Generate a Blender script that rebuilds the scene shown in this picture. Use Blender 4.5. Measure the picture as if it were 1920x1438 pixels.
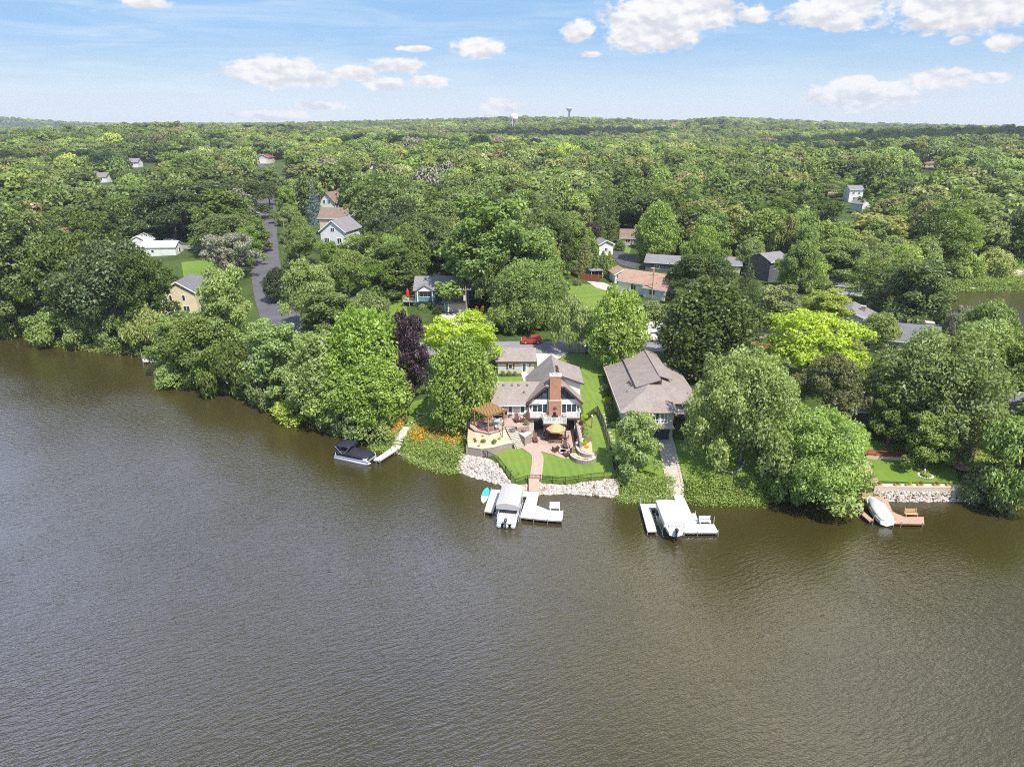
import bpy, bmesh, math, random
import numpy as np
from mathutils import Vector, Matrix, noise as mnoise

for o in list(bpy.data.objects): bpy.data.objects.remove(o)
SC = bpy.context.scene
COL = SC.collection
R = math.radians
rng = np.random.default_rng(7)
random.seed(7)

# ------------------------------------------------------------------ camera
PITCH, CAMH, FOC = R(21.0), 50.0, 1280.0        # drone 50 m above the lake, 24 mm lens
cd = bpy.data.cameras.new('camera'); cam = bpy.data.objects.new('camera', cd); COL.objects.link(cam)
cam.location = (0, 0, CAMH); cam.rotation_euler = (R(90) - PITCH, 0, 0)
cd.sensor_width = 36; cd.lens = 24.0; cd.clip_start = 1; cd.clip_end = 40000
SC.camera = cam
SC.render.resolution_x, SC.render.resolution_y = 1024, 766

# ------------------------------------------------------------------ light
SUN_EL, SUN_AZ = 56.0, 144.0     # azimuth clockwise from +y (view direction)
SUN_STR, SKY_STR, EXPO = 4.0, 0.145, 0.84
sd = bpy.data.lights.new('sun', 'SUN'); sun = bpy.data.objects.new('sun', sd); COL.objects.link(sun)
sd.energy = SUN_STR; sd.angle = R(0.5); sd.color = (1.0, 0.94, 0.84)
_d = Vector((math.sin(R(SUN_AZ)) * math.cos(R(SUN_EL)), math.cos(R(SUN_AZ)) * math.cos(R(SUN_EL)), math.sin(R(SUN_EL))))
sun.rotation_euler = _d.to_track_quat('Z', 'Y').to_euler(); sun.location = (60, 40, 120)
SC.view_settings.view_transform = 'Standard'; SC.view_settings.look = 'None'
SC.view_settings.exposure = EXPO; SC.view_settings.gamma = 1
SC.render.engine = 'CYCLES'
SC.cycles.max_bounces = 6; SC.cycles.diffuse_bounces = 3; SC.cycles.transmission_bounces = 4
SC.cycles.transparent_max_bounces = 6; SC.cycles.glossy_bounces = 3; SC.cycles.volume_bounces = 0
SC.cycles.caustics_reflective = False; SC.cycles.caustics_refractive = False
SC.cycles.filter_width = 1.05; SC.cycles.use_denoising = False; SC.cycles.use_adaptive_sampling = False

def ray(px, py):
    u = (px - 960) / FOC; v = (719 - py) / FOC
    return Vector((u, math.cos(PITCH) + v * math.sin(PITCH), -math.sin(PITCH) + v * math.cos(PITCH)))
def at(px, py, z=0.0):                       # a point of the photograph on the level z
    d = ray(px, py); t = (z - CAMH) / d.z
    return Vector((d.x * t, d.y * t, z))
def proj(x, y, z):
    zc = y * math.cos(PITCH) - (z - CAMH) * math.sin(PITCH)
    yc = y * math.sin(PITCH) + (z - CAMH) * math.cos(PITCH)
    return 960 + FOC * x / zc, 719 - FOC * yc / zc, FOC / zc

# ------------------------------------------------------------------ sky with cumulus, mapped by compass direction
W = bpy.data.worlds.new('World'); SC.world = W; W.use_nodes = True
wn, wl = W.node_tree.nodes, W.node_tree.links
wn.clear()
def wnode(t, **k):
    n = wn.new(t)
    for a, b in k.items(): setattr(n, a, b)
    return n
def wmath(op, a, b=None, c=None, clamp=False):
    n = wn.new('ShaderNodeMath'); n.operation = op; n.use_clamp = clamp
    for i, x in enumerate((a, b, c)):
        if x is None: continue
        if isinstance(x, (int, float)): n.inputs[i].default_value = x
        else: wl.new(x, n.inputs[i])
    return n.outputs[0]
def wsmooth(x, a, b):
    n = wn.new('ShaderNodeMapRange'); n.interpolation_type = 'SMOOTHSTEP'
    wl.new(x, n.inputs[0]); n.inputs[1].default_value = a; n.inputs[2].default_value = b
    return n.outputs[0]
def wmix(f, a, b):
    n = wn.new('ShaderNodeMix'); n.data_type = 'RGBA'
    if isinstance(f, (int, float)): n.inputs[0].default_value = f
    else: wl.new(f, n.inputs[0])
    for i, x in ((6, a), (7, b)):
        if isinstance(x, tuple): n.inputs[i].default_value = x + (1,)
        else: wl.new(x, n.inputs[i])
    return n.outputs[2]
tc = wnode('ShaderNodeTexCoord'); sep = wnode('ShaderNodeSeparateXYZ'); wl.new(tc.outputs['Generated'], sep.inputs[0])
az = wmath('ARCTAN2', sep.outputs[0], sep.outputs[1]); el = wmath('ARCSINE', sep.outputs[2])
comb = wnode('ShaderNodeCombineXYZ'); wl.new(az, comb.inputs[0]); wl.new(wmath('MULTIPLY', el, 1.7), comb.inputs[1])
def wnoise(scale, detail, rough=.6, vec=None, dist=0.0):
    n = wnode('ShaderNodeTexNoise'); n.inputs['Scale'].default_value = scale; n.inputs['Detail'].default_value = detail
    n.inputs['Roughness'].default_value = rough; n.inputs['Distortion'].default_value = dist
    wl.new(vec if vec else comb.outputs[0], n.inputs['Vector']); return n.outputs[0]
sky = wnode('ShaderNodeTexSky'); sky.sky_type = 'NISHITA'; sky.sun_disc = False
sky.sun_elevation = R(SUN_EL); sky.sun_rotation = R(SUN_AZ); sky.altitude = 100
sky.air_density = 1.0; sky.dust_density = 0.6; sky.ozone_density = 1.4
# (px, py, half width, half height) of every cloud in the photograph, turned into directions
CLOUDS = [(515,134,92,27),(590,146,50,16),(662,138,52,15),(745,123,54,14),(722,158,46,14),(806,153,38,11),(900,91,50,18),(778,92,36,6),
 (1265,22,130,40),(1085,60,34,20),(1225,72,105,24),(1180,55,40,22),(1412,30,32,13),(1560,22,88,26),(1585,42,36,14),(1820,12,140,38),(1880,80,26,14),
 (1620,184,98,25),(1600,165,45,20),(1770,149,58,18),(1856,146,32,8),(268,3,44,13),(942,199,40,15),(600,199,46,8),(512,217,70,10),(1110,103,22,6),(1800,77,16,7)]
env = None; vert = None
for px, py, rx, ry in CLOUDS:
    d = ray(px, py).normalized(); a0 = math.atan2(d.x, d.y); e0 = math.asin(d.z)
    dx = wmath('MULTIPLY', wmath('SUBTRACT', az, a0), 1 / (rx * 1.06 / FOC))
    dy = wmath('MULTIPLY', wmath('SUBTRACT', el, e0), 1 / (ry * 1.06 / FOC))
    # flat base: the lower half of a cumulus falls off faster
    f = wmath('SUBTRACT', 1.0, wmath('SQRT', wmath('ADD', wmath('MULTIPLY', dx, dx), wmath('MULTIPLY', dy, dy))))
    g_ = wmath('MULTIPLY', wmath('MAXIMUM', f, 0.0), wmath('ADD', dy, -.05)); vert = g_ if vert is None else wmath('ADD', vert, g_)      # tops light, bases grey
    env = f if env is None else wmath('SMOOTH_MAX', env, f, 0.08)
big = wnoise(22, 2.0); fine = wnoise(66, 7, .56, dist=.25)
dens = wmath('ADD', env, wmath('ADD', wmath('MULTIPLY', wmath('SUBTRACT', big, .5), .80), wmath('MULTIPLY', wmath('SUBTRACT', fine, .5), 1.0)))
cover = wsmooth(dens, 0.05, 0.40)
offv = wnode('ShaderNodeVectorMath', operation='ADD'); wl.new(comb.outputs[0], offv.inputs[0]); offv.inputs[1].default_value = (.004, .009, 0)
emb = wmath('SUBTRACT', wnoise(26, 3, .5), wnoise(26, 3, .5, offv.outputs[0]))
lit = wsmooth(wmath('ADD', wmath('MULTIPLY', emb, 2.0), wmath('MULTIPLY', vert, .55)), -.34, .20)
ccol = wmix(lit, (.40, .41, .44), (.57, .56, .55))
# thin high veil, streaked
mapv = wnode('ShaderNodeMapping'); mapv.inputs['Scale'].default_value = (2.2, 13, 1); mapv.inputs['Rotation'].default_value = (0, 0, .12)
wl.new(comb.outputs[0], mapv.inputs[0])
veil = wsmooth(wnoise(2.4, 6, .6, mapv.outputs[0], .6), .36, .74)
hz = wsmooth(el, .15, -.01)
base = wnode('ShaderNodeVectorMath', operation='SCALE'); wl.new(sky.outputs[0], base.inputs[0]); base.inputs['Scale'].default_value = SKY_STR
# the low sky of the photograph: pale at the horizon, clear blue a few degrees up
low = wsmooth(el, .50, .16)
grad = wmix(wsmooth(el, -.02, .115), (.42, .465, .505), (.138, .268, .455))
c1 = wmix(wmath('MULTIPLY', low, .88), base.outputs[0], grad)
side = wsmooth(az, .25, -.75)
c2 = wmix(wmath('MULTIPLY', wmath('MULTIPLY', veil, wmath('ADD', .20, wmath('MULTIPLY', side, .36))), low), c1, (.46, .53, .58))
c3 = wmix(wmath('MULTIPLY', cover, .97), c2, ccol)
# broken cloud higher up, out of the picture: added to light the shade and give the lake its sheen
cv = wnode('ShaderNodeVectorMath', operation='DIVIDE'); wl.new(tc.outputs['Generated'], cv.inputs[0])
zz = wmath('MAXIMUM', sep.outputs[2], .12); cz = wnode('ShaderNodeCombineXYZ')
for i in range(3): wl.new(zz, cz.inputs[i])
wl.new(cz.outputs[0], cv.inputs[1])
upn = wnoise(1.15, 6, .55, cv.outputs[0], .2)
def lump(a0, e0, ra_, re_):
    dx = wmath('MULTIPLY', wmath('SUBTRACT', az, R(a0)), 1 / R(ra_)); dy = wmath('MULTIPLY', wmath('SUBTRACT', el, R(e0)), 1 / R(re_))
    return wmath('MAXIMUM', wmath('SUBTRACT', 1.0, wmath('ADD', wmath('MULTIPLY', dx, dx), wmath('MULTIPLY', dy, dy))), 0.0)
bank = wmath('ADD', wmath('MULTIPLY', lump(-26, 30, 32, 13), .44), wmath('MULTIPLY', lump(22, 41, 34, 17), .30))
upc = wmath('MULTIPLY', wsmooth(wmath('ADD', upn, bank), .55, .78), wmath('MULTIPLY', wsmooth(el, .20, .34), wmath('ADD', .35, wmath('MULTIPLY', .65, wsmooth(el, .92, .66)))))
c3 = wmix(wmath('MULTIPLY', upc, .94), c3, wmix(wsmooth(az, -.15, .20), (1.15, 1.30, 2.05), (1.42, 1.30, 1.10)))
bg = wnode('ShaderNodeBackground'); wl.new(c3, bg.inputs[0]); bg.inputs[1].default_value = 1.0
wo = wnode('ShaderNodeOutputWorld'); wl.new(bg.outputs[0], wo.inputs[0])
# ------------------------------------------------------------------ materials
M = {}
def nodes(m):
    m.use_nodes = True; t = m.node_tree; t.nodes.clear(); return t.nodes, t.links
class NT:
    def __init__(s, name):
        s.m = bpy.data.materials.new(name); s.n, s.l = nodes(s.m); M[name] = s.m
        s.out = s.n.new('ShaderNodeOutputMaterial')
    def node(s, t, **k):
        n = s.n.new(t)
        for a, b in k.items(): setattr(n, a, b)
        return n
    def put(s, sock, x):
        if isinstance(x, (int, float)): sock.default_value = x
        elif isinstance(x, tuple): sock.default_value = x + (1,) if len(x) == 3 and sock.type == 'RGBA' else x
        else: s.l.new(x, sock)
    def math(s, op, a, b=None, clamp=False):
        n = s.n.new('ShaderNodeMath'); n.operation = op; n.use_clamp = clamp; s.put(n.inputs[0], a)
        if b is not None: s.put(n.inputs[1], b)
        return n.outputs[0]
    def mix(s, f, a, b, mode='MIX'):
        n = s.n.new('ShaderNodeMix'); n.data_type = 'RGBA'; n.blend_type = mode
        s.put(n.inputs[0], f); s.put(n.inputs[6], a); s.put(n.inputs[7], b); return n.outputs[2]
    def rng(s, x, a, b, c=0., d=1.):
        n = s.n.new('ShaderNodeMapRange'); s.put(n.inputs[0], x)
        for i, v in enumerate((a, b, c, d)): n.inputs[i + 1].default_value = v
        return n.outputs[0]
    def coord(s, kind='Object', scale=None, rot=None):
        if kind == 'World': c = s.node('ShaderNodeNewGeometry').outputs['Position']
        else: c = s.node('ShaderNodeTexCoord').outputs[kind]
        if scale or rot:
            mp = s.node('ShaderNodeMapping'); s.l.new(c, mp.inputs[0])
            if scale: mp.inputs['Scale'].default_value = scale
            if rot: mp.inputs['Rotation'].default_value = rot
            c = mp.outputs[0]
        return c
    def noise(s, c, scale, detail=4, rough=.55, dist=0.):
        n = s.node('ShaderNodeTexNoise'); s.l.new(c, n.inputs['Vector'])
        n.inputs['Scale'].default_value = scale; n.inputs['Detail'].default_value = detail
        n.inputs['Roughness'].default_value = rough; n.inputs['Distortion'].default_value = dist
        return n.outputs[0]
    def bump(s, h, strength=.3, dist=.05, nrm=None):
        b = s.node('ShaderNodeBump'); s.put(b.inputs['Height'], h)
        b.inputs['Strength'].default_value = strength; b.inputs['Distance'].default_value = dist
        if nrm: s.l.new(nrm, b.inputs['Normal'])
        return b.outputs[0]
    def principled(s, col, rough=.8, nrm=None, spec=.3, metal=0., **k):
        p = s.node('ShaderNodeBsdfPrincipled'); s.put(p.inputs['Base Color'], col); s.put(p.inputs['Roughness'], rough)
        p.inputs['Specular IOR Level'].default_value = spec; p.inputs['Metallic'].default_value = metal
        if nrm: s.l.new(nrm, p.inputs['Normal'])
        for a, b in k.items(): s.put(p.inputs[a], b)
        s.l.new(p.outputs[0], s.out.inputs[0]); return p
def dk(c, f): return tuple(min(1, x * f) for x in c)
def pm(name, col, rough=.75, var=.25, scale=2.5, bump=.0, spec=.3, metal=0.):   # plain surface with mottling and a little dirt
    t = NT(name); c = t.coord('Object'); n1 = t.noise(c, scale, 5); n2 = t.noise(c, scale * 9, 3)
    f = t.math('ADD', t.math('MULTIPLY', n1, .65), t.math('MULTIPLY', n2, .35))
    col_ = t.mix(t.rng(f, .3, .7), dk(col, 1 - var), dk(col, 1 + var))
    t.principled(col_, rough, t.bump(f, bump, .03) if bump else None, spec, metal); return t.m
def shingle(name, col, var=.48):
    t = NT(name); c = t.coord('Object')
    b = t.node('ShaderNodeTexBrick'); t.l.new(t.coord('Object', (1, 1, 1.6)), b.inputs['Vector'])
    b.inputs['Scale'].default_value = 1.0; b.inputs['Brick Width'].default_value = .42; b.inputs['Row Height'].default_value = .2
    b.inputs['Mortar Size'].default_value = .008; b.inputs['Color1'].default_value = (.3, .3, .3, 1); b.inputs['Color2'].default_value = (.8, .8, .8, 1)
    n = t.noise(c, 6, 3, .7); n2 = t.noise(c, .5, 3); n3 = t.noise(t.coord('Object', (3.5, .9, .9)), 2.2, 3, .6)
    f = t.math('ADD', t.math('ADD', t.math('MULTIPLY', b.outputs[0], .22), t.math('MULTIPLY', n, .45)), t.math('ADD', t.math('MULTIPLY', n2, .25), t.math('MULTIPLY', n3, .25)))
    col_ = t.mix(t.rng(f, .30, .82), dk(col, 1 - var), dk(col, 1 + var * .8))
    t.principled(col_, .95, t.bump(f, .35, .03), .15); return t.m
def brick(name, c1, c2, mort, w=.24, h=.09, bumpy=.4):
    t = NT(name); c = t.coord('Object')
    sx = t.node('ShaderNodeSeparateXYZ'); t.l.new(c, sx.inputs[0]); cb = t.node('ShaderNodeCombineXYZ')
    t.l.new(t.math('ADD', sx.outputs[0], sx.outputs[1]), cb.inputs[0]); t.l.new(sx.outputs[2], cb.inputs[1])
    b = t.node('ShaderNodeTexBrick'); t.l.new(cb.outputs[0], b.inputs['Vector'])
    b.inputs['Scale'].default_value = 1; b.inputs['Brick Width'].default_value = w; b.inputs['Row Height'].default_value = h; b.inputs['Mortar Size'].default_value = h * .1
    b.inputs['Color1'].default_value = c1 + (1,); b.inputs['Color2'].default_value = c2 + (1,); b.inputs['Mortar'].default_value = mort + (1,)
    n = t.noise(c, 5, 4); col = t.mix(t.rng(n, .35, .7, 0, .45), b.outputs[0], dk(c1, .55))
    t.principled(col, .9, t.bump(b.outputs[1], -bumpy, .02), .2); return t.m
def paver(name, c1, c2, mort, w=.4, h=.2):
    t = NT(name); c = t.coord('World'); b = t.node('ShaderNodeTexBrick'); t.l.new(c, b.inputs['Vector'])
    b.inputs['Scale'].default_value = 1; b.inputs['Brick Width'].default_value = w; b.inputs['Row Height'].default_value = h; b.inputs['Mortar Size'].default_value = .012
    b.inputs['Color1'].default_value = c1 + (1,); b.inputs['Color2'].default_value = c2 + (1,); b.inputs['Mortar'].default_value = mort + (1,)
    n = t.noise(c, 1.3, 6, .65); col = t.mix(t.rng(n, .35, .75, 0, .5), b.outputs[0], dk(c1, .6))
    t.principled(col, .9, t.bump(n, .2, .02), .2); return t.m
def siding(name, col, pitch=.16):
    t = NT(name); c = t.coord('Object'); sx = t.node('ShaderNodeSeparateXYZ'); t.l.new(c, sx.inputs[0])
    saw = t.math('FRACT', t.math('MULTIPLY', sx.outputs[2], 1 / pitch)); n = t.noise(c, .8, 5); n2 = t.noise(c, 14, 2)
    col_ = t.mix(t.rng(t.math('ADD', n, t.math('MULTIPLY', n2, .2)), .4, .8), dk(col, 1.06), dk(col, .84))
    t.principled(col_, .6, t.bump(saw, .5, .03), .3); return t.m
def glass(name, col=(.02, .03, .035), spec=.7):
    t = NT(name); c = t.coord('World'); n = t.noise(c, .9, 2)
    t.principled(t.mix(t.rng(n, .4, .65), col, dk(col, 2.2)), .04, None, spec); return t.m
def leaf(name, c1, c2, transl=.42, warm=(1.0, 1.0, 1.0)):
    # c1 / c2: the two leaf colours that clumps and single leaves vary between; whole trees differ a little as well
    t = NT(name); a = t.node('ShaderNodeAttribute'); a.attribute_name = 'vary'
    oi = t.node('ShaderNodeObjectInfo'); r = oi.outputs['Random']
    f = t.math('ADD', a.outputs['Fac'], t.rng(r, 0, 1, -.22, .22), True)
    col = t.mix(f, c1, c2)
    hs = t.node('ShaderNodeHueSaturation'); t.l.new(col, hs.inputs['Color'])
    t.l.new(t.rng(t.math('FRACT', t.math('MULTIPLY', r, 7.31)), 0, 1, .490, .507), hs.inputs['Hue'])
    t.l.new(t.rng(t.math('FRACT', t.math('MULTIPLY', r, 3.77)), 0, 1, .85, 1.08), hs.inputs['Saturation'])
    t.l.new(t.rng(t.math('FRACT', t.math('MULTIPLY', r, 5.13)), 0, 1, .82, 1.18), hs.inputs['Value'])
    d = t.node('ShaderNodeBsdfDiffuse'); t.l.new(hs.outputs[0], d.inputs[0])
    tr = t.node('ShaderNodeBsdfTranslucent'); tl = t.mix(1.0, hs.outputs[0], (1.9 * transl, 1.9 * transl, .9 * transl), 'MULTIPLY'); t.l.new(tl, tr.inputs[0])
    g = t.node('ShaderNodeBsdfGlossy'); g.inputs[0].default_value = (.8, .85, .8, 1); g.inputs['Roughness'].default_value = .5
    m1 = t.node('ShaderNodeAddShader'); t.l.new(d.outputs[0], m1.inputs[0]); t.l.new(tr.outputs[0], m1.inputs[1])   # a leaf both reflects and lets light through
    m2 = t.node('ShaderNodeMixShader'); m2.inputs[0].default_value = .035; t.l.new(m1.outputs[0], m2.inputs[1]); t.l.new(g.outputs[0], m2.inputs[2])
    t.l.new(m2.outputs[0], t.out.inputs[0]); return t.m

# foliage
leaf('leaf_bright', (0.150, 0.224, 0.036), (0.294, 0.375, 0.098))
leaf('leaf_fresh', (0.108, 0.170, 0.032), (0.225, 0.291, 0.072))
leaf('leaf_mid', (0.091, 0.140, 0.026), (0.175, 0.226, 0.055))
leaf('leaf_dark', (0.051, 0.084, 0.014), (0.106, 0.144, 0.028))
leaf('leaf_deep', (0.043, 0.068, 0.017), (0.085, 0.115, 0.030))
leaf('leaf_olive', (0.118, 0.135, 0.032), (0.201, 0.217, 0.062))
leaf('leaf_pale', (0.152, 0.199, 0.049), (0.271, 0.314, 0.112))
leaf('leaf_yellow', (.185, .250, .008), (.340, .405, .022))
leaf('leaf_lime', (0.179, 0.230, 0.032), (0.311, 0.353, 0.085))
leaf('leaf_purple', (0.022, 0.012, 0.020), (0.085, 0.042, 0.062), .1)
leaf('leaf_blue', (0.072, 0.120, 0.112), (0.156, 0.214, 0.203), .1)
leaf('leaf_grey', (0.156, 0.164, 0.112), (0.247, 0.246, 0.164), .2)
leaf('leaf_rust', (0.208, 0.164, 0.086), (0.312, 0.227, 0.125), .2)
leaf('leaf_orange', (.55, .20, .015), (.75, .36, .04), .2)
leaf('leaf_red', (.40, .03, .02), (.55, .08, .04), .2)
pm('bark', (.13, .105, .085), .95, .4, 3, .6)
pm('bark_pale', (.30, .27, .23), .9, .35, 3, .4)
pm('dead_wood', (.32, .29, .25), .9, .3, 3)
# built things
shingle('shingle_taupe', (.265, .225, .205)); shingle('shingle_grey', (.205, .195, .205)); shingle('shingle_dark', (.155, .155, .165))
shingle('shingle_rust', (.36, .235, .175)); shingle('shingle_brown', (.20, .145, .115)); shingle('shingle_maroon', (.22, .055, .07), .15)
pm('metal_white', (.80, .81, .83), .35, .05, 1, 0, .5)
siding('siding_cream', (.62, .58, .52)); siding('siding_white', (.72, .72, .72)); siding('siding_teal', (.12, .29, .33)); siding('siding_yellow', (.70, .60, .40))
siding('siding_grey', (.115, .12, .13)); siding('siding_beige', (.55, .50, .42)); siding('siding_greenish', (.34, .36, .33))
pm('stucco_white', (.70, .67, .63), .8, .06, .7); pm('stucco_tan', (.50, .42, .34), .85, .12, .7)
pm('trim_white', (.78, .77, .75), .5, .05, 2); pm('trim_brown', (.085, .045, .036), .7, .2); pm('trim_dark', (.03, .027, .027), .6, .2)
pm('shutter_brown', (.20, .10, .075), .7, .15); pm('door_white', (.74, .73, .71), .45, .05)
brick('brick', (.48, .22, .11), (.36, .135, .075), (.46, .38, .31))
brick('wall_block', (.40, .33, .285), (.30, .24, .205), (.17, .14, .12), .45, .16)
brick('bar_stone', (.36, .33, .31), (.24, .22, .21), (.12, .11, .10), .5, .25)
pm('cap_stone', (.52, .45, .38), .85, .15, 2)
glass('glass_dark'); glass('glass_blue', (.030, .055, .070)); glass('glass_curtain', (.20, .21, .21), .5)
t = NT('glass_rail'); p = t.principled((.75, .80, .80), .05, None, .5); p.inputs['Alpha'].default_value = .35
pm('concrete', (.50, .46, .43), .9, .1, .5, .1); pm('concrete_path', (.46, .41, .36), .9, .2, .6, .1)
paver('paver_pink', (.50, .37, .31), (.42, .30, .25), (.32, .235, .20)); paver('paver_edge', (.50, .38, .27), (.44, .33, .24), (.3, .22, .17))
paver('cobble', (.52, .45, .39), (.42, .36, .31), (.26, .22, .19), .35, .25)
pm('dock_white', (.56, .545, .515), .6, .07, 1.2); pm('dock_tan', (.40, .27, .20), .75, .12, 1.5); pm('dock_grey', (.52, .50, .49), .75, .15, 1.5)
pm('aluminium', (.62, .63, .65), .35, .1, 2, 0, .5, .7); pm('steel_dark', (.10, .10, .11), .5, .2, 2, 0, .4, .5)
pm('cedar', (.40, .235, .105), .7, .25, 4); pm('cedar_red', (.27, .085, .045), .7, .25, 4); pm('wood_brown', (.16, .085, .055), .7, .3, 4); pm('wood_tan', (.47, .32, .17), .75, .2, 4)
pm('wood_grey', (.36, .33, .30), .9, .25, 3)
pm('pole_wood', (.30, .235, .185), .9, .3, 3); pm('white_paint', (.82, .82, .82), .4, .05)
pm('black_metal', (.012, .012, .013), .45, .2); pm('black_plastic', (.02, .02, .022), .5, .2); pm('tyre', (.018, .018, .018), .85, .2)
pm('canvas_grey', (.44, .42, .41), .85, .06, 1.5, .2); pm('canvas_white', (.55, .55, .57), .7, .04, 1.5, .2); pm('canvas_navy', (.018, .020, .034), .75, .3, 2, .3)
pm('hull_white', (.78, .78, .79), .3, .05, 2, 0, .5); pm('hull_silver', (.66, .66, .69), .35, .06, 2, 0, .5, .3)
pm('paint_red', (.40, .035, .018), .25, .05, 1, 0, .6); pm('board_blue', (.05, .42, .62), .4, .05); pm('kayak_green', (.12, .48, .05), .4, .1)
pm('plastic_yellow', (.75, .50, .04), .5, .1); pm('plastic_red', (.55, .03, .03), .5, .1); pm('plastic_blue', (.04, .20, .50), .5, .1); pm('plastic_orange', (.50, .22, .07), .5, .1)
pm('chair_brown', (.115, .055, .04), .6, .25, 5); pm('metal_rust', (.20, .10, .06), .8, .3)
pm('gravel_tan', (.56, .39, .26), .95, .22, 4, .5); pm('mulch', (.17, .10, .065), .95, .35, 3, .5); pm('soil', (.22, .17, .11), .95, .3, 2, .5)
pm('rock_pale', (.50, .45, .40), .9, .3, 1.2, .5); pm('stone_white', (.55, .51, .45), .9, .25, 1.5, .5)
t = NT('rock_mix'); oc = t.node('ShaderNodeAttribute'); oc.attribute_name = 'vary'; n = t.noise(t.coord('Object'), 3, 4)
cr = t.node('ShaderNodeValToRGB'); t.l.new(oc.outputs['Fac'], cr.inputs[0])
cr.color_ramp.elements[0].color = (.29, .245, .21, 1); cr.color_ramp.elements[1].color = (.62, .57, .52, 1)
for ps, cc in ((.3, (.42, .35, .30, 1)), (.55, (.53, .475, .42, 1)), (.75, (.47, .43, .41, 1))):
    e = cr.color_ramp.elements.new(ps); e.color = cc
t.principled(t.mix(t.rng(n, .3, .7, 0, .35), cr.outputs[0], (.25, .20, .17)), .92, t.bump(n, .5, .05), .2)
t = NT('umbrella_cloth'); c = t.coord('Object'); sx = t.node('ShaderNodeVectorMath', operation='LENGTH'); mp = t.coord('Object', (1, 1, 0)); t.l.new(mp, sx.inputs[0])
rr = t.math('FRACT', t.math('MULTIPLY', sx.outputs['Value'], 3.6)); t.principled(t.mix(t.math('GREATER_THAN', rr, .62), (.52, .26, .085), (.56, .45, .30)), .85)
# asphalt
def asphalt(name, col):
    t = NT(name); c = t.coord('World'); n1 = t.noise(c, .22, 5); n2 = t.noise(c, 6, 3); n3 = t.noise(t.coord('World', (.1, 1.2, 1)), .5, 4)
    f = t.math('ADD', t.math('MULTIPLY', n1, .5), t.math('ADD', t.math('MULTIPLY', n2, .25), t.math('MULTIPLY', n3, .3)))
    t.principled(t.mix(t.rng(f, .35, .7), dk(col, .72), dk(col, 1.25)), .9, t.bump(n2, .2, .01), .25)
asphalt('asphalt', (.215, .205, .215)); asphalt('asphalt_worn', (.105, .10, .112)); asphalt('asphalt_dark', (.075, .075, .085))
# ground and lawns
def grass(name, a, b, c3, stripe=0.):
    t = NT(name); c = t.coord('World'); n1 = t.noise(c, .10, 4); n2 = t.noise(c, .9, 5, .65); n3 = t.noise(c, 7, 3, .7)
    f = t.math('ADD', t.math('MULTIPLY', n1, .4), t.math('ADD', t.math('MULTIPLY', n2, .35), t.math('MULTIPLY', n3, .3)))
    if stripe:
        sx = t.node('ShaderNodeSeparateXYZ'); t.l.new(c, sx.inputs[0]); wob = t.noise(c, .25, 2)
        s = t.math('SINE', t.math('MULTIPLY', t.math('ADD', sx.outputs[0], t.math('ADD', t.math('MULTIPLY', sx.outputs[1], .16), wob)), 5.6))
        f = t.math('ADD', f, t.math('MULTIPLY', s, stripe))
    col = t.mix(t.rng(f, .34, .72), a, b); dry = t.rng(t.noise(c, .33, 5, .7), .58, .78, 0, .6)
    t.principled(t.mix(dry, col, c3), .95, t.bump(t.math('ADD', n3, n2), .5, .08), .15)
grass('lawn_bright', (.095, .165, .026), (.195, .270, .050), (.245, .250, .085), .035)
grass('lawn_plain', (.085, .160, .020), (.180, .255, .040), (.220, .230, .075), .02)
grass('ground_rough', (.018, .036, .009), (.095, .140, .030), (.150, .150, .065))
# lake: brown water, wind ripples on it
t = NT('lake_water'); c = t.coord('World', (1, 1, 1), (0, 0, R(-24)))
st = t.node('ShaderNodeMapping'); t.l.new(c, st.inputs[0]); st.inputs['Scale'].default_value = (.42, 1.25, 1)
w1 = t.noise(st.outputs[0], 1.9, 3, .55, .3)
st2 = t.node('ShaderNodeMapping'); t.l.new(t.coord('World', None, (0, 0, R(18))), st2.inputs[0]); st2.inputs['Scale'].default_value = (.6, 1.3, 1)
w2 = t.noise(st2.outputs[0], 4.4, 2, .5, .2); w3 = t.noise(t.coord('World'), .045, 3, .5)
amp = t.rng(w3, .35, .65, .6, 1.15)
hgt = t.math('MULTIPLY', t.math('ADD', w1, t.math('MULTIPLY', w2, .38)), amp)
sil = t.noise(t.coord('World'), .022, 4)
wc = t.mix(t.rng(sil, .35, .68), (.037, .030, .0075), (.048, .040, .014))
p = t.principled(wc, .06, t.bump(hgt, .26, .42), .5); p.inputs['IOR'].default_value = 1.82

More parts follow.
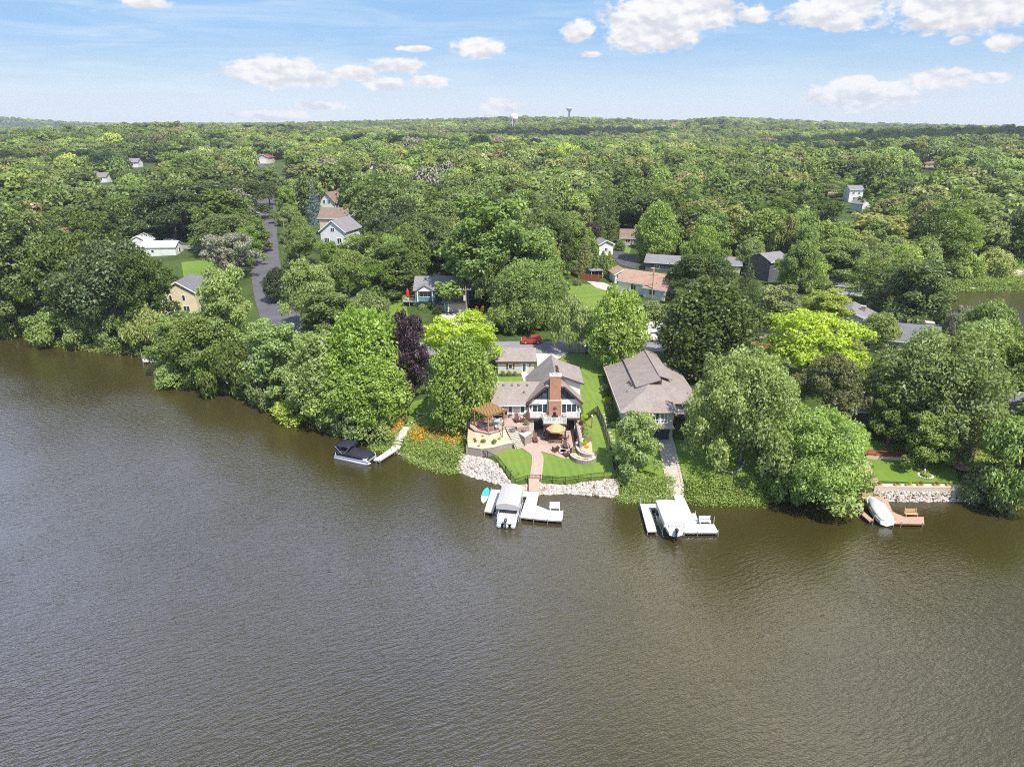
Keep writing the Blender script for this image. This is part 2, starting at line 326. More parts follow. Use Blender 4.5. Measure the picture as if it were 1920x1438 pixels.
# ------------------------------------------------------------------ mesh helpers
def V3(*a): return Vector(a)
class MB:
    def __init__(s): s.v = []; s.f = []; s.m = []
    def add(s, vs, fs, mi=0):
        b = len(s.v); s.v += [tuple(v) for v in vs]
        for f in fs: s.f.append(tuple(b + i for i in f)); s.m.append(mi)
        return s
    def box(s, x0, y0, z0, x1, y1, z1, mi=0):
        return s.add([(x0,y0,z0),(x1,y0,z0),(x1,y1,z0),(x0,y1,z0),(x0,y0,z1),(x1,y0,z1),(x1,y1,z1),(x0,y1,z1)],
                     [(0,3,2,1),(4,5,6,7),(0,1,5,4),(1,2,6,5),(2,3,7,6),(3,0,4,7)], mi)
    def bar(s, a, b, w, h=None, mi=0):          # square bar from a to b
        a, b = Vector(a), Vector(b); h = h or w; d = (b - a).normalized(); up = Vector((0, 0, 1)) if abs(d.z) < .95 else Vector((1, 0, 0))
        u = d.cross(up).normalized() * (w / 2); v = u.cross(d).normalized() * (h / 2)
        vs = [a - u - v, a + u - v, a + u + v, a - u + v, b - u - v, b + u - v, b + u + v, b - u + v]
        return s.add(vs, [(3,2,1,0),(4,5,6,7),(0,1,5,4),(1,2,6,5),(2,3,7,6),(3,0,4,7)], mi)
    def ext(s, pts, vec, mi=0):                 # polygon extruded along vec
        pts = [Vector(p) for p in pts]; vec = Vector(vec); n = len(pts)
        return s.add(pts + [p + vec for p in pts], [tuple(range(n))[::-1], tuple(range(n, 2 * n))] + [(i, (i + 1) % n, n + (i + 1) % n, n + i) for i in range(n)], mi)
    def slab(s, pts, t, mi=0):
        pts = [Vector(p) for p in pts]; n = (pts[1] - pts[0]).cross(pts[2] - pts[0]).normalized()
        if n.z < 0: n = -n
        return s.ext(pts, -n * t, mi)
    def prism(s, poly, z0, z1, mi=0): return s.ext([(x, y, z0) for x, y in poly], (0, 0, z1 - z0), mi)
    def tube(s, pts, rad, n=8, mi=0, cap=True):
        pts = [Vector(p) for p in pts]
        if isinstance(rad, (int, float)): rad = [rad] * len(pts)
        vs = []; fs = []
        for i, p in enumerate(pts):
            d = (pts[min(i + 1, len(pts) - 1)] - pts[max(i - 1, 0)]).normalized()
            up = Vector((0, 0, 1)) if abs(d.z) < .9 else Vector((1, 0, 0)); u = d.cross(up).normalized(); w = d.cross(u)
            for k in range(n):
                a = 2 * math.pi * k / n; vs.append(p + (u * math.cos(a) + w * math.sin(a)) * rad[i])
        for i in range(len(pts) - 1):
            for k in range(n): fs.append((i * n + k, i * n + (k + 1) % n, (i + 1) * n + (k + 1) % n, (i + 1) * n + k))
        if cap: fs += [tuple(range(n))[::-1], tuple(range((len(pts) - 1) * n, len(pts) * n))]
        return s.add(vs, fs, mi)
    def lathe(s, prof, c=(0, 0, 0), n=16, mi=0):
        return s.tube([(c[0], c[1], c[2] + z) for r, z in prof], [max(r, .001) for r, z in prof], n, mi)
    def loft(s, rings, mi=0, cap=True):
        n = len(rings[0]); vs = [p for r in rings for p in r]; fs = []
        for i in range(len(rings) - 1):
            for k in range(n): fs.append((i * n + k, i * n + (k + 1) % n, (i + 1) * n + (k + 1) % n, (i + 1) * n + k))
        if cap: fs += [tuple(range(n))[::-1], tuple(range((len(rings) - 1) * n, len(rings) * n))]
        return s.add(vs, fs, mi)
    def rock(s, c, r, seed, flat=.7, mi=0):
        ra = random.Random(seed); vs = [Vector(v) for v in ICO[0]]; sc = Vector((r * ra.uniform(.8, 1.25), r * ra.uniform(.8, 1.25), r * flat * ra.uniform(.8, 1.2)))
        rot = Matrix.Rotation(ra.uniform(0, 6.3), 3, 'Z')
        out = [Vector(c) + rot @ Vector((v.x * sc.x, v.y * sc.y, v.z * sc.z)) * ra.uniform(.8, 1.15) for v in vs]
        return s.add(out, ICO[1], mi)
    def build(s, name, mat, parent=None, smooth=False, bevel=0, loc=None):
        me = bpy.data.meshes.new(name); me.from_pydata(s.v, [], s.f)
        for m in (mat if isinstance(mat, (list, tuple)) else [mat]): me.materials.append(M[m])
        if s.m and max(s.m) > 0: me.polygons.foreach_set('material_index', s.m)
        bm = bmesh.new(); bm.from_mesh(me); bmesh.ops.recalc_face_normals(bm, faces=bm.faces); bm.to_mesh(me); bm.free()
        if smooth: me.polygons.foreach_set('use_smooth', [True] * len(me.polygons))
        o = bpy.data.objects.new(name, me); COL.objects.link(o)
        if parent: o.parent = parent
        if loc is not None: o.location = loc
        if bevel:
            b = o.modifiers.new('bevel', 'BEVEL'); b.width = bevel; b.segments = 2; b.limit_method = 'ANGLE'
        return o
_bm = bmesh.new(); bmesh.ops.create_icosphere(_bm, subdivisions=1, radius=1); _bm.verts.ensure_lookup_table()
ICO = ([tuple(v.co) for v in _bm.verts], [tuple(v.index for v in f.verts) for f in _bm.faces]); _bm.free()

def tag(o, label=None, cat=None, group=None, kind=None):
    if label: o['label'] = label
    if cat: o['category'] = cat
    if group: o['group'] = group
    if kind: o['kind'] = kind
    return o
def thing(name, label, cat, loc=(0, 0, 0), rz=0., group=None):
    o = bpy.data.objects.new(name, None); COL.objects.link(o); o.empty_display_size = .3
    o.location = loc; o.rotation_euler = (0, 0, rz); return tag(o, label, cat, group)
KIDS = {}
def copy_tree(o, parent=None):
    c = o.copy(); COL.objects.link(c)
    if parent: c.parent = parent
    for ch in o.children: copy_tree(ch, c)
    return c
def dup(o, loc, rz=0., label=None, scale=None):
    c = copy_tree(o); c.location = loc; c.rotation_euler = (0, 0, rz)
    if label: c['label'] = label
    if scale: c.scale = scale if isinstance(scale, tuple) else (scale,) * 3
    return c

# ------------------------------------------------------------------ terrain
SHORE = [at(*p) for p in [(0,612),(60,632),(130,650),(200,645),(265,660),(310,705),(340,715),(440,735),(500,760),(560,780),(625,800),(680,828),(745,848),(790,866),(850,881),(905,896),(935,906),(965,919),(990,926),(1060,923),(1150,932),(1200,936),(1260,936),(1300,941),(1400,942),(1500,940),(1620,941),(1700,938),(1840,939),(1960,948)]]
SHORE = [(-9000, 900), (-420, 235), (-210, 205)] + [(p.x, p.y) for p in SHORE] + [(98, 92), (114, 112), (119, 150), (121, 185), (130, 207), (146, 213), (182, 212), (300, 206), (700, 260), (9000, 300), (9000, 12000), (-9000, 12000)]
SP = np.array(SHORE)
def shore_dist(x, y):
    x = np.asarray(x, float); y = np.asarray(y, float); dm = np.full(x.shape, 1e9); ins = np.zeros(x.shape, bool)
    for i in range(len(SP)):
        x0, y0 = SP[i]; x1, y1 = SP[(i + 1) % len(SP)]; dx, dy = x1 - x0, y1 - y0
        t = np.clip(((x - x0) * dx + (y - y0) * dy) / (dx * dx + dy * dy + 1e-9), 0, 1)
        dm = np.minimum(dm, (x - x0 - t * dx) ** 2 + (y - y0 - t * dy) ** 2)
        cr = ((y0 > y) != (y1 > y)) & (x < (x1 - x0) * (y - y0) / (y1 - y0 + 1e-12) + x0); ins ^= cr
    return np.where(ins, 1, -1) * np.sqrt(dm)
def ss(a, b, x): t = np.clip((x - a) / (b - a), 0, 1); return t * t * (3 - 2 * t)
def rect(x, y, x0, x1, y0, y1, w=1.2): return ss(x0 - w, x0, x) * ss(x1 + w, x1, x) * ss(y0 - w, y0, y) * ss(y1 + w, y1, y)
SKYL = [(-700, 231), (0, 240), (200, 239), (350, 235), (500, 231), (650, 229), (800, 226), (950, 221), (1040, 222), (1100, 223), (1250, 227), (1320, 222), (1430, 226), (1600, 231), (1750, 234), (1850, 239), (1920, 241), (2600, 236)]
def H0(x, y):
    x = np.asarray(x, float); y = np.asarray(y, float); d = shore_dist(x, y)
    h = np.interp(d, [-40, -8, 0, 1.9, 9, 13, 17, 35, 46, 70], [-5, -1.6, -.06, 1.62, 2.5, 4.3, 4.95, 5.5, 6.1, 6.6])
    und = .25 * np.sin(x * .11 + 1) * np.sin(y * .09) + .5 * np.sin(x * .031 + 2) * np.sin(y * .027 + 1)
    h = h + und * ss(40, 70, d)
    D = np.hypot(x, y)
    h = h + np.clip((y - 150) * .018, 0, 7) * ss(48, 90, d)
    h = h + 2.2 * np.exp(-((x + 16) / 30.) ** 2 - ((y - 164) / 16.) ** 2)
    # house plots cut into the bank
    m = rect(x, y, 2.2, 11.4, 84, 103.5, .9); h = h * (1 - m) + np.minimum(h, 1.75 + np.clip((y - 89) * .085, 0, .65)) * m
    m = rect(x, y, 18.0, 33, 80, 99, 2.0); h = h * (1 - m) + np.minimum(h, 1.7 + np.clip((y - 87) * .09, 0, .8)) * m
    strip = np.interp(y, [83, 88, 104, 119], [1.45, 1.75, 4.2, 5.4]); m = rect(x, y, 12.2, 16.2, 89.2, 121, 1.1); h = h * (1 - m) + strip * m
    # far country: a plateau rising into wooded ridges along the skyline
    u = x / np.maximum(y, 1) * FOC + 960
    sy = np.interp(u, [a for a, b in SKYL], [b for a, b in SKYL])
    ridge = 50 + 2500 * (227.7 - sy) / FOC - 21
    k = ss(900, 2450, D) * (1 - .6 * ss(2600, 3600, D))
    roll = 9 * np.sin(x * .0051 + .6) * np.sin(y * .0043 + .4) + 5 * np.sin(x * .011 + y * .004) * np.sin(y * .0097 + 2)
    h = h * (1 - k) + ridge * k + roll * ss(350, 800, D) * (1 - .75 * ss(1700, 2300, D))
    # blue hills beyond on the left
    u2 = np.exp(-((u + 30) / 260.) ** 2)
    h = h + ss(3500, 4100, D) * (1 - ss(4700, 5300, D)) * (32 + 9 * np.sin(u * .02)) * u2
    return h
def axis(lo, hi, a, b, step, g):
    f = list(np.arange(a, b + step / 2, step)); s = step; x = f[-1]
    while x < hi: s = min(s * g, 260); x += s; f.append(x)
    s = step; x = f[0]; pre = []
    while x > lo: s = min(s * g, 260); x -= s; pre.append(x)
    return np.array(pre[::-1] + f)
GX = axis(-4900, 4900, -140, 160, 1.0, 1.09); GY = axis(20, 5000, 76, 235, 1.0, 1.045)
XX, YY = np.meshgrid(GX, GY); ZZ = H0(XX, YY)
def Hg(x, y):
    i = min(max(int(np.searchsorted(GX, x)) - 1, 0), len(GX) - 2); j = min(max(int(np.searchsorted(GY, y)) - 1, 0), len(GY) - 2)
    a = (x - GX[i]) / (GX[i + 1] - GX[i]); b = (y - GY[j]) / (GY[j + 1] - GY[j])
    return float((ZZ[j, i] * (1 - a) + ZZ[j, i + 1] * a) * (1 - b) + (ZZ[j + 1, i] * (1 - a) + ZZ[j + 1, i + 1] * a) * b)
def gnd(px, py):                               # where the view of a pixel meets the ground
    d = ray(px, py); t = 60.
    for _ in range(4000):
        p = d * t; h = CAMH + p.z - max(Hg(p.x, p.y), 0)
        if h < .02: break
        t += max(h * .5, .02) if py > 300 else max(h * .8, .3)
    p = d * t; return Vector((p.x, p.y, max(Hg(p.x, p.y), 0)))
def grid_obj(name, xs, ys, Z, mat):
    ny, nx = Z.shape; A, B = np.meshgrid(xs, ys); v = np.stack([A, B, Z], -1).reshape(-1, 3)
    idx = np.arange(nx * ny).reshape(ny, nx); f = np.stack([idx[:-1, :-1], idx[:-1, 1:], idx[1:, 1:], idx[1:, :-1]], -1).reshape(-1, 4)
    me = mesh_np(name, v, f); me.materials.append(M[mat]); o = bpy.data.objects.new(name, me); COL.objects.link(o)
    me.polygons.foreach_set('use_smooth', np.ones(len(f), bool)); return o
def mesh_np(name, v, f):
    k = f.shape[1]; me = bpy.data.meshes.new(name); me.vertices.add(len(v)); me.vertices.foreach_set('co', np.asarray(v, np.float32).ravel())
    me.loops.add(f.size); me.loops.foreach_set('vertex_index', np.asarray(f, np.int32).ravel())
    me.polygons.add(len(f)); me.polygons.foreach_set('loop_start', np.arange(0, f.size, k, dtype=np.int32)); me.polygons.foreach_set('loop_total', np.full(len(f), k, np.int32))
    me.update(calc_edges=True); me.validate(); return me
tag(grid_obj('ground', GX, GY, ZZ, 'ground_rough'), kind='structure')
tag(MB().add([(-900,-120,0),(900,-120,0),(900,330,0),(-900,330,0)], [(0,1,2,3)]).build('lake', 'lake_water'), kind='structure')

def sheet(name, poly, mat, off=.05, step=1.2, h=None, kind='structure'):     # a ground sheet draped over the terrain
    bm = bmesh.new(); vs = [bm.verts.new((p[0], p[1], 0)) for p in poly]; bm.faces.new(vs)
    bmesh.ops.triangulate(bm, faces=bm.faces)
    for _ in range(9):
        lim = step if _ < 5 else step
        e = [e for e in bm.edges if e.calc_length() > lim]
        if not e: break
        bmesh.ops.subdivide_edges(bm, edges=e, cuts=1); bmesh.ops.triangulate(bm, faces=[f for f in bm.faces if len(f.verts) > 3])
    for v in bm.verts: v.co.z = (h if h is not None else Hg(v.co.x, v.co.y)) + off
    bmesh.ops.recalc_face_normals(bm, faces=bm.faces)
    if bm.faces and sum(f.normal.z for f in bm.faces) < 0: bmesh.ops.reverse_faces(bm, faces=bm.faces)
    me = bpy.data.meshes.new(name); bm.to_mesh(me); bm.free(); me.materials.append(M[mat])
    o = bpy.data.objects.new(name, me); COL.objects.link(o)
    if kind: o['kind'] = kind
    return o
def smooth_line(pts, n=6):
    pts = [Vector(p) for p in pts]; out = []
    for i in range(len(pts) - 1):
        p0, p1, p2, p3 = pts[max(i - 1, 0)], pts[i], pts[i + 1], pts[min(i + 2, len(pts) - 1)]
        for k in range(n):
            t = k / n; out.append(.5 * ((2 * p1) + (p2 - p0) * t + (2 * p0 - 5 * p1 + 4 * p2 - p3) * t * t + (3 * p1 - p0 - 3 * p2 + p3) * t ** 3))
    out.append(pts[-1]); return out
def road(name, line, width, mat, off=.08, lanes=4, curb=False):
    L = smooth_line([(p[0], p[1], 0) for p in line], 14); rows = []
    for i, p in enumerate(L):
        d = (L[min(i + 1, len(L) - 1)] - L[max(i - 1, 0)]).normalized(); nrm = Vector((-d.y, d.x, 0))
        rows.append([p + nrm * width * (k / lanes - .5) for k in range(lanes + 1)])
    mb = MB()
    vs = [(q.x, q.y, Hg(q.x, q.y) + off) for r in rows for q in r]; n = lanes + 1
    mb.add(vs, [(i * n + k, i * n + k + 1, (i + 1) * n + k + 1, (i + 1) * n + k) for i in range(len(rows) - 1) for k in range(lanes)])
    return tag(mb.build(name, mat), kind='structure')
# ------------------------------------------------------------------ streets, lawns, paths (the setting)
ROADY = 135.6
road('front_street', [(-58, 139.5), (-40, 137.5), (-20, 136.2), (0, ROADY), (20, ROADY), (34, 136.8), (52, 143)], 7.4, 'asphalt')
STREET = [(lambda q: (q.x, q.y))(gnd(a, b)) for a, b in ((548, 640), (527, 598), (508, 548), (498, 495), (497, 445), (499, 402), (497, 372), (495, 345), (494, 318))]
STREET.append((STREET[-1][0] - 40, STREET[-1][1] + 90))
road('side_street', STREET, 9.0, 'asphalt_worn', .14, 6)
_sd = [gnd(335, 464), gnd(385, 466), gnd(470, 470)]
road('lane', [(p.x, p.y) for p in ([Vector((_sd[0].x - 40, _sd[0].y + 4, 0))] + _sd)], 6.0, 'asphalt', .16)
def pxy(*pts): return [(lambda q: (q.x, q.y))(gnd(*p)) for p in pts]
def pz(z, *pts): return [(lambda q: (q.x, q.y))(at(p[0], p[1], z)) for p in pts]
sheet('side_lawn', [(12.0, 90.5), (12.0, 108), (12.2, 116), (8.8, 120), (8.2, 131.6), (22, 131.6), (16.8, 119), (16.6, 100), (15.6, 90.5)], 'lawn_bright', .05)
sheet('side_lawn', [(-2.6, 110), (-2.6, 119.8), (2.2, 119.8), (2.2, 110)], 'lawn_bright', .07)
sheet('driveway', [(4.9, 120.5), (4.9, 131.9), (11.5, 131.9), (8.0, 127), (7.8, 120.5)], 'concrete', .10)
sheet('back_walk', [(2.4, 110), (2.3, 116), (1.7, 121.4), (3.1, 121.4), (3.9, 116), (4.3, 110)], 'concrete', .11)
# the lake lawn with its curved paver walk and lower patio
LAWN = pz(1.9, (925,853), (977,838), (1010,835), (1118,790), (1157,896), (966,897), (946,876))
sheet('lake_lawn', LAWN, 'lawn_bright', .06, 1.0)
PATIO = pz(2.35, (976,838), (984,826), (998,815)) + [(2.6, 103), (11.0, 103)] + pz(2.35, (1096,812), (1094,828), (1080,842), (1078,852), (1066,858), (1054,857), (1040,852), (1018,847), (1004,848), (990,846))
sheet('lower_patio', PATIO, 'paver_pink', .12, 1.0)
wl_ = smooth_line([tuple(p) + (0,) for p in pz(1.9, (984,842), (1001,852), (1008,861), (1007,878), (1003,900), (1000,925))], 6)
def walk(name, L, w, mat, off):
    a = []; b = []
    for i, p in enumerate(L):
        d = (L[min(i + 1, len(L) - 1)] - L[max(i - 1, 0)]).normalized(); n = Vector((-d.y, d.x, 0)) * w / 2; a.append(p + n); b.append(p - n)
    return sheet(name, [(p.x, p.y) for p in a + b[::-1]], mat, off, .8)
walk('garden_walk', wl_, 1.75, 'paver_edge', .15); walk('garden_walk', wl_, 1.25, 'paver_pink', .19)
# right-hand plot: lawn, cobbled walk with stone kerbs
sheet('neighbour_lawn', pz(1.8, (1160,897), (1160,850), (1176,812), (1225,812), (1256,900)), 'lawn_plain', .05)
sheet('neighbour_lawn', pz(1.8, (1260,833), (1283,902), (1440,905), (1400,830)), 'lawn_plain', .05)
CW = pz(1.9, (1231,815), (1256,815), (1284,922), (1257,922))
sheet('cobble_walk', CW, 'cobble', .09, .9)
sheet('far_right_lawn', pz(1.7, (1612,846), (1636,902), (1800,906), (1782,870), (1740,858)), 'lawn_plain', .07)
sheet('west_lawn', [(-17.5, 97.5), (-18, 112), (-7, 112), (-6.6, 100), (-8, 96.4)], 'lawn_plain', .05)
sheet('hill_lawn', pxy((690,545), (760,560), (766,600), (660,612), (680,575)), 'lawn_plain', .06, 2)
sheet('hill_lawn', pxy((1060,530), (1140,536), (1178,560), (1120,596), (1058,592)), 'lawn_bright', .06, 2)
sheet('hill_lawn', pxy((1050,496), (1080,470), (1090,510), (1062,515)), 'lawn_plain', .06, 2)
sheet('hill_lawn', pxy((1140,458), (1185,462), (1180,475), (1150,470)), 'lawn_bright', .06, 2)
sheet('field', pxy((340,492), (410,486), (420,540), (345,524)), 'lawn_plain', .08, 2)
sheet('field', pxy((700,545), (760,545), (770,570), (690,590)), 'lawn_plain', .08, 2)
sheet('blue_house_drive', pxy((823,590), (872,586), (876,612), (828,606)), 'concrete_path', .10, 2)
sheet('ranch_drive', pxy((1100,528), (1130,530), (1180,548), (1176,558), (1118,540)), 'concrete_path', .10, 2)
sheet('parking_road', pxy((1138,470), (1158,468), (1205,486), (1190,505), (1160,496)), 'asphalt_dark', .12, 2)
sheet('yellow_house_drive', pxy((362,530), (402,527), (396,542), (372,540)), 'concrete', .12, 2)
sheet('bank_road', [(118, 222.5), (150, 222), (190, 219), (190, 223), (150, 226), (118, 226.5)], 'concrete_path', .2, 3)
sheet('bank_meadow', [(112, 214.5), (150, 215.5), (200, 213), (215, 236), (160, 242), (112, 236)], 'lawn_plain', .07, 3)
road('right_street', [(52, 143), (75, 150), (100, 158)], 6.0, 'asphalt')
sheet('house_yard', [(32, 118), (46, 117), (47, 131), (33, 131)], 'gravel_tan', .06)

# ------------------------------------------------------------------ building helpers
def window(par, c, w, h, ang=0., mull=1, rail=0, frame='trim_white', gl='glass_dark', fw=.09, name='window'):
    f = MB(); W2 = w / 2
    f.box(-W2, -.07, 0, -W2 + fw, .02, h); f.box(W2 - fw, -.07, 0, W2, .02, h); f.box(-W2 + fw, -.07, h - fw, W2 - fw, .02, h); f.box(-W2 + fw, -.07, 0, W2 - fw, .02, fw)
    for k in range(1, mull): x = -W2 + w * k / mull; f.box(x - fw * .45, -.06, fw, x + fw * .45, .02, h - fw)
    for k in range(rail): z = h * (.3 if rail == 1 else (k + 1) / (rail + 1)); f.box(-W2 + fw, -.05, z - fw * .4, W2 - fw, .015, z + fw * .4)
    o = f.build(name, frame, par); o.location = c; o.rotation_euler = (0, 0, ang)
    MB().box(-W2 + fw * .5, -.03, fw * .5, W2 - fw * .5, -.005, h - fw * .5).build('pane', gl, o); return o
def door(par, c, w, h, ang=0., mat='door_white', glassy=True, name='door'):
    d = MB().box(-w / 2 - .09, -.05, 0, w / 2 + .09, .02, h + .09).box(-w / 2, -.08, .02, w / 2, -.051, h)
    o = d.build(name, mat, par); o.location = c; o.rotation_euler = (0, 0, ang)
    if glassy: MB().box(-w * .3, -.10, h * .2, w * .3, -.081, h * .92).build('pane', 'glass_dark', o)
    else: MB().tube([(w * .36, -.08, h * .46), (w * .36, -.14, h * .46)], .03, 6).build('handle', 'steel_dark', o)
    return o
def garage_door(par, c, w, h, ang=0., mat='door_white'):
    d = MB().box(-w / 2, -.03, 0, w / 2, .03, h)
    for k in range(4): d.box(-w / 2 + .08, -.06, h * k / 4 + .05, w / 2 - .08, -.031, h * (k + 1) / 4 - .04)
    o = d.build('garage_door', mat, par); o.location = c; o.rotation_euler = (0, 0, ang); return o
FACE = {'f': (0, -1), 'b': (math.pi, 1), 'l': (-math.pi / 2, -1), 'r': (math.pi / 2, 1)}
def gable_house(name, label, cat, loc, rz, L, D, eave, rise, wall, roof, over=.45, wins=(), doors=(), gdoor=None, ridge='x', chim=None, found=1.2, trim='trim_white', group=None, thick=.16, gable_mat=None):
    # footprint L along local x, D along local y; the front looks along -y
    r = thing(name, label, cat, loc, rz, group); a, b = L / 2, D / 2
    if ridge == 'x':
        prof = [(-b, -found), (b, -found), (b, eave), (0, eave + rise), (-b, eave)]
        MB().ext([(-a, y, z) for y, z in prof], (L, 0, 0)).build('wall', wall, r); g = rise / b
        e = [(-a - over, a + over)]; m = MB()
        for s in (-1, 1):
            m.slab([(-a - over, s * (b + over), eave - over * g + thick), (a + over, s * (b + over), eave - over * g + thick), (a + over, 0, eave + rise + thick), (-a - over, 0, eave + rise + thick)], thick)
        rf = m.build('roof', roof, r)
        MB().box(-a - over, -b - over - .06, eave - over * g - .12, a + over, -b - over - .005, eave - over * g + .10).build('fascia', trim, r)
    else:
        prof = [(-a, -found), (a, -found), (a, eave), (0, eave + rise), (-a, eave)]
        MB().ext([(x, -b, z) for x, z in prof], (0, D, 0)).build('wall', wall, r); g = rise / a; m = MB()
        for s in (-1, 1):
            m.slab([(s * (a + over), -b - over, eave - over * g + thick), (s * (a + over), b + over, eave - over * g + thick), (0, b + over, eave + rise + thick), (0, -b - over, eave + rise + thick)], thick)
        rf = m.build('roof', roof, r); f = MB()
        for s in (-1, 1):
            f.slab([(s * (a + over), -b - over - .06, eave - over * g + thick + .03), (s * (a + over), -b - over - .004, eave - over * g + thick + .03), (0, -b - over - .004, eave + rise + thick + .03), (0, -b - over - .06, eave + rise + thick + .03)], .26)
        f.build('fascia', trim, r)
    def pos(face, u, z):
        return {'f': (u, -b, z), 'b': (u, b, z), 'l': (-a, u, z), 'r': (a, u, z)}[face], FACE[face][0]
    for face, u, z, w, h, mull in wins:
        c, an = pos(face, u, z); window(r, c, w, h, an, mull)
    for face, u, z, w, h in doors:
        c, an = pos(face, u, z); door(r, c, w, h, an)
    if gdoor: c, an = pos(*gdoor[:3]); garage_door(r, c, gdoor[3], gdoor[4], an)
    if chim:
        cx, cy, ch, cw, cm = chim; z0 = eave; ck = MB().box(cx - cw / 2, cy - cw / 2, z0, cx + cw / 2, cy + cw / 2, ch).build('chimney', cm, rf)
        MB().box(cx - cw / 2 - .08, cy - cw / 2 - .08, ch, cx + cw / 2 + .08, cy + cw / 2 + .08, ch + .12).build('cap', 'cap_stone', rf)
    return r

# ------------------------------------------------------------------ the main lake house (local = world minus origin)
HX, HY, HZ = 6.92, 102.6, 2.35
r = thing('lake_house', 'cream lake house with steep gable, big brick chimney and white balcony above the lake lawn', 'house', (HX, HY, HZ))
EZ, DZ, RZ = 7.25 - HZ, 5.33 - HZ, 11.5 - HZ      # eave, main floor, ridge above the patio
GW = 4.1                                          # half width of the gable block
sl = (RZ - EZ) / (GW + .45)
def rz_(x): return RZ - sl * abs(x)
clipw = 1.5; CZ = rz_(clipw)
# gable block walls: lower storey set back behind the balcony, upper storey flush
w = MB()
w.ext([(-GW, 0, DZ), (GW, 0, DZ), (GW, 0, rz_(GW) - .1), (clipw, 0, CZ - .1), (-clipw, 0, CZ - .1), (-GW, 0, rz_(GW) - .1)], (0, 11.0, 0))
w.box(-GW, .25, -.6, GW, 11.0, DZ)
w.box(-GW, -1.55, -.3, -GW + .75, -1.0, DZ - .32)                  # pier at the balcony's left corner
w.build('wall', 'siding_cream', r)
# steep roof with a clipped front gable
T = .2; fy = -.55; by = 11.5; hy = 2.6
m = MB(); up = T
for s in (-1, 1):
    q = [(s * (GW + .45), fy, EZ + up), (s * clipw, fy, CZ + up), (0, hy, RZ + up), (0, by, RZ + up), (s * (GW + .45), by, EZ + up)]
    m.slab(q if s > 0 else q[::-1], T)
m.slab([(-clipw, fy, CZ + up), (clipw, fy, CZ + up), (0, hy, RZ + up)], T * .8)
rf = m.build('roof', 'shingle_taupe', r)
for k in range(4): MB().box(.35 + .08 * (k % 2), 5.2 - k * .95, RZ - .25, .75 + .08 * (k % 2), 5.5 - k * .95, RZ + .28).build('roof_vent', 'trim_brown', rf)
f = MB()
for s in (-1, 1):
    f.bar((s * (GW + .47), fy - .035, EZ + .04), (s * clipw, fy - .035, CZ + .06), .07, .32)
f.bar((-clipw, fy - .035, CZ + .06), (clipw, fy - .035, CZ + .06), .07, .28); f.build('fascia', 'trim_brown', r)
# dormer on the right slope with its pale end wall
dx0, dx1, dy0, dy1 = .9, GW + .25, 2.3, 9.8; dz0, dz1 = rz_(.55) + .12, rz_(GW + .25) + 2.35
MB().ext([(dx0, dy0, rz_(dx0) + .1), (dx1, dy0, rz_(dx1) + .1), (dx1, dy0, dz1), (dx0, dy0, dz0 + .05)], (0, dy1 - dy0, 0)).build('dormer_wall', 'stucco_white', r)
MB().slab([(.3, dy0 - .45, dz0 + .34), (dx1 + .55, dy0 - .45, dz1 + .08), (dx1 + .55, dy1 + .2, dz1 + .08), (.3, dy1 + .2, dz0 + .34)], .16).build('dormer_roof', 'shingle_taupe', r)
MB().bar((.5, dy0 - .49, dz0 + .23), (dx1 + .57, dy0 - .49, dz1 - .04), .06, .26).build('dormer_fascia', 'trim_brown', r)
# chimney with a stepped stone band
c = MB().box(-.93, -.75, -.3, 1.03, .6, 7.95 - HZ).box(-.84, -.66, 7.95 - HZ, .94, .6, 12.0 - HZ)
ch = c.build('chimney', 'brick', r)
MB().box(-.99, -.82, 7.75 - HZ, 1.09, .5, 7.99 - HZ).build('band', 'cap_stone', ch)
MB().box(-.92, -.75, 12.0 - HZ, 1.02, .68, 12.14 - HZ).build('cap', 'concrete', ch)
for k in range(2): MB().tube([(-.35 + .75 * k, -.05, 12.1 - HZ), (-.35 + .75 * k, -.05, 12.45 - HZ)], .16, 10).build('flue', 'cap_stone', ch)
MB().tube([(.05, -.78, 6.7 - HZ), (.05, -.84, 6.75 - HZ)], .22, 8).box(-.3, -.84, 6.55 - HZ, .4, -.78, 6.62 - HZ).build('ornament', 'trim_dark', ch)
# trapezoid gable glass and the tall window walls below
for s in (-1, 1):
    xi, xo, zb, zt = 1.12, 3.42, 8.02 - HZ, 9.68 - HZ
    xt = xi + .55
    out = [(s * xi, -.05, zb), (s * xo, -.05, zb), (s * xt, -.05, zt), (s * xi, -.05, zt)]
    g = MB(); n = len(out)
    for i in range(n): g.bar(out[i], out[(i + 1) % n], .10, .12)
    g.bar((s * 2.05, -.05, zb), (s * 2.05, -.05, zt - .45), .07, .10)
    o = g.build('gable_window', 'trim_dark', r)
    MB().ext([(p[0], -.02, p[2]) for p in out], (0, .015, 0)).build('pane', 'glass_blue', o)
    MB().box(*( (xi, -.06, 7.2 - HZ, 3.9, .01, 7.9 - HZ) if s > 0 else (-3.9, -.06, 7.2 - HZ, -xi, .01, 7.9 - HZ))).build('panel', 'trim_white', r)
    window(r, (s * 2.38, 0, DZ + .08), 2.5, 1.72, 0, 3, 0, 'trim_white', 'glass_dark', .10)
    MB().box(s * 3.86 - .1, -.22, DZ + 1.05, s * 3.86 + .1, -.02, DZ + 1.4).build('wall_lamp', 'trim_dark', r)
for x in (-2.6, 2.75): door(r, (x, .25, .05), 1.9 if x < 0 else 1.0, 2.15, 0, 'trim_dark', True, 'patio_door')
window(r, (-.2, .25, .7), 1.6, 1.3, 0, 2)
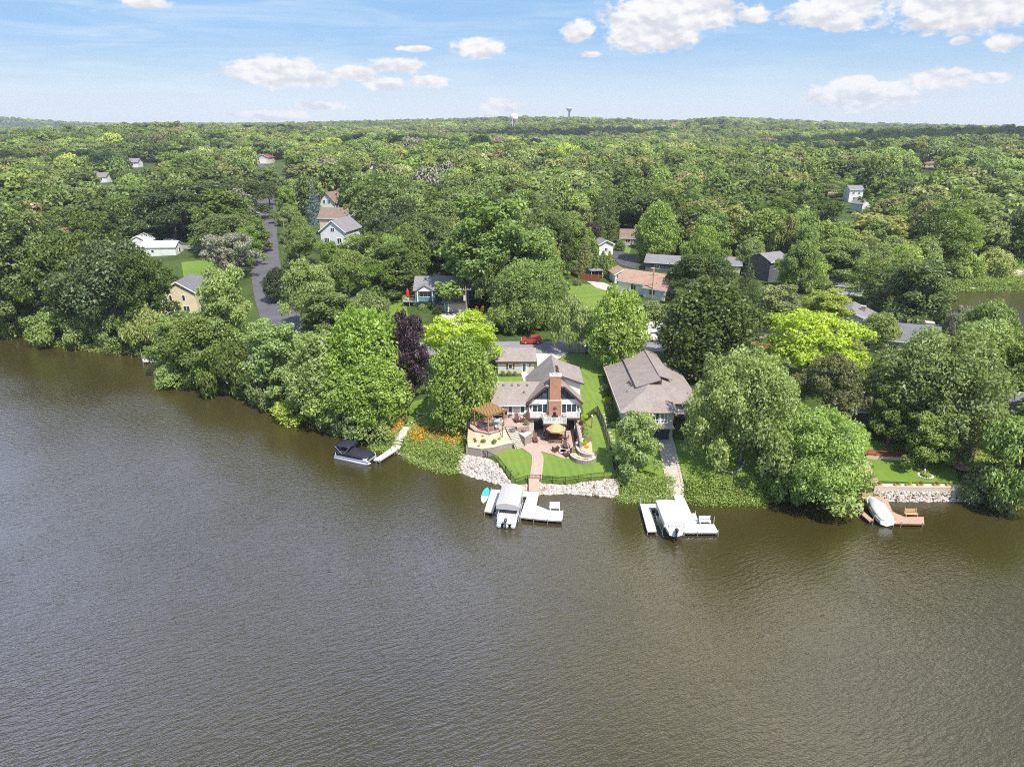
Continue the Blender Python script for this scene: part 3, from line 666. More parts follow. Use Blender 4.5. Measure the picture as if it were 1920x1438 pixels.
# balcony
b = MB().box(-GW - .1, -1.9, DZ - .30, GW + .1, -.005, DZ - .02).box(-2.05, -4.1, DZ - .30, 1.85, -1.9, DZ - .02)
bal = b.build('balcony', 'trim_brown', r)
MB().box(-GW - .04, -1.84, DZ - .018, GW + .04, -.01, DZ + .01).box(-1.99, -4.04, DZ - .018, 1.79, -1.84, DZ + .01).build('deck_boards', 'wood_grey', bal)
path = [(-GW, -.1), (-GW, -1.8), (-2.0, -1.8), (-2.0, -4.0), (1.8, -4.0), (1.8, -1.8), (GW, -1.8), (GW, -.1)]
rl = MB(); gp = MB()
for (xa, ya), (xb, yb) in zip(path, path[1:]):
    ln = math.hypot(xb - xa, yb - ya); nn = max(1, round(ln / 1.35))
    for k in range(nn + 1):
        t_ = k / nn; rl.box(xa + (xb - xa) * t_ - .04, ya + (yb - ya) * t_ - .04, DZ, xa + (xb - xa) * t_ + .04, ya + (yb - ya) * t_ + .04, DZ + 1.03)
    rl.bar((xa, ya, DZ + 1.06), (xb, yb, DZ + 1.06), .09, .05); rl.bar((xa, ya, DZ + .12), (xb, yb, DZ + .12), .05, .05)
    gp.bar((xa, ya, DZ + .57), (xb, yb, DZ + .57), .015, .80)
ro = rl.build('railing', 'trim_white', bal); gp.build('glass_panel', 'glass_rail', ro)
for x in (-1.9, 1.45): MB().box(x, -3.9, -.3, x + .25, -3.65, DZ - .3).build('post', 'trim_brown', bal)
# left wing
LX0, LX1, LY0, LY1 = -9.85, -GW + .02, .35, 7.0; LE = 7.35 - HZ; LR = 9.45 - HZ; ym = 3.5
prof = [(LY0, DZ - 1.2), (LY1, DZ - 1.2), (LY1, LE), (ym, LR - .1), (LY0, LE)]
MB().ext([(LX0, y, z) for y, z in prof], (LX1 - LX0, 0, 0)).build('wing_wall', 'siding_cream', r)
mm = MB(); g = (LR - LE) / (ym - LY0)
for s, ye in ((-1, LY0 - .7), (1, LY1 + .6)):
    ze = LE - (.7 if s < 0 else .6) * g
    mm.slab([(LX0 - .45, ye, ze + .18), (-GW + 1.6 if s < 0 else -GW + 1.6, ye, ze + .18), (-GW + 2.6, ym, LR + .18), (LX0 - .45, ym, LR + .18)], .18)
wr = mm.build('wing_roof', 'shingle_taupe', r)
for x in (-8.3, -6.9, -5.8, -4.4): MB().box(x - .17, ym - .85, LR - .30, x + .17, ym - .5, LR - .02).build('roof_vent', 'shingle_grey', wr)
MB().box(-5.05, 1.5, LE + .9, -4.85, 1.7, LE + 1.35).build('vent_pipe', 'shingle_grey', wr)
MB().box(LX0 - .45, LY0 - .76, LE - .7 * g - .1, -GW - .55, LY0 - .705, LE - .7 * g + .12).build('gutter', 'trim_white', r)
window(r, (-8.75, LY0, DZ + .75), 1.2, .95, 0, 2); door(r, (-7.2, LY0, DZ - .28), .85, 2.1); door(r, (-5.2, LY0, DZ - .28), .85, 2.1)
MB().box(-6.6, LY0 - .06, DZ + 1.55, -5.85, LY0 - .005, DZ + 1.68).box(-6.3, LY0 - .06, DZ + 1.69, -6.12, LY0 - .005, DZ + 1.85).build('wall_plaque', 'trim_dark', r)
for x in (-4.45,): MB().box(x - .1, LY0 - .2, DZ + 1.0, x + .1, LY0 - .02, DZ + 1.35).build('wall_lamp', 'trim_dark', r)

# detached garage behind it
gz = Hg(.7, 122)
g_ = gable_house('garage', 'cream detached garage with brown shutters beside the street behind the lake house', 'garage', (.75, 124.6, gz), 0, 6.9, 6.0, 2.55, 1.45, 'siding_cream', 'shingle_taupe', .4,
    wins=[('f', -1.05, .95, .75, .95, 1)], doors=[('f', 1.55, .05, .9, 2.05)], trim='trim_brown')
for x in (-1.66, -.44): MB().box(x - .16, -3.06, .9, x + .16, -3.005, 1.95).build('shutter', 'shutter_brown', g_)
MB().box(2.55, -3.18, 1.55, 2.72, -3.0, 1.85).build('wall_lamp', 'trim_dark', g_)

# ------------------------------------------------------------------ right-hand house with hipped taupe roof
NX, NY, NZ = 23.7, 108.5, 2.4
r = thing('ranch_house', 'wide ranch house under a taupe hipped roof beside the cobbled walk', 'house', (NX, NY, NZ))
ZE = 7.5 - NZ; x0, x1, yb, yf, xw, yw = 17.6 - NX, 29.9 - NX, 118.4 - NY, 102.4 - NY, 25.5 - NX, 98.7 - NY
MB().prism([(x0, yw), (xw, yw), (xw, yf), (x1, yf), (x1, yb), (x0, yb)], -1.2, ZE).build('wall', 'siding_beige', r)
o_ = .6; X0, X1, YB, YF, XW, YW = x0 - o_, x1 + o_, yb + o_, yf - o_, xw + o_, yw - o_
p = .40; XR = (X0 + X1) / 2; RR = ZE + (X1 - X0) / 2 * p; XA = (X0 + XW) / 2; RA = ZE + (XW - X0) / 2 * p; YA = YW + (XW - X0) / 2
yj = YF + (XR - XW)
tt = .16
m = MB()
m.slab([(X0, YW, ZE + tt), (XW, YW, ZE + tt), (XA, YA, RA + tt)], .14)                                   # front hip
m.slab([(X0, YW, ZE + tt), (XA, YA, RA + tt), (XR, YF + (X1 - X0) / 2 - .9, RR + tt), (XR, YB, RR + tt), (X0, YB, ZE + tt)], .14)  # left slope
m.slab([(XW, YW, ZE + tt), (XW, YF, ZE + tt), (XR + 1.2, YF + 3.2, ZE + 3.2 * p + tt), (XR, YF + (X1 - X0) / 2 - .9, RR + tt), (XA, YA, RA + tt)], .14)
m.slab([(XW, YF, ZE + tt), (X1, YF, ZE + tt), (XR, YF + (X1 - X0) / 2 - .9, RR + tt), (XR + 1.2, YF + 3.2, ZE + 3.2 * p + tt)], .14)
m.slab([(X1, YF, ZE + tt), (X1, YB, ZE + tt), (XR, YB, RR + tt), (XR, YF + (X1 - X0) / 2 - .9, RR + tt)], .14)
rf = m.build('roof', 'shingle_taupe', r)
# raised clerestory roof along the ridge
cx0, cx1, cy0, cy1 = -3.4, .9, -4.2, YB + 1.3; zc0 = ZE + (cx0 - X0) * p + .42; zc1 = RR + .32
MB().ext([(cx0 + .35, cy0 + .5, ZE + .6), (cx1, cy0 + .5, RR - .6), (cx1, cy0 + .5, zc1 - .05), (cx0 + .35, cy0 + .5, zc0 - .02)], (0, cy1 - cy0 - 1, 0)).build('clerestory_wall', 'trim_brown', r)
MB().slab([(cx0, cy0, zc0 + .1), (cx1 - .25, cy0, zc1 + .1), (cx1 - .25, cy1, zc1 + .1), (cx0, cy1, zc0 + .1)], .16).slab([(cx1 - .25, cy0 + 2.0, zc1 + .1), (cx1 + 2.1, cy0 + 2.0, zc1 - .62), (cx1 + 2.1, cy1, zc1 - .62), (cx1 - .25, cy1, zc1 + .1)], .16).build('clerestory_roof', 'shingle_taupe', r)
MB().bar((cx1 - .25, cy0 + 2.1, zc1 + .15), (cx1 - .25, cy1, zc1 + .15), .09, .06).build('ridge_flashing', 'trim_brown', rf)
for k in range(3): MB().box(cx0 - .75 + .12 * k, cy0 + 3.3 - k * .85, ZE + (cx0 - .75 - X0) * p + .05, cx0 - .4 + .12 * k, cy0 + 3.6 - k * .85, ZE + (cx0 - .4 - X0) * p + .42).build('roof_vent', 'trim_brown', rf)
MB().tube([(-4.8, -4.2, ZE + .6), (-4.8, -4.2, ZE + 1.3)], .06, 6).build('vent_pipe', 'trim_brown', rf)
gt = MB().box(X0 - .1, YW, ZE - .06, X0 - .005, YB, ZE + .14).box(X0, YW - .1, ZE - .06, XW, YW - .005, ZE + .14).box(XW + .005, YF - .1, ZE - .06, X1, YF - .005, ZE + .14)
gt.build('gutter', 'stucco_tan', r)
for x in (-1.05, .32): window(r, (x, yw, 5.35 - NZ), 1.24, 1.85, 0, 2, 1, 'trim_white', 'glass_dark' if x < 0 else 'glass_curtain', .11)
window(r, (-3.2, yw, 5.5 - NZ), .9, 1.6, 0, 1, 0, 'trim_white', 'glass_curtain'); window(r, (-5.0, yw, 5.5 - NZ), .7, 1.2)
window(r, (xw, yw + 1.4, 5.5 - NZ), 1.0, 1.5, math.pi / 2, 1)
for x in (2.6, 4.0, 5.4): window(r, (x, yf, 5.4 - NZ), 1.2, 1.75, 0, 1, 0, 'trim_white', 'glass_curtain', .1)
door(r, (2.45, yf, .1), 1.0, 2.2, 0, 'trim_dark'); door(r, (4.4, yf, .1), 1.8, 2.2, 0, 'door_white')
MB().box(-1.75, yw - .05, .05, 1.35, yw + .02, 2.3).build('patio_opening', 'glass_dark', r)
MB().box(-2.2, yw - 1.3, 2.55, xw, yw - .005, 2.72).build('balcony', 'stucco_tan', r)
for y in (2.0, 5.5, -6.0): window(r, (x0, y, 5.6 - NZ), 1.2, 1.0, -math.pi / 2, 2)
ac = MB()

# ------------------------------------------------------------------ blue split-level house on the hill
bz = Hg(-14, 157); BX, BY = -16.9, 165.5
r = thing('split_level_house', 'teal blue split-level house with white trimmed gables and double garage across the street', 'house', (BX, BY, bz))
E_ = 12.2 - bz; RB = 14.5 - bz; hw = 6.4; hd = 4.5
prof = [(-hd, -1.5), (hd, -1.5), (hd, E_), (0, RB), (-hd, E_)]
MB().ext([(-hw, y, z) for y, z in prof], (hw * 2, 0, 0)).build('wall', 'siding_teal', r)
m = MB(); g = (RB - E_) / hd
for s in (-1, 1): m.slab([(-hw - .5, s * (hd + .5), E_ - .5 * g + .16), (hw + .5, s * (hd + .5), E_ - .5 * g + .16), (hw + .5, 0, RB + .16), (-hw - .5, 0, RB + .16)], .16)
rf = m.build('roof', 'shingle_grey', r)
for gx, gw in ((-3.95, 1.95), (2.45, 1.2), (5.1, 1.1)):                         # three small front gables on white piers
    gr = gw * .62
    d = MB()
    for s in (-1, 1): d.slab([(gx + s * (gw + .25), -hd - 1.05, E_ + .02), (gx, -hd - 1.05, E_ + gr + .22), (gx, -hd + 2.2, E_ + gr + .22), (gx + s * (gw + .25), -hd + 1.2, E_ + .02)], .12)
    d.build('dormer_roof', 'shingle_grey', rf)
    MB().ext([(gx - gw, -hd - .8, E_ - .15), (gx + gw, -hd - .8, E_ - .15), (gx, -hd - .8, E_ + gr)], (0, 1.2, 0)).build('gable_panel', 'trim_white', r)
    MB().box(gx - gw, -hd - .8, E_ - 2.7, gx - gw + .3, -hd - .5, E_ - .16).build('pier', 'trim_white', r); MB().box(gx + gw - .3, -hd - .8, E_ - 2.7, gx + gw, -hd - .5, E_ - .16).build('pier', 'trim_white', r)
    window(r, (gx, -hd, E_ - 1.75), gw * 1.5, 1.45, 0, 3 if gw > 1.5 else 1)
MB().box(-hw - .06, -hd - .06, E_ - 3.2, -hw + .22, -hd + .2, E_ - .1).build('corner_trim', 'trim_white', r)
door(r, (-.55, -hd, E_ - 3.1), 1.9, 2.15, 0, 'trim_dark'); MB().tube([(-.55, -hd - .06, E_ - .85), (-.55, -hd + .02, E_ - .85)], .62, 16).build('fanlight', 'trim_dark', r)
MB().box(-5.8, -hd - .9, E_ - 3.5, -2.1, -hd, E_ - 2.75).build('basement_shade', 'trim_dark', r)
# garage wing in front
gx0, gx1, gy = 1.0, 6.4, -hd - 4.2
MB().box(gx0, gy, -1.2, gx1, -hd + .02, 2.35).build('garage_wall', 'siding_teal', r)
MB().slab([(gx0 - .7, gy - .55, 2.45), (gx1 + .4, gy - .55, 2.45), (gx1 + .4, -hd + .02, 3.95), (gx0 - .2, -hd + .02, 3.95)], .16).build('garage_roof', 'shingle_grey', r)
garage_door(r, (3.85, gy, .05), 4.3, 2.05, 0, 'stucco_tan')
for x in (gx0 + .08, gx0 + .95, gx1 - .1): MB().box(x - .08, gy - .09, 0, x + .08, gy - .005, 2.3).build('trim_post', 'trim_white', r)
MB().box(gx0 - 2.2, gy + .5, -.6, gx0 - .005, gy + .85, 1.5).build('retaining_wall', 'wall_block', r)
# side deck
dk_ = MB().box(-hw - 3.2, -hd + .2, E_ - 3.0, -hw - .005, -hd + 3.8, E_ - 2.85)
for x in (-hw - 3.15, -hw - 1.6, -hw - .15): dk_.box(x, -hd + .2, -1, x + .1, -hd + .3, E_ - 1.95)
for k in range(12): dk_.box(-hw - 3.1 + k * .26, -hd + .22, E_ - 2.85, -hw - 3.07 + k * .26, -hd + .26, E_ - 1.98)
dk_.bar((-hw - 3.15, -hd + .25, E_ - 1.95), (-hw, -hd + .25, E_ - 1.95), .1, .06); dk_.build('side_deck', 'wood_grey', r)

# ------------------------------------------------------------------ other houses, each where its pixel meets the hill
def put(px, py): q = gnd(px, py); return (q.x, q.y, q.z)
def hs(px, py, dy=0.):
    q = gnd(px, py); return (q.x, q.y + dy, Hg(q.x, q.y + dy))
# orange-roofed ranch and its garage
l = hs(1214, 556, 5); gable_house('bungalow', 'white bungalow with rust orange roof turned cornerwise on the hill', 'house', l, R(-38), 11.5, 8.0, 3.2, 2.1, 'siding_white', 'shingle_rust', .5,
    wins=[('f', -1.2, 1.0, 1.6, 1.5, 2), ('l', -2, 1, 1.2, 1.2, 2), ('f', 3.8, 1.0, 1.4, 1.3, 2), ('r', 0, 1, 2.0, 1.3, 2)], chim=(1.5, 1.2, 6.2, .7, 'brick'))
l = hs(1236, 560, 1.5); gable_house('bungalow_wing', 'low front wing of the white bungalow under the same rust roof', 'house', l, R(-38), 6.0, 5.0, 2.8, 1.5, 'siding_white', 'shingle_rust', .4,
    wins=[('f', -.6, .9, 1.7, 1.4, 3), ('r', 0, .9, 1.5, 1.4, 2)])
l = hs(1165, 531, 3); gable_house('garage', 'small white garage with rust roof and dark open door left of the bungalow', 'garage', l, R(8), 4.6, 5.5, 2.4, 1.3, 'siding_white', 'shingle_rust', .35, ridge='y', gdoor=('f', 0, .02, 3.4, 2.0))
_o = [o for o in bpy.data.objects if o.name.startswith('garage_door')][-1]; _o.data.materials[0] = M['trim_dark']
l = hs(1131, 478, 3); gable_house('cottage', 'small white cottage behind the cul-de-sac hedge, gable end forward', 'house', l, R(14), 5.0, 7, 3.6, 1.2, 'siding_white', 'shingle_grey', .5, ridge='y', wins=[('f', 0, 1.2, 1.1, 1.1, 2)])
l = hs(1192, 462, 5); gable_house('cottage', 'low cottage with maroon roof half hidden behind a tall bright tree', 'house', l, R(-8), 9.5, 7, 2.8, 2.3, 'stucco_tan', 'shingle_brown', .5, wins=[('f', -2.2, .9, 1.6, 1.2, 2), ('f', .6, .9, 1.2, 1.2, 2)])
l = hs(1252, 512, 4); gable_house('grey_house', 'grey house with low pale roof behind the bungalow', 'house', l, R(-20), 11, 7, 3.0, 1.5, 'siding_grey', 'shingle_grey', .5, wins=[('f', -2, 1, 1.4, 1.1, 2)])
l = hs(1368, 515, 4); gable_house('grey_house', 'pale-roofed house between two dark trees right of the bungalow', 'house', l, R(-15), 8, 7, 3.0, 1.5, 'siding_beige', 'shingle_grey', .5, wins=[('f', -1, 1, 1.4, 1.1, 2)])
l = hs(1446, 527, 4); gable_house('charcoal_house', 'tall charcoal house with white corner trim beside a red awning', 'house', l, R(28), 7.5, 8, 6.0, 1.6, 'siding_grey', 'shingle_grey', .5, wins=[('f', -1.7, 3.6, 1.0, 1.5, 1), ('r', -2, 3.4, 1.0, 1.6, 1), ('r', 1, 3.4, 1.0, 1.6, 1), ('f', 1.5, 3.6, 1.0, 1.5, 1)])
l = hs(1602, 379, 3); gable_house('villa', 'tall narrow white house among pines far up the slope', 'house', l, R(0), 7, 7, 6.2, 1.8, 'siding_white', 'shingle_grey', .4, wins=[('f', -1.5, 3.8, 1.2, 1.4, 2), ('f', 1.5, 3.8, 1.2, 1.4, 2), ('f', 0, 1, 2.6, 1.6, 3)])
l = hs(1560, 363, 3); gable_house('chalet', 'small tan chalet left of the narrow white house', 'house', l, R(10), 6, 6, 3.4, 2.0, 'stucco_tan', 'shingle_brown', .5, ridge='y', wins=[('f', 0, 1.2, 1.4, 1.3, 2)])
l = hs(1618, 396, 3); gable_house('chalet', 'grey-roofed gabled chalet just below the narrow white house', 'house', l, R(30), 6.5, 6, 3.4, 2.2, 'siding_white', 'shingle_grey', .5, ridge='y', wins=[('f', 0, 1.2, 1.4, 1.3, 2)])
l = hs(1750, 314, 3); gable_house('lodge', 'long low brown-roofed lodge in the dark far wood on the right', 'house', l, R(4), 22, 9, 3.6, 2.5, 'stucco_tan', 'shingle_brown', .6, wins=[('f', -5, 1, 2, 1.2, 2), ('f', 3, 1, 2, 1.2, 2)])
# right side roofs
l = hs(1606, 628, 4); gable_house('bay_house', 'grey-roofed house with white gutter half sunk in trees left of the bay', 'house', l, R(-30), 11, 9, 3.2, 2.1, 'siding_white', 'shingle_grey', .5, ridge='y', wins=[('f', -2, 1, 1.5, 1.3, 2), ('l', 0, 1, 1.5, 1.3, 2)], chim=(2.2, .5, 5.6, .9, 'wall_block'))
l = hs(1706, 668, 4); gable_house('bay_house', 'slate-roofed house with tan chimney behind the large spreading tree', 'house', l, R(-22), 12, 9, 3.4, 2.2, 'siding_beige', 'shingle_dark', .5, wins=[('f', -2, 1, 1.5, 1.3, 2)], chim=(4.6, 1.5, 6.0, 1.5, 'stucco_tan'))
l = hs(1863, 818, 4.5); gable_house('lakeside_house', 'dark grey lakeside house with slate roof at the right edge', 'house', l, R(-12), 10, 8, 3.2, 1.8, 'siding_grey', 'shingle_dark', .6, wins=[('f', -2.6, .7, 1.6, 1.2, 2), ('f', 1.2, .7, 2.0, 1.2, 2)])
l = hs(1676, 828, 6); gable_house('boathouse', 'dark boathouse deep in the shade of the big spreading trees', 'house', l, R(-8), 9, 6, 2.6, 1.5, 'siding_grey', 'shingle_dark', .5, wins=[('f', -1, .8, 1.6, 1.1, 2)])
l = hs(1590, 552, 3); gable_house('bay_garage', 'low pale grey garage roof between the bay trees', 'garage', l, R(-20), 9, 7, 2.6, 1.6, 'siding_white', 'shingle_grey', .5, gdoor=('f', 0, .02, 3.0, 2.1))
# left side
l = hs(338, 592, 5); yr = gable_house('yellow_house', 'yellow house with slate roof and dark windows above the wooded shore', 'house', l, R(2), 8.5, 9, 5.4, 2.6, 'siding_yellow', 'shingle_dark', .45, ridge='y', wins=[('f', -2, 3.2, .8, 1.5, 1), ('f', 1.2, 3.2, .8, 1.5, 1), ('f', -2.4, .4, 1.6, 1.6, 2), ('f', 1.5, .4, 1.6, 1.6, 2)])
l = hs(362, 572, 8); gable_house('yellow_house_wing', 'slate-roofed right wing of the yellow house', 'house', l, R(-24), 9, 7, 4.0, 1.8, 'siding_yellow', 'shingle_dark', .45, wins=[('f', 2.0, 1.4, .9, 1.3, 1)])
l = hs(296, 481, 4); gable_house('shed', 'long white metal-roofed shed beside the lane', 'shed', l, R(3), 11.5, 6.5, 2.9, 1.5, 'siding_white', 'metal_white', .3, wins=[('f', -2, 1.0, 1, 1, 1)], doors=[('r', 0, .05, 1.6, 2.2)])
l = hs(258, 474, 4); gable_house('shed', 'shorter white metal-roofed shed standing left of the long one', 'shed', l, R(8), 7, 7.5, 3.4, 2.0, 'siding_white', 'metal_white', .3, ridge='y', doors=[('f', 0, .05, 1.6, 2.2)])
l = hs(637, 478, 5); gable_house('tall_white_house', 'white gabled house with grey roof showing above trees right of the street', 'house', l, R(-14), 9, 12, 7.8, 3.4, 'siding_white', 'shingle_grey', .5, ridge='y', wins=[('f', 0, 7.6, 1.4, 1.3, 2), ('f', -2.4, 3.8, 1.8, 1.8, 3), ('f', 2.2, 3.8, 1.6, 1.8, 2), ('f', -2.4, .4, 1.4, 2.2, 1), ('f', 2.4, .4, 1.4, 2.2, 1)])
l = hs(650, 446, 8); gable_house('brown_roofed_house', 'long tan house with brown roof and pale chimney behind the white gable', 'house', l, R(-4), 21, 10, 7.0, 3.0, 'stucco_tan', 'shingle_brown', .6, wins=[('f', 5.0, 4.8, 1.5, 1.2, 2), ('f', 7.4, 4.8, 1.5, 1.2, 2)], chim=(9.2, -4.6, 12.0, 1.2, 'stucco_white'))
l = hs(620, 405, 6); gable_house('timbered_house', 'white half-timbered gable house just below the maroon roof', 'house', l, R(-20), 9, 10, 5.5, 4.4, 'stucco_white', 'shingle_brown', .5, ridge='y', wins=[('f', -1.2, 5.0, 1.3, 1.6, 2), ('f', 1.3, 5.0, 1.3, 1.6, 2), ('f', 0, 1, 3, 1.8, 3)], trim='trim_brown')
l = hs(618, 388, 8); gable_house('maroon_roofed_house', 'cream house with steep maroon roof and dormer up the street', 'house', l, R(-10), 12, 9, 7.0, 4.2, 'siding_cream', 'shingle_maroon', .5, wins=[('f', -2, 5.0, 1.4, 1.5, 2)])
l = hs(493, 308, 8); gable_house('red_roofed_garage', 'pale garage with red roof at the far end of the street', 'garage', l, R(-6), 12, 11, 5.2, 2.6, 'siding_cream', 'shingle_maroon', .7, ridge='y', gdoor=('f', 0, .1, 6, 3.4))
l = hs(517, 288, 8); gable_house('far_house', 'small tan house peeping out right of the red-roofed garage', 'house', l, R(0), 9, 9, 5, 2.5, 'stucco_tan', 'shingle_brown', .7, wins=[('f', 0, 1.5, 2, 1.8, 2)])
l = hs(690, 318, 6); gable_house('far_house', 'pale grey roof in the wood right of the street end', 'house', l, R(0), 16, 10, 4, 3, 'siding_white', 'shingle_grey', .7, wins=[('f', 0, 1.2, 2.4, 1.6, 2)])
l = hs(275, 302, 6); gable_house('far_house', 'tan-roofed house glinting through yellow trees far left', 'house', l, R(0), 22, 10, 5, 2.6, 'stucco_tan', 'shingle_rust', .7, wins=[('f', -4, 1.5, 2.4, 1.8, 2), ('f', 4, 1.5, 2.4, 1.8, 2)])
l = hs(247, 315, 6); gable_house('far_house', 'small white house below the tan roof far left', 'house', l, R(0), 11, 9, 5, 2.6, 'siding_white', 'shingle_grey', .7, wins=[('f', 0, 1.5, 2.4, 1.8, 2)])
l = hs(190, 343, 4); gable_house('far_house', 'little white house in a dark gap among left trees', 'house', l, R(0), 8, 8, 4.5, 2.0, 'siding_white', 'shingle_grey', .6, wins=[('f', 0, 1.5, 2, 1.6, 2)])
l = hs(735, 495, 6); gable_house('hidden_house', 'tan house with white trim glimpsed behind trees above the teal house', 'house', l, R(-8), 22, 8, 5.0, 2.4, 'stucco_tan', 'shingle_brown', .5, wins=[('f', 7.5, 2.2, 2.2, 1.8, 2), ('f', -4, 2.2, 2, 1.8, 2)])

# gazebo, fences, pergolas ------------------------------------------------
l = hs(1118, 523, 2); r = thing('gazebo', 'small grey hip-roofed gazebo behind a brown fence left of the white garage', 'gazebo', l, R(6))
m = MB(); a = 2.0
for sx in (-1, 1):
    for sy in (-1, 1): MB().box(sx * 1.6 - .08, sy * 1.6 - .08, -.2, sx * 1.6 + .08, sy * 1.6 + .08, 2.3).build('post', 'stucco_tan', r)
cs = [(-a, -a), (a, -a), (a, a), (-a, a)]
for i in range(4):
    p0, p1 = cs[i], cs[(i + 1) % 4]; m.slab([(p0[0], p0[1], 2.3), (p1[0], p1[1], 2.3), (p1[0] * .15, p1[1] * .15, 3.2), (p0[0] * .15, p0[1] * .15, 3.2)], .1)
m.box(-.4, -.4, 3.18, .4, .4, 3.32); m.build('roof', 'shingle_grey', r)
def board_fence(name, label, p0, p1, h, mat, gap=.16):
    a, b = Vector(p0), Vector(p1); L = (b - a).length; r = thing(name, label, 'fence', p0, math.atan2(b.y - a.y, b.x - a.x)); m = MB(); n = int(L / gap)
    def zz(x): q = a + (b - a) * (x / L); return Hg(q.x, q.y) - a.z
    for k in range(n): x = k * gap; z = zz(x); m.box(x, -.02, z - .1, x + gap * .86, .02, z + h)
    m.build('boards', mat, r); ps = MB()
    for k in range(int(L / 2.2) + 1): x = min(k * 2.2, L); z = zz(x); ps.box(x - .06, .02, z - .3, x + .06, .14, z + h + .1)
    ps.build('post', mat, r); return r
q0, q1, q2 = gnd(1088, 524), gnd(1126, 527), gnd(1126, 518)
board_fence('board_fence', 'reddish brown board fence in front of the gazebo', q0, q1, 1.7, 'cedar_red')
board_fence('board_fence', 'short low dark fence left of the gazebo by the lawn', gnd(1070, 515), gnd(1084, 522), 1.0, 'wood_brown', .3)
def pergola(name, label, loc, rz, w, d, h, mat, n=9, lattice=False, post='cedar', group=None):
    r = thing(name, label, 'pergola', loc, rz)
    for sx in (-1, 1):
        for sy in (-1, 1): MB().box(sx * w * .42 - .09, sy * d * .42 - .09, -.3, sx * w * .42 + .09, sy * d * .42 + .09, h).build('post', post, r)
    m = MB()
    for sy in (-1, 1): m.box(-w / 2, sy * d * .42 - .15, h - .02, w / 2, sy * d * .42 - .09, h + .22).box(-w / 2, sy * d * .42 + .09, h - .02, w / 2, sy * d * .42 + .15, h + .22)
    m.build('beam', post, r); m = MB()
    for k in range(n): y = -w / 2 + .05 + (w - .1) * k / (n - 1); m.box(y - .035, -d / 2, h + .222, y + .035, d / 2, h + .40)
    m.build('rafters', mat, r)
    if lattice:
        m = MB(); kk = int(d / .33)
        for k in range(kk + 1): y = -d / 2 + d * k / kk; m.box(-w / 2, y - .05, h + .402, w / 2, y + .05, h + .45)
        m.build('lattice', mat, r)
    return r
q = at(916, 800, 4.9)
PERG = (q.x + .1, q.y + .2, 4.92)
pergola('garden_pergola', 'orange cedar pergola with lattice roof standing cornerwise over the bar', PERG, R(43), 3.9, 3.9, 2.55, 'cedar', 13, True)
l = hs(1424, 676, 1); pergola('wood_pergola', 'reddish wooden pergola in a clearing right of the big dark maple', l, R(-35), 3.6, 3.0, 2.4, 'cedar_red', 8, False, 'cedar_red')
# water towers
q = ray(964, 241); D_ = 1450; p = q * (D_ / q.y); r = thing('water_tower', 'squat white water tower on legs rising from the far wood', 'water tower', (p.x, p.y, CAMH + p.z + 1))
m = MB().lathe([(0, 12.5), (5.2, 13.2), (7.6, 15.5), (8.0, 18), (8.0, 20.5), (7.0, 23.5), (4.2, 25.8), (0, 26.6)], n=24).build('tank', 'stucco_white', r, True)
for k in range(6): a = k * math.pi / 3; MB().tube([(7.2 * math.cos(a), 7.2 * math.sin(a), -16), (7.4 * math.cos(a), 7.4 * math.sin(a), 16)], .55, 8).build('leg', 'stucco_white', r)
MB().tube([(0, 0, -16), (0, 0, 13)], 1.0, 10).build('riser', 'stucco_white', r)
q = ray(1067, 222); D_ = 3300; p = q * (D_ / q.y); r = thing('water_tower', 'slim goblet-shaped grey water tower standing on the skyline', 'water tower', (p.x, p.y, CAMH + p.z - 20))
MB().tube([(0, 0, -30), (0, 0, 46)], [5, 3.6], 12).build('stem', 'steel_dark', r); MB().lathe([(3, 44), (8, 50), (14, 58), (15, 61), (12, 63.5), (4, 65), (0, 65.2)], n=20).build('tank', 'concrete', r, True)
# ------------------------------------------------------------------ foliage meshes: many small leaf sprays spread through the crown
def unit(a): return a / (np.linalg.norm(a, axis=-1, keepdims=True) + 1e-9)
def cards(P, N, size, vary, g, aspect=1.0, tang=None):
    n = len(P); t = g.normal(size=(n, 3)) if tang is None else tang + g.normal(size=(n, 3)) * .25
    t = unit(t - N * (t * N).sum(-1, keepdims=True)); b = np.cross(N, t)
    s = (size * g.uniform(.65, 1.35, n))[:, None]; w = s * g.uniform(.5, .8, n)[:, None] * aspect
    lift = N * s * .22
    V = np.stack([P - t * s * .55 - lift * .5, P + b * w * .5 + lift, P + t * s * .55 - lift * .8, P - b * w * .5 + lift], 1).reshape(-1, 3)
    F = np.arange(4 * n).reshape(n, 4)
    return V, F, vary
def leaf_mesh(name, parts, mat):
    V = []; F = []; A = []; k = 0
    for v, f, a in parts: V.append(v); F.append(f + k); A.append(a); k += len(v)
    V = np.concatenate(V); F = np.concatenate(F); A = np.concatenate(A)
    me = mesh_np(name, V, F); me.materials.append(M[mat] if mat else None)
    at_ = me.attributes.new('vary', 'FLOAT', 'FACE'); at_.data.foreach_set('value', np.clip(A, 0, 1).astype(np.float32)); return me
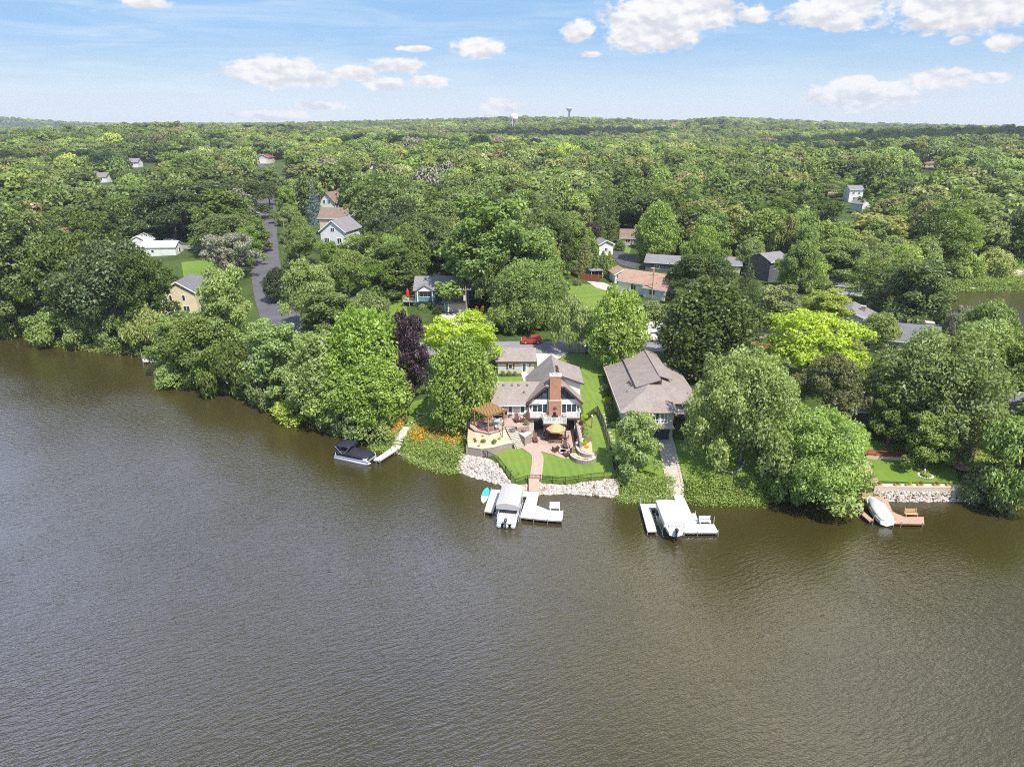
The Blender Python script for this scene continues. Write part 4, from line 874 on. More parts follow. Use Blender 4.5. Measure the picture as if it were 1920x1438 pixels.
def lobes_to_cards(lobes, n, size, g, drop=.0, shell=.62, upbias=.25, rnd=.75, aspect=1.0, down=None):
    # lobes: (cx, cy, cz, rx, ry, rz, tone)
    L = np.array(lobes); area = (L[:, 3] * L[:, 4] + L[:, 3] * L[:, 5] + L[:, 4] * L[:, 5]); pr = area / area.sum()
    li = g.choice(len(L), int(n * 1.5), p=pr); d = unit(g.normal(size=(len(li), 3)))
    d[:, 2] = np.where((d[:, 2] < -.35) & (g.random(len(li)) < .6), -d[:, 2], d[:, 2])
    rr = (shell + (1.08 - shell) * g.random(len(li)) ** .6)[:, None]
    wis = g.random(len(li)) < .16; rr[wis] *= g.uniform(1.0, 1.42, (int(wis.sum()), 1))          # loose outer sprays
    P = L[li, :3] + d * L[li, 3:6] * rr + g.normal(size=(len(li), 3)) * L[li, 3:4] * .10
    dep = np.full(len(li), 9.)
    for j in range(len(L)):                    # drop sprays buried inside another clump
        q = np.linalg.norm((P - L[j, :3]) / L[j, 3:6], axis=1); q[li == j] = 9; dep = np.minimum(dep, q)
    keep = dep > .50; P = P[keep][:n]; d = d[keep][:n]; li = li[keep][:n]
    if drop: P[:, 2] -= drop * g.random(len(P)) ** 2
    N = unit(d / L[li, 3:6] * L[li, 3:6].mean(1, keepdims=True) * 1.0 + g.normal(size=P.shape) * rnd + np.array([0, 0, upbias]))
    va = .5 + L[li, 6] + g.normal(size=len(P)) * .22
    tg = None if down is None else np.tile(np.array([0, 0, -1.]), (len(P), 1)) * down
    return cards(P, N, size, va, g, aspect, tg)
def crown_lobes(kind, H, Rr, g):
    L = []
    def put(x, y, z, r, f=.8, tone=None): L.append((x, y, z, r, r, r * f, g.normal() * .16 if tone is None else tone))
    if kind == 'maple':            # dense egg shaped crown
        z0, z1 = .16 * H, H
        for k in range(64):
            t = (k + .5) / 64; z = z0 + (z1 - z0) * t; prof = math.sin(math.pi * min(1, .10 + t * .86) ** .8) ** .62
            a = k * 2.39996 + g.uniform(-.3, .3); r = Rr * prof * g.uniform(.66, .98); put(r * math.cos(a), r * math.sin(a), z - .04 * H, Rr * g.uniform(.19, .30) * (.65 + .45 * prof), .95)
        put(0, 0, .5 * H, Rr * .62, 1.25); put(0, 0, .74 * H, Rr * .48, 1.1)
    elif kind == 'dome':           # broad and full, foliage nearly to the ground
        for k in range(90):
            a = k * 2.39996 + g.uniform(-.4, .4); t = (k + .5) / 90; e = math.asin(min(1, t ** .8)) * .98; w = 1 + .16 * math.sin(a * 3 + 1) + .1 * math.sin(a * 5)
            r = Rr * math.cos(e) ** .72 * w * g.uniform(.60, 1.04); put(r * math.cos(a), r * math.sin(a), H * (.16 + .78 * math.sin(e) * g.uniform(.9, 1.05)), Rr * g.uniform(.13, .24), .8)
        put(0, 0, .5 * H, Rr * .6, .8)
    elif kind == 'oak':            # broad, lumpy, with bays between the limbs
        for k in range(52):
            a = k * 2.39996 + g.uniform(-.5, .5); u = g.uniform(.0, 1) ** .5; e = g.uniform(.02, 1.0) * math.pi / 2
            r = Rr * math.cos(e) ** .7 * g.uniform(.52, 1.04); z = H * (.36 + .52 * math.sin(e) * g.uniform(.85, 1.08)); put(r * math.cos(a), r * math.sin(a), z, Rr * g.uniform(.15, .30), .72)
        put(0, 0, .55 * H, Rr * .5, .9)
    elif kind == 'ash':            # upright rounded, several leaders
        for s in range(4):
            a0 = g.uniform(0, 6.3); bx, by = Rr * .42 * math.cos(a0), Rr * .42 * math.sin(a0); top = H * g.uniform(.78, 1.0)
            for k in range(11):
                t = k / 10; a = k * 2.4 + a0; rr = Rr * (.48 - .26 * t); put(bx * (1 - .4 * t) + rr * math.cos(a), by * (1 - .4 * t) + rr * math.sin(a), top * (.22 + .74 * t), Rr * g.uniform(.18, .28), .85)
    elif kind == 'locust':         # airy tiers
        for k in range(40):
            t = g.uniform(0, 1); a = k * 2.39996; prof = math.sin(math.pi * (.12 + .8 * t)) ** .6; r = Rr * prof * g.uniform(.5, 1.0); put(r * math.cos(a), r * math.sin(a), H * (.30 + .66 * t), Rr * g.uniform(.16, .27), .48)
    elif kind == 'willow':
        for k in range(36):
            a = k * 2.39996; e = g.uniform(.0, 1) * math.pi / 2; r = Rr * math.cos(e) ** .8 * g.uniform(.6, 1.0); put(r * math.cos(a), r * math.sin(a), H * (.30 + .62 * math.sin(e)), Rr * g.uniform(.18, .30), 1.15)
    elif kind == 'pine':           # whorls of flat plates
        for w in range(9):
            t = w / 8; z = H * (.30 + .68 * t); rr = Rr * (1 - t) ** .75 * g.uniform(.75, 1.1) + .4
            for k in range(max(3, int(7 * (1 - t) + 3))):
                a = k * 6.283 / max(3, int(7 * (1 - t) + 3)) + w * 1.1 + g.uniform(-.3, .3); r = rr * g.uniform(.55, 1.0); put(r * math.cos(a), r * math.sin(a), z + r * .12 + g.uniform(-.5, .5), max(.7, rr * .38) * g.uniform(.8, 1.2), .55)
    elif kind == 'spruce':
        for w in range(15):
            t = w / 14; z = H * (.06 + .92 * t); rr = Rr * (1 - t) ** .9 + .15
            for k in range(max(3, int(9 * (1 - t) + 2))):
                a = k * 6.283 / max(3, int(9 * (1 - t) + 2)) + w * .7; r = rr * g.uniform(.62, .95); put(r * math.cos(a), r * math.sin(a), z - r * .18, max(.3, rr * .36), .5)
    elif kind == 'column':
        for k in range(26):
            t = k / 25; a = k * 2.4; rr = Rr * min(1, 2.6 * (1 - t) + .12) * .62; put(rr * math.cos(a), rr * math.sin(a), H * (.05 + .92 * t), Rr * .42 * min(1, 1.6 * (1 - t) + .3), 1.6)
    elif kind == 'bush':           # ground-hugging thicket
        for k in range(24):
            a = k * 2.39996; e = g.uniform(0, 1) * math.pi / 2; r = Rr * math.cos(e) * g.uniform(.65, 1.0); put(r * math.cos(a), r * math.sin(a), H * (.12 + .72 * math.sin(e)), Rr * g.uniform(.20, .36), .75)
    return L
SPEC = {  # kind: proto height, radius, sprays, spray size, shell, random tilt, aspect, droop
 'maple': (13, 5.2, 19000, .42, .60, .88, .9, .2), 'oak': (14, 7.0, 19000, .44, .52, .95, .9, .3), 'ash': (15, 5.4, 18000, .42, .50, .95, .85, .3), 'dome': (12, 8.0, 30000, .42, .50, .95, .8, .4),
 'locust': (12, 6.0, 12000, .42, .5, .8, .8, .3), 'willow': (12, 5.0, 9000, .62, .55, .7, .45, 1.0), 'pine': (17, 5.2, 11000, .50, .4, .9, .5, .3),
 'spruce': (13, 3.2, 7000, .46, .5, .7, .45, .2), 'column': (5, 1.0, 2600, .26, .7, .6, .8, 0), 'bush': (4.5, 4.2, 9000, .38, .6, .72, .9, .2)}
CROWN = {}; TRUNK = {}; EXT = {}
def make_crown(kind, var, lod=0):
    key = (kind, var, lod)
    if key in CROWN: return CROWN[key]
    H, Rr, n, sz, shell, rnd, asp, drop = SPEC[kind]; import zlib
    g = np.random.default_rng(zlib.crc32(('%s%d' % (kind, var)).encode())); L = crown_lobes(kind, H, Rr, g)
    if lod < 2 and kind in ('maple', 'oak', 'ash', 'dome', 'bush', 'locust'):             # smaller tufts on every limb's clump
        sub_ = []
        for c in L:
            if c[3] > .45 * Rr: continue
            for k in range(6):
                d = unit(g.normal(size=3) + np.array([0, 0, .35])); q = c[3] * g.uniform(.26, .52); f = g.uniform(.75, 1.3); sub_.append((c[0] + d[0] * c[3] * f, c[1] + d[1] * c[4] * f, c[2] + d[2] * c[5] * f, q, q, q * .8, c[6] + g.normal() * .12))
        L = L + sub_
    f = (1, .38, .12)[lod]; s = (1, 1.5, 2.5)[lod]; rnd *= (1, .8, .6)[lod]
    parts = [lobes_to_cards(L, int(n * f), sz * s, g, drop, shell, .3, rnd, asp, 2.0 if kind == 'willow' else None)]
    CROWN[key] = leaf_mesh('crown', parts, 'leaf_mid'); TRUNK.setdefault((kind, var), (L, H, Rr)); V_ = parts[0][0]
    EXT[key] = (float(np.percentile(V_[:, 2], 99.3)), float(np.percentile(np.abs(V_[:, 0]), 98.5)) * .5 + float(np.percentile(np.abs(V_[:, 1]), 98.5)) * .5); return CROWN[key]
def make_trunk(kind, var):
    key = (kind, var, 't')
    if key in CROWN: return CROWN[key]
    L, H, Rr = TRUNK[(kind, var)]; ra = random.Random(var * 7 + len(kind)); m = MB()
    top = {'pine': .97, 'spruce': .97, 'column': .8, 'bush': .4}.get(kind, .62) * H; r0 = {'bush': .10, 'column': .08, 'spruce': .22, 'pine': .28}.get(kind, .34)
    pts = [(ra.uniform(-.15, .15) * i, ra.uniform(-.15, .15) * i, -0.6 + (top + .6) * i / 5) for i in range(6)]
    m.tube(pts, [r0 * 1.45, r0 * 1.05, r0 * .9, r0 * .75, r0 * .55, r0 * .2], 7)
    for l in ra.sample(L, min(len(L), 4 if kind in ('column', 'spruce') else 16)):
        z0 = max(.18 * H, min(top * .95, l[2] * .62)); i = min(4, max(0, int((z0 + .6) / (top + .6) * 5))); b = Vector((pts[i][0], pts[i][1], z0)); e = Vector(l[:3])
        mid = b.lerp(e, .5) + Vector((0, 0, -.06 * (e - b).length)); m.tube([b, mid, e], [r0 * .42, r0 * .28, r0 * .08], 5)
    o = m.build('trunk', 'bark', None, True); me = o.data; bpy.data.objects.remove(o); CROWN[key] = me; return me
def slot(o, mat):
    o.material_slots[0].link = 'OBJECT'; o.material_slots[0].material = M[mat]
NAME = {'dome': 'shade_tree', 'maple': 'maple_tree', 'oak': 'oak_tree', 'ash': 'ash_tree', 'locust': 'locust_tree', 'willow': 'willow_tree', 'pine': 'pine_tree', 'spruce': 'spruce_tree', 'column': 'arborvitae_tree', 'bush': 'thicket_bush'}
def plant_tree(kind, var, loc, h, rad, mat, label, group=None, lod=0, rz=None, trunk='bark', cat=None, name=None):
    H, Rr = SPEC[kind][:2]; cm = make_crown(kind, var, lod); tm = make_trunk(kind, var)
    r = thing(name or NAME[kind], label, cat or ('bush' if kind == 'bush' else 'tree'), loc, random.uniform(0, 6.28) if rz is None else rz, group)
    ez, er = EXT[(kind, var, lod)]; r.scale = (rad / er, rad / er, h / ez)
    for nm, me, mt in (('trunk', tm, trunk), ('crown', cm, mat)):
        o = bpy.data.objects.new(nm, me); COL.objects.link(o); o.parent = r; slot(o, mt)
    return r
# small garden plants --------------------------------------------------------
SHRUB = {}
def shrub(label, loc, r, mat, h=None, group=None, name='shrub', cat='shrub', flat=.85):
    key = (name, round(flat, 2))
    if key not in SHRUB:
        g = np.random.default_rng(len(SHRUB) + 50); L = [(math.cos(k * 2.4) * .45, math.sin(k * 2.4) * .45, .35 + .35 * (k % 3) / 2, .5, .5, .42, g.normal() * .15) for k in range(8)]
        SHRUB[key] = leaf_mesh(name, [lobes_to_cards(L, 900, .17, g)], mat)
    o = bpy.data.objects.new(name, SHRUB[key]); COL.objects.link(o); o.location = loc; o.rotation_euler = (0, 0, random.uniform(0, 6.28)); k = r
    o.scale = (k, k, (h or r * 1.0)); slot(o, mat); tag(o, label, cat if label else None, group); return o
def inside(poly, x, y):
    c = False; n = len(poly)
    for i in range(n):
        x0, y0 = poly[i]; x1, y1 = poly[(i + 1) % n]
        if (y0 > y) != (y1 > y) and x < (x1 - x0) * (y - y0) / (y1 - y0) + x0: c = not c
    return c
def scatter(poly, n, seed, edge=0):
    ra = random.Random(seed); xs = [p[0] for p in poly]; ys = [p[1] for p in poly]; out = []
    while len(out) < n:
        x, y = ra.uniform(min(xs), max(xs)), ra.uniform(min(ys), max(ys))
        if inside(poly, x, y): out.append((x, y))
    return out
def ground_cover(name, poly, n, hgt, size, mat, seed, zf=None, tuft=7, spread=.3, asp=.55, parent=None):
    g = np.random.default_rng(seed); pts = np.array(scatter(poly, n, seed)); P = []; A = []
    for x, y in pts:
        z = max(0, (zf or Hg)(x, y)); hh = hgt * g.uniform(.5, 1.25); tone = g.normal() * .15
        for k in range(tuft): P.append((x + g.normal() * spread, y + g.normal() * spread, z + hh * g.uniform(.05, 1.0))); A.append(.5 + tone + g.normal() * .2)
    P = np.array(P); N = unit(g.normal(size=P.shape) * .8 + np.array([0, 0, .7]))
    me = leaf_mesh(name, [cards(P, N, size, np.array(A), g, asp)], mat); o = bpy.data.objects.new(name, me); COL.objects.link(o)
    if parent: o.parent = parent
    return o

# ------------------------------------------------------------------ the garden of the lake house
# raised upper patio with its retaining walls
UP = [(-6.7, 98.4), (-5.9, 97.0), (-3.5, 95.8), (-1.7, 97.2), (-1.05, 98.5), (.55, 98.5), (.8, 98.1), (2.75, 98.4), (2.75, 102.85), (-6.7, 102.85)]
o = MB().prism(UP, 1.4, 4.9).build('upper_patio', 'wall_block'); tag(o, kind='structure')
o = MB().prism(UP, 4.905, 4.96).build('patio_paving', 'paver_pink'); tag(o, kind='structure')
TER = [tuple(at(*p)[:2]) for p in ((968,809,4.1), (984,820,4.1), (997.5,812,4.1))] + [(2.74, 98.38), (.82, 98.08)]
o = MB().prism(TER, 1.4, 4.05).build('terrace_wall', 'wall_block'); MB().prism(TER, 4.055, 4.13).build('cap', 'cap_stone', o)
tag(o, 'angular block retaining wall with pale stone cap carrying the round fire bowl', 'wall')
c = at(982, 808.5, 4.13); r = thing('fire_bowl', 'small copper fire bowl on the stone-capped terrace by the steps', 'fire bowl', (c.x, c.y, 4.14))
MB().lathe([(.2, 0), (.42, .16), (.45, .26), (.38, .27), (.30, .18), (0, .16)], n=14).build('bowl', 'metal_rust', r, True); MB().rock((0, 0, .24), .2, 3, .5).build('flames', 'leaf_orange', r)
# steps curving down to the lower patio
st = MB(); cap = MB(); n = 13
SA = smooth_line([(-.25, 98.45, 0), (.35, 97.6, 0), (1.0, 96.9, 0), (1.75, 96.25, 0)], 5)
for k in range(n):
    t_ = k / (n - 1) * (len(SA) - 1); i = min(int(t_), len(SA) - 2); p = SA[i].lerp(SA[i + 1], t_ - i); d = (SA[i + 1] - SA[i]).normalized(); d = (d + Vector((0, -.9, 0))).normalized(); s = Vector((-d.y, d.x, 0)) * (.72 + .035 * k)
    z = 4.75 - k * (4.75 - 2.5) / (n - 1); q = [p - d * .18 + s, p - d * .18 - s, p + d * .16 - s, p + d * .16 + s]
    st.ext([(v.x, v.y, 1.6) for v in q], (0, 0, z - 1.6 - .06)); cap.ext([(v.x, v.y, z - .058) for v in q], (0, 0, .06))
o = st.build('garden_steps', 'wall_block'); cap.build('treads', 'cap_stone', o); tag(o, 'curved flight of block steps between the upper and lower patios', 'steps')
# gravel bed on the bank and the low wall under it
BT = [(-7.1, 98.3, 4.6), (-5.95, 96.9, 4.84), (-3.5, 95.7, 4.84), (-1.65, 97.1, 4.8), (-1.0, 98.4, 4.75)]
BB = [tuple(at(*p)) for p in ((877,837,3.3), (902,842,3.2), (925,839,3.2), (943,834,3.2), (962,829,3.3), (972,826,3.2))]
def bed_z(x, y):
    tt = [p for p in BT]; zt = 4.8; yt = np.interp(x, [p[0] for p in BT], [p[1] for p in BT]); yb = np.interp(x, [p[0] for p in BB], [p[1] for p in BB])
    z = float(np.interp(y, [yb, yt], [3.22, 4.72]))
    if x > -1.6: z = min(z, 4.62 - 2.3 * min(1, max(0, ((x + .9) * .73 + (98.3 - y) * .68) / 2.9)))
    return z
poly = [(p[0], p[1]) for p in BT[:-1]] + [(-1.15, 98.35), (-.8, 97.5), (-.25, 96.8), (.25, 96.1), (.6, 95.5)] + [(p[0], p[1]) for p in BB[::-1]]
bm_o = sheet('gravel_bed', poly, 'gravel_tan', 0, .7, h=3.0)
for v in bm_o.data.vertices: v.co.z = bed_z(v.co.x, v.co.y) + .03 * math.sin(v.co.x * 5) * math.sin(v.co.y * 4)
WB = [tuple(at(*p)) for p in ((873,843,2.9), (902,847,2.9), (925,844,2.9), (943,839,2.9), (962,834,2.9), (978,837,2.6))]
wm = MB(); wc_ = MB()
for a, b in zip(BB[:5], BB[1:6]):
    a = Vector((a[0], a[1] - .1, 0)); b = Vector((b[0], b[1] - .1, 0)); wm.ext([(a.x, a.y, 1.2), (b.x, b.y, 1.2), (b.x, b.y + .3, 1.2), (a.x, a.y + .3, 1.2)], (0, 0, 2.05)); wc_.ext([(a.x, a.y - .05, 3.255), (b.x, b.y - .05, 3.255), (b.x, b.y + .33, 3.255), (a.x, a.y + .33, 3.255)], (0, 0, .09))
a = BB[0]; wm.ext([(a[0] - .3, a[1] - .1, 1.0), (a[0], a[1] - .1, 1.0), (a[0] + .1, 98.3, 1.0), (a[0] - .2, 98.3, 1.0)], (0, 0, 2.2))
o = wm.build('retaining_wall', 'wall_block'); wc_.build('cap', 'cap_stone', o); tag(o, 'low curved block wall holding up the gravel bed above the lawn', 'wall')
# plants in the gravel bed (px, py, radius, colour)
for px, py, rr, mt, lb in ((926,819,.62,'leaf_mid','round green shrub largest in the gravel bed'), (936,824.5,.42,'leaf_yellow','golden yellow shrub beside the large green one in the gravel'), (907,829,.5,'leaf_fresh','rounded light green shrub low in the gravel bed'),
  (960,826,.85,'leaf_blue','spreading silver-blue juniper at the foot of the steps'), (891.5,824,.32,'leaf_olive','olive little ball on a stem at left of the gravel bed'), (889.5,816,.3,'leaf_mid','tiny green shrub at the left top of the gravel bed'),
  (903,819.5,.32,'leaf_olive','dull olive shrub in the middle of the gravel bed'), (917.5,814,.36,'leaf_purple','dark red barberry at the foot of the front pergola post'), (898,839,.28,'leaf_fresh','small green tuft just above the low wall'), (925,836,.2,'leaf_rust','tiny rusty tuft above the low wall'), (905,815,.25,'leaf_mid','small green tuft behind the olive shrub')):
    q = at(px, py, 3.9); q = at(px, py, bed_z(q.x, q.y)); shrub(lb, (q.x, q.y, bed_z(q.x, q.y) - .05), rr * .8, mt, rr * .8)
# bar under the pergola
r = thing('bar_counter', 'curved grey stone bar with dark top under the orange pergola', 'bar', (PERG[0], PERG[1], 4.95))
b1, b2, b3 = MB(), MB(), MB()
for k in range(12):
    a0, a1 = R(195 + k * 10.5), R(195 + (k + 1) * 10.5); ri, ro = 1.35, 1.75
    def q4(x, y, z, rs): return [(rs[0] * math.cos(a0), rs[0] * math.sin(a0), z), (rs[1] * math.cos(a0), rs[1] * math.sin(a0), z), (rs[1] * math.cos(a1), rs[1] * math.sin(a1), z), (rs[0] * math.cos(a1), rs[0] * math.sin(a1), z)]
    b1.ext(q4(0, 0, 0, (ri, ro)), (0, 0, 1.0)); b2.ext(q4(0, 0, 1.005, (ri - .15, ro + .2)), (0, 0, .07)); b3.ext(q4(0, 0, -.2, (ro + .02, ro + .32)), (0, 0, .34))
b1.build('base', 'bar_stone', r); b2.build('top', 'steel_dark', r); b3.build('kerb', 'cedar_red', r)
c = at(930, 800, 5.0); r = thing('grill', 'covered stainless grill at the right end of the curved bar', 'grill', (c.x + .1, c.y + .3, 4.96), R(10))
MB().box(-.55, -.3, 0, .55, .3, .85).build('cabinet', 'aluminium', r); MB().loft([[(-.5, -.28, .86), (.5, -.28, .86), (.5, .28, .86), (-.5, .28, .86)], [(-.46, -.16, 1.2), (.46, -.16, 1.2), (.46, .26, 1.2), (-.46, .26, 1.2)]]).build('lid', 'aluminium', r)
shrub('pink flowering plant in the corner behind the bar', (PERG[0] - 1.2, PERG[1] + .2, 5.3), .5, 'leaf_red', .6)
# chairs and tables
def adirondack(label, loc, rz, mat='chair_brown', group='adirondack chairs', sc=1.0):
    r = thing('adirondack_chair', label, 'chair', loc, rz, group); s = MB()
    for k in range(5): y = -.42 + k * .17; s.slab([(-.28, y, .42 - k * .035), (.28, y, .42 - k * .035), (.28, y + .15, .39 - k * .035), (-.28, y + .15, .39 - k * .035)], .03)
    s.build('seat', mat, r); b = MB()
    for k in range(5): x = -.27 + k * .115; h = 1.0 + .06 * (2 - abs(k - 2)); b.slab([(x, .34, .28), (x + .10, .34, .28), (x + .10, .66, h), (x, .66, h)], .03)
    b.build('backrest', mat, r)
    for sx in (-1, 1):
        MB().box(sx * .36 - .07, -.45, .58, sx * .36 + .07, .5, .61).build('armrest', mat, r)
        MB().box(sx * .34 - .04, -.42, 0, sx * .34 + .04, -.32, .579).bar((sx * .32, -.3, .36), (sx * .32, .62, .05), .04, .12).build('leg', mat, r)
    r.scale = (sc,) * 3; return r
def metal_chair(label, loc, rz, group, mat='metal_dark', sc=1.0):
    r = thing('patio_chair', label, 'chair', loc, rz, group); mat = 'black_metal' if mat == 'metal_dark' else mat
    MB().box(-.24, -.24, .42, .24, .24, .46).build('seat', mat, r); MB().slab([(-.23, .23, .46), (.23, .23, .46), (.22, .33, .98), (-.22, .33, .98)], .03).build('backrest', mat, r)
    for sx in (-1, 1):
        for sy in (-1, 1): MB().bar((sx * .22, sy * .22, 0), (sx * .21, sy * .21, .42), .035).build('leg', mat, r)
        MB().bar((sx * .26, -.22, .66), (sx * .26, .28, .66), .04).build('armrest', mat, r)
    r.scale = (sc,) * 3; return r
Z2 = 4.965
for px, py, rz, lb in ((971,791,20,'left brown adirondack chair on the upper patio above the fire bowl'), (986.5,791,-20,'right brown adirondack chair on the upper patio above the fire bowl')):
    q = at(px, py, Z2); adirondack(lb, (q.x, q.y, Z2), R(rz), sc=1.15)
q = at(978.5, 791, Z2); o = MB().box(-.25, -.25, .42, .25, .25, .47).box(-.2, -.2, 0, -.14, .2, .42).box(.14, -.2, 0, .2, .2, .42).build('side_table', 'chair_brown', None, loc=(q.x, q.y, Z2)); tag(o, 'little brown side table between the two upper patio chairs', 'table')
q = at(939, 784, Z2); r = thing('dining_table', 'dark metal dining table on the upper patio beside the pergola', 'table', (q.x, q.y + .3, Z2))
MB().box(-1.0, -.55, .70, 1.0, .55, .75).build('tabletop', 'black_metal', r)
for sx in (-1, 1):
    for sy in (-1, 1): MB().box(sx * .9 - .03, sy * .45 - .03, 0, sx * .9 + .03, sy * .45 + .03, .70).build('leg', 'black_metal', r)
tq = q
for dx, dy, rz, lb in ((-.5, -.95, 180, 'near left'), (.5, -.95, 180, 'near right'), (-.5, 1.5, 0, 'far left'), (.5, 1.5, 0, 'far right'), (1.5, .3, -90, 'right end'), (-1.5, .3, 90, 'left end')):
    metal_chair('black metal chair at the %s of the upper patio dining table' % lb, (tq.x + dx, tq.y + dy, Z2), R(rz), 'chairs round the upper patio table')
LZ = lambda q: (q.x, q.y, Hg(q.x, q.y) + .13)
uq = at(1042, 826, 2.45)
r = thing('patio_table', 'dark rectangular table with benches under the striped orange umbrella', 'table', LZ(uq))
MB().box(-1.25, -.65, .70, 1.25, .65, .76).build('tabletop', 'chair_brown', r)
for sx in (-1, 1): MB().box(sx * .95 - .05, -.5, 0, sx * .95 + .05, .5, .70).build('leg', 'chair_brown', r)
for sy, nm in ((-1, 'near'), (1, 'far')):
    o = thing('bench', 'dark wooden bench along the %s side of the umbrella table' % nm, 'bench', LZ(Vector((uq.x, uq.y + sy * 1.05, 0)))); MB().box(-1.15, -.2, .42, 1.15, .2, .48).build('seat', 'chair_brown', o)
    for sx in (-1, 1): MB().box(sx * .9 - .05, -.18, 0, sx * .9 + .05, .18, .42).build('leg', 'chair_brown', o)
for sx, nm in ((-1, 'left'), (1, 'right')): metal_chair('dark chair at the %s end of the umbrella table' % nm, LZ(Vector((uq.x + sx * 1.75, uq.y, 0))), R(90 * -sx), 'chairs at the umbrella table', 'chair_brown')
r = thing('patio_umbrella', 'open orange umbrella with cream rings over the lower patio table', 'umbrella', LZ(uq)); z0 = 2.05
MB().tube([(0, 0, .76), (0, 0, 3.0)], .035, 8).build('pole', 'wood_brown', r); um = MB(); rings = []
for rr, zz in ((1.62, z0 + .02), (1.2, z0 + .34), (.6, z0 + .68), (.02, z0 + .88)): rings.append([(rr * math.cos(a * math.pi / 4 + .2), rr * math.sin(a * math.pi / 4 + .2), zz) for a in range(8)])
um.loft(rings); um.build('canopy', 'umbrella_cloth', r); va = MB()
for a in range(8):
    a0, a1 = a * math.pi / 4 + .2, (a + 1) * math.pi / 4 + .2; va.ext([(1.63 * math.cos(a0), 1.63 * math.sin(a0), z0 - .14), (1.63 * math.cos(a1), 1.63 * math.sin(a1), z0 - .14), (1.63 * math.cos(a1), 1.63 * math.sin(a1), z0 + .01), (1.63 * math.cos(a0), 1.63 * math.sin(a0), z0 + .01)], (.01, .01, 0))
va.build('valance', 'plastic_orange', r)
for px, py, rz, lb in ((1042,846,200,'brown adirondack chair left of the lawn-edge fire pit'), (1062,842,20,'brown adirondack chair behind the fire pit'), (1064,854,-60,'brown adirondack chair right in front of the curved planter'), (1083,822,-70,'reddish adirondack chair beside the right patio wall'), (1082,829,-80,'second reddish chair by the right wall')):
    q = at(px, py, 2.35); adirondack(lb, LZ(q), R(rz), sc=1.1)
q = at(1056, 848, 2.3); r = thing('fire_pit', 'round stone fire pit with dark bowl at the patio edge', 'fire pit', LZ(q)); ring = MB()
for k in range(14): a = k * math.pi / 7; ring.rock((.58 * math.cos(a), .58 * math.sin(a), .14), .19, k, .8)
ring.build('stone_ring', 'rock_pale', r); MB().lathe([(.1, .06), (.45, .16), (.5, .24), (.45, .24), (0, .1)], n=14).build('bowl', 'black_metal', r)
q = at(1004, 828, 2.4); r = thing('sun_lounger', 'dark brown reclining lounger beside the left patio wall', 'lounger', LZ(q), R(6)); MB().box(-.33, -.9, .30, .33, .45, .36).build('seat', 'chair_brown', r); MB().slab([(-.33, .45, .33), (.33, .45, .33), (.33, .95, .95), (-.33, .95, .95)], .05).build('backrest', 'chair_brown', r)
for sx in (-1, 1):
    for y in (-.8, .4): MB().box(sx * .28 - .03, y, 0, sx * .28 + .03, y + .06, .30).build('leg', 'chair_brown', r)
q = at(999, 829, 2.4); o = MB().lathe([(.16, 0), (.26, .1), (.3, .45), (.25, .5), (0, .48)], n=12).build('planter_pot', 'chair_brown', None, True, loc=LZ(q)); tag(o, 'dark pot beside the lounger by the wall', 'pot')
for px, py, c_, lb in ((1012,801,'black_plastic','black covered box left under the balcony'), (1078,801,'black_plastic','black covered grill right under the balcony')):
    q = at(px, py, 2.5); o = MB().box(-.45, -.3, 0, .45, .3, 1.0).loft([[(-.45, -.3, 1.0), (.45, -.3, 1.0), (.45, .3, 1.0), (-.45, .3, 1.0)], [(-.38, -.2, 1.2), (.38, -.2, 1.2), (.38, .22, 1.2), (-.38, .22, 1.2)]]).build('covered_grill', c_, None, loc=LZ(q)); tag(o, lb, 'grill')
bz_ = 5.35
r = thing('bistro_table', 'dark round table on the white-railed balcony before the chimney', 'table', (6.85, 99.8, bz_)); MB().lathe([(.55, .70), (.55, .74), (0, .74)], n=16).build('tabletop', 'black_metal', r); MB().tube([(0, 0, 0), (0, 0, .7)], .05, 8).build('leg', 'black_metal', r)
for dx, dy, rz, nm in ((-.9, 0, 90, 'left'), (.9, 0, -90, 'right'), (0, .8, 0, 'behind')): metal_chair('dark chair %s of the balcony table' % nm if nm != 'behind' else 'dark chair behind the balcony table, against the chimney', (6.85 + dx, 99.8 + dy, bz_), R(rz), 'chairs on the balcony')
shrub('green plant in the right corner of the balcony', (8.3, 98.9, bz_), .3, 'leaf_mid', .5); shrub('small bush by the upper patio edge beside the house', (2.3, 98.9, 4.95), .45, 'leaf_fresh', .8); shrub('green plant by the house corner beside the wing door', (2.2, 102.2, 4.95), .35, 'leaf_mid', .6)
# planters right of the patio: stacked curved walls with golden shrubs
def curved_wall(name, label, px, z, h, w=.32):
    L = smooth_line([tuple(at(a, b, z)) for a, b in px], 5); m = MB(); c_ = MB()
    for a, b in zip(L, L[1:]):
        d = (b - a).normalized(); n_ = Vector((-d.y, d.x, 0)) * w / 2; za = z - h
        m.ext([(a + n_).to_tuple()[:2] + (za,), (a - n_).to_tuple()[:2] + (za,), (b - n_).to_tuple()[:2] + (za,), (b + n_).to_tuple()[:2] + (za,)], (0, 0, h - .07))
        n2 = n_ * 1.2; c_.ext([(a + n2).to_tuple()[:2] + (z - .065,), (a - n2).to_tuple()[:2] + (z - .065,), (b - n2).to_tuple()[:2] + (z - .065,), (b + n2).to_tuple()[:2] + (z - .065,)], (0, 0, .07))
    o = m.build(name, 'wall_block'); c_.build('cap', 'cap_stone', o); tag(o, label, 'wall'); return L
curved_wall('planter_wall', 'outer curved planter wall sweeping round the right end of the patio', [(1068,842), (1069,849), (1077,857), (1090,861.5), (1104,862), (1116,857), (1118,849)], 2.75, 1.0)
curved_wall('planter_wall', 'inner raised curved planter wall behind the outer one', [(1083,829), (1082,837), (1088,846), (1099,850), (1110,850)], 3.3, 1.2)
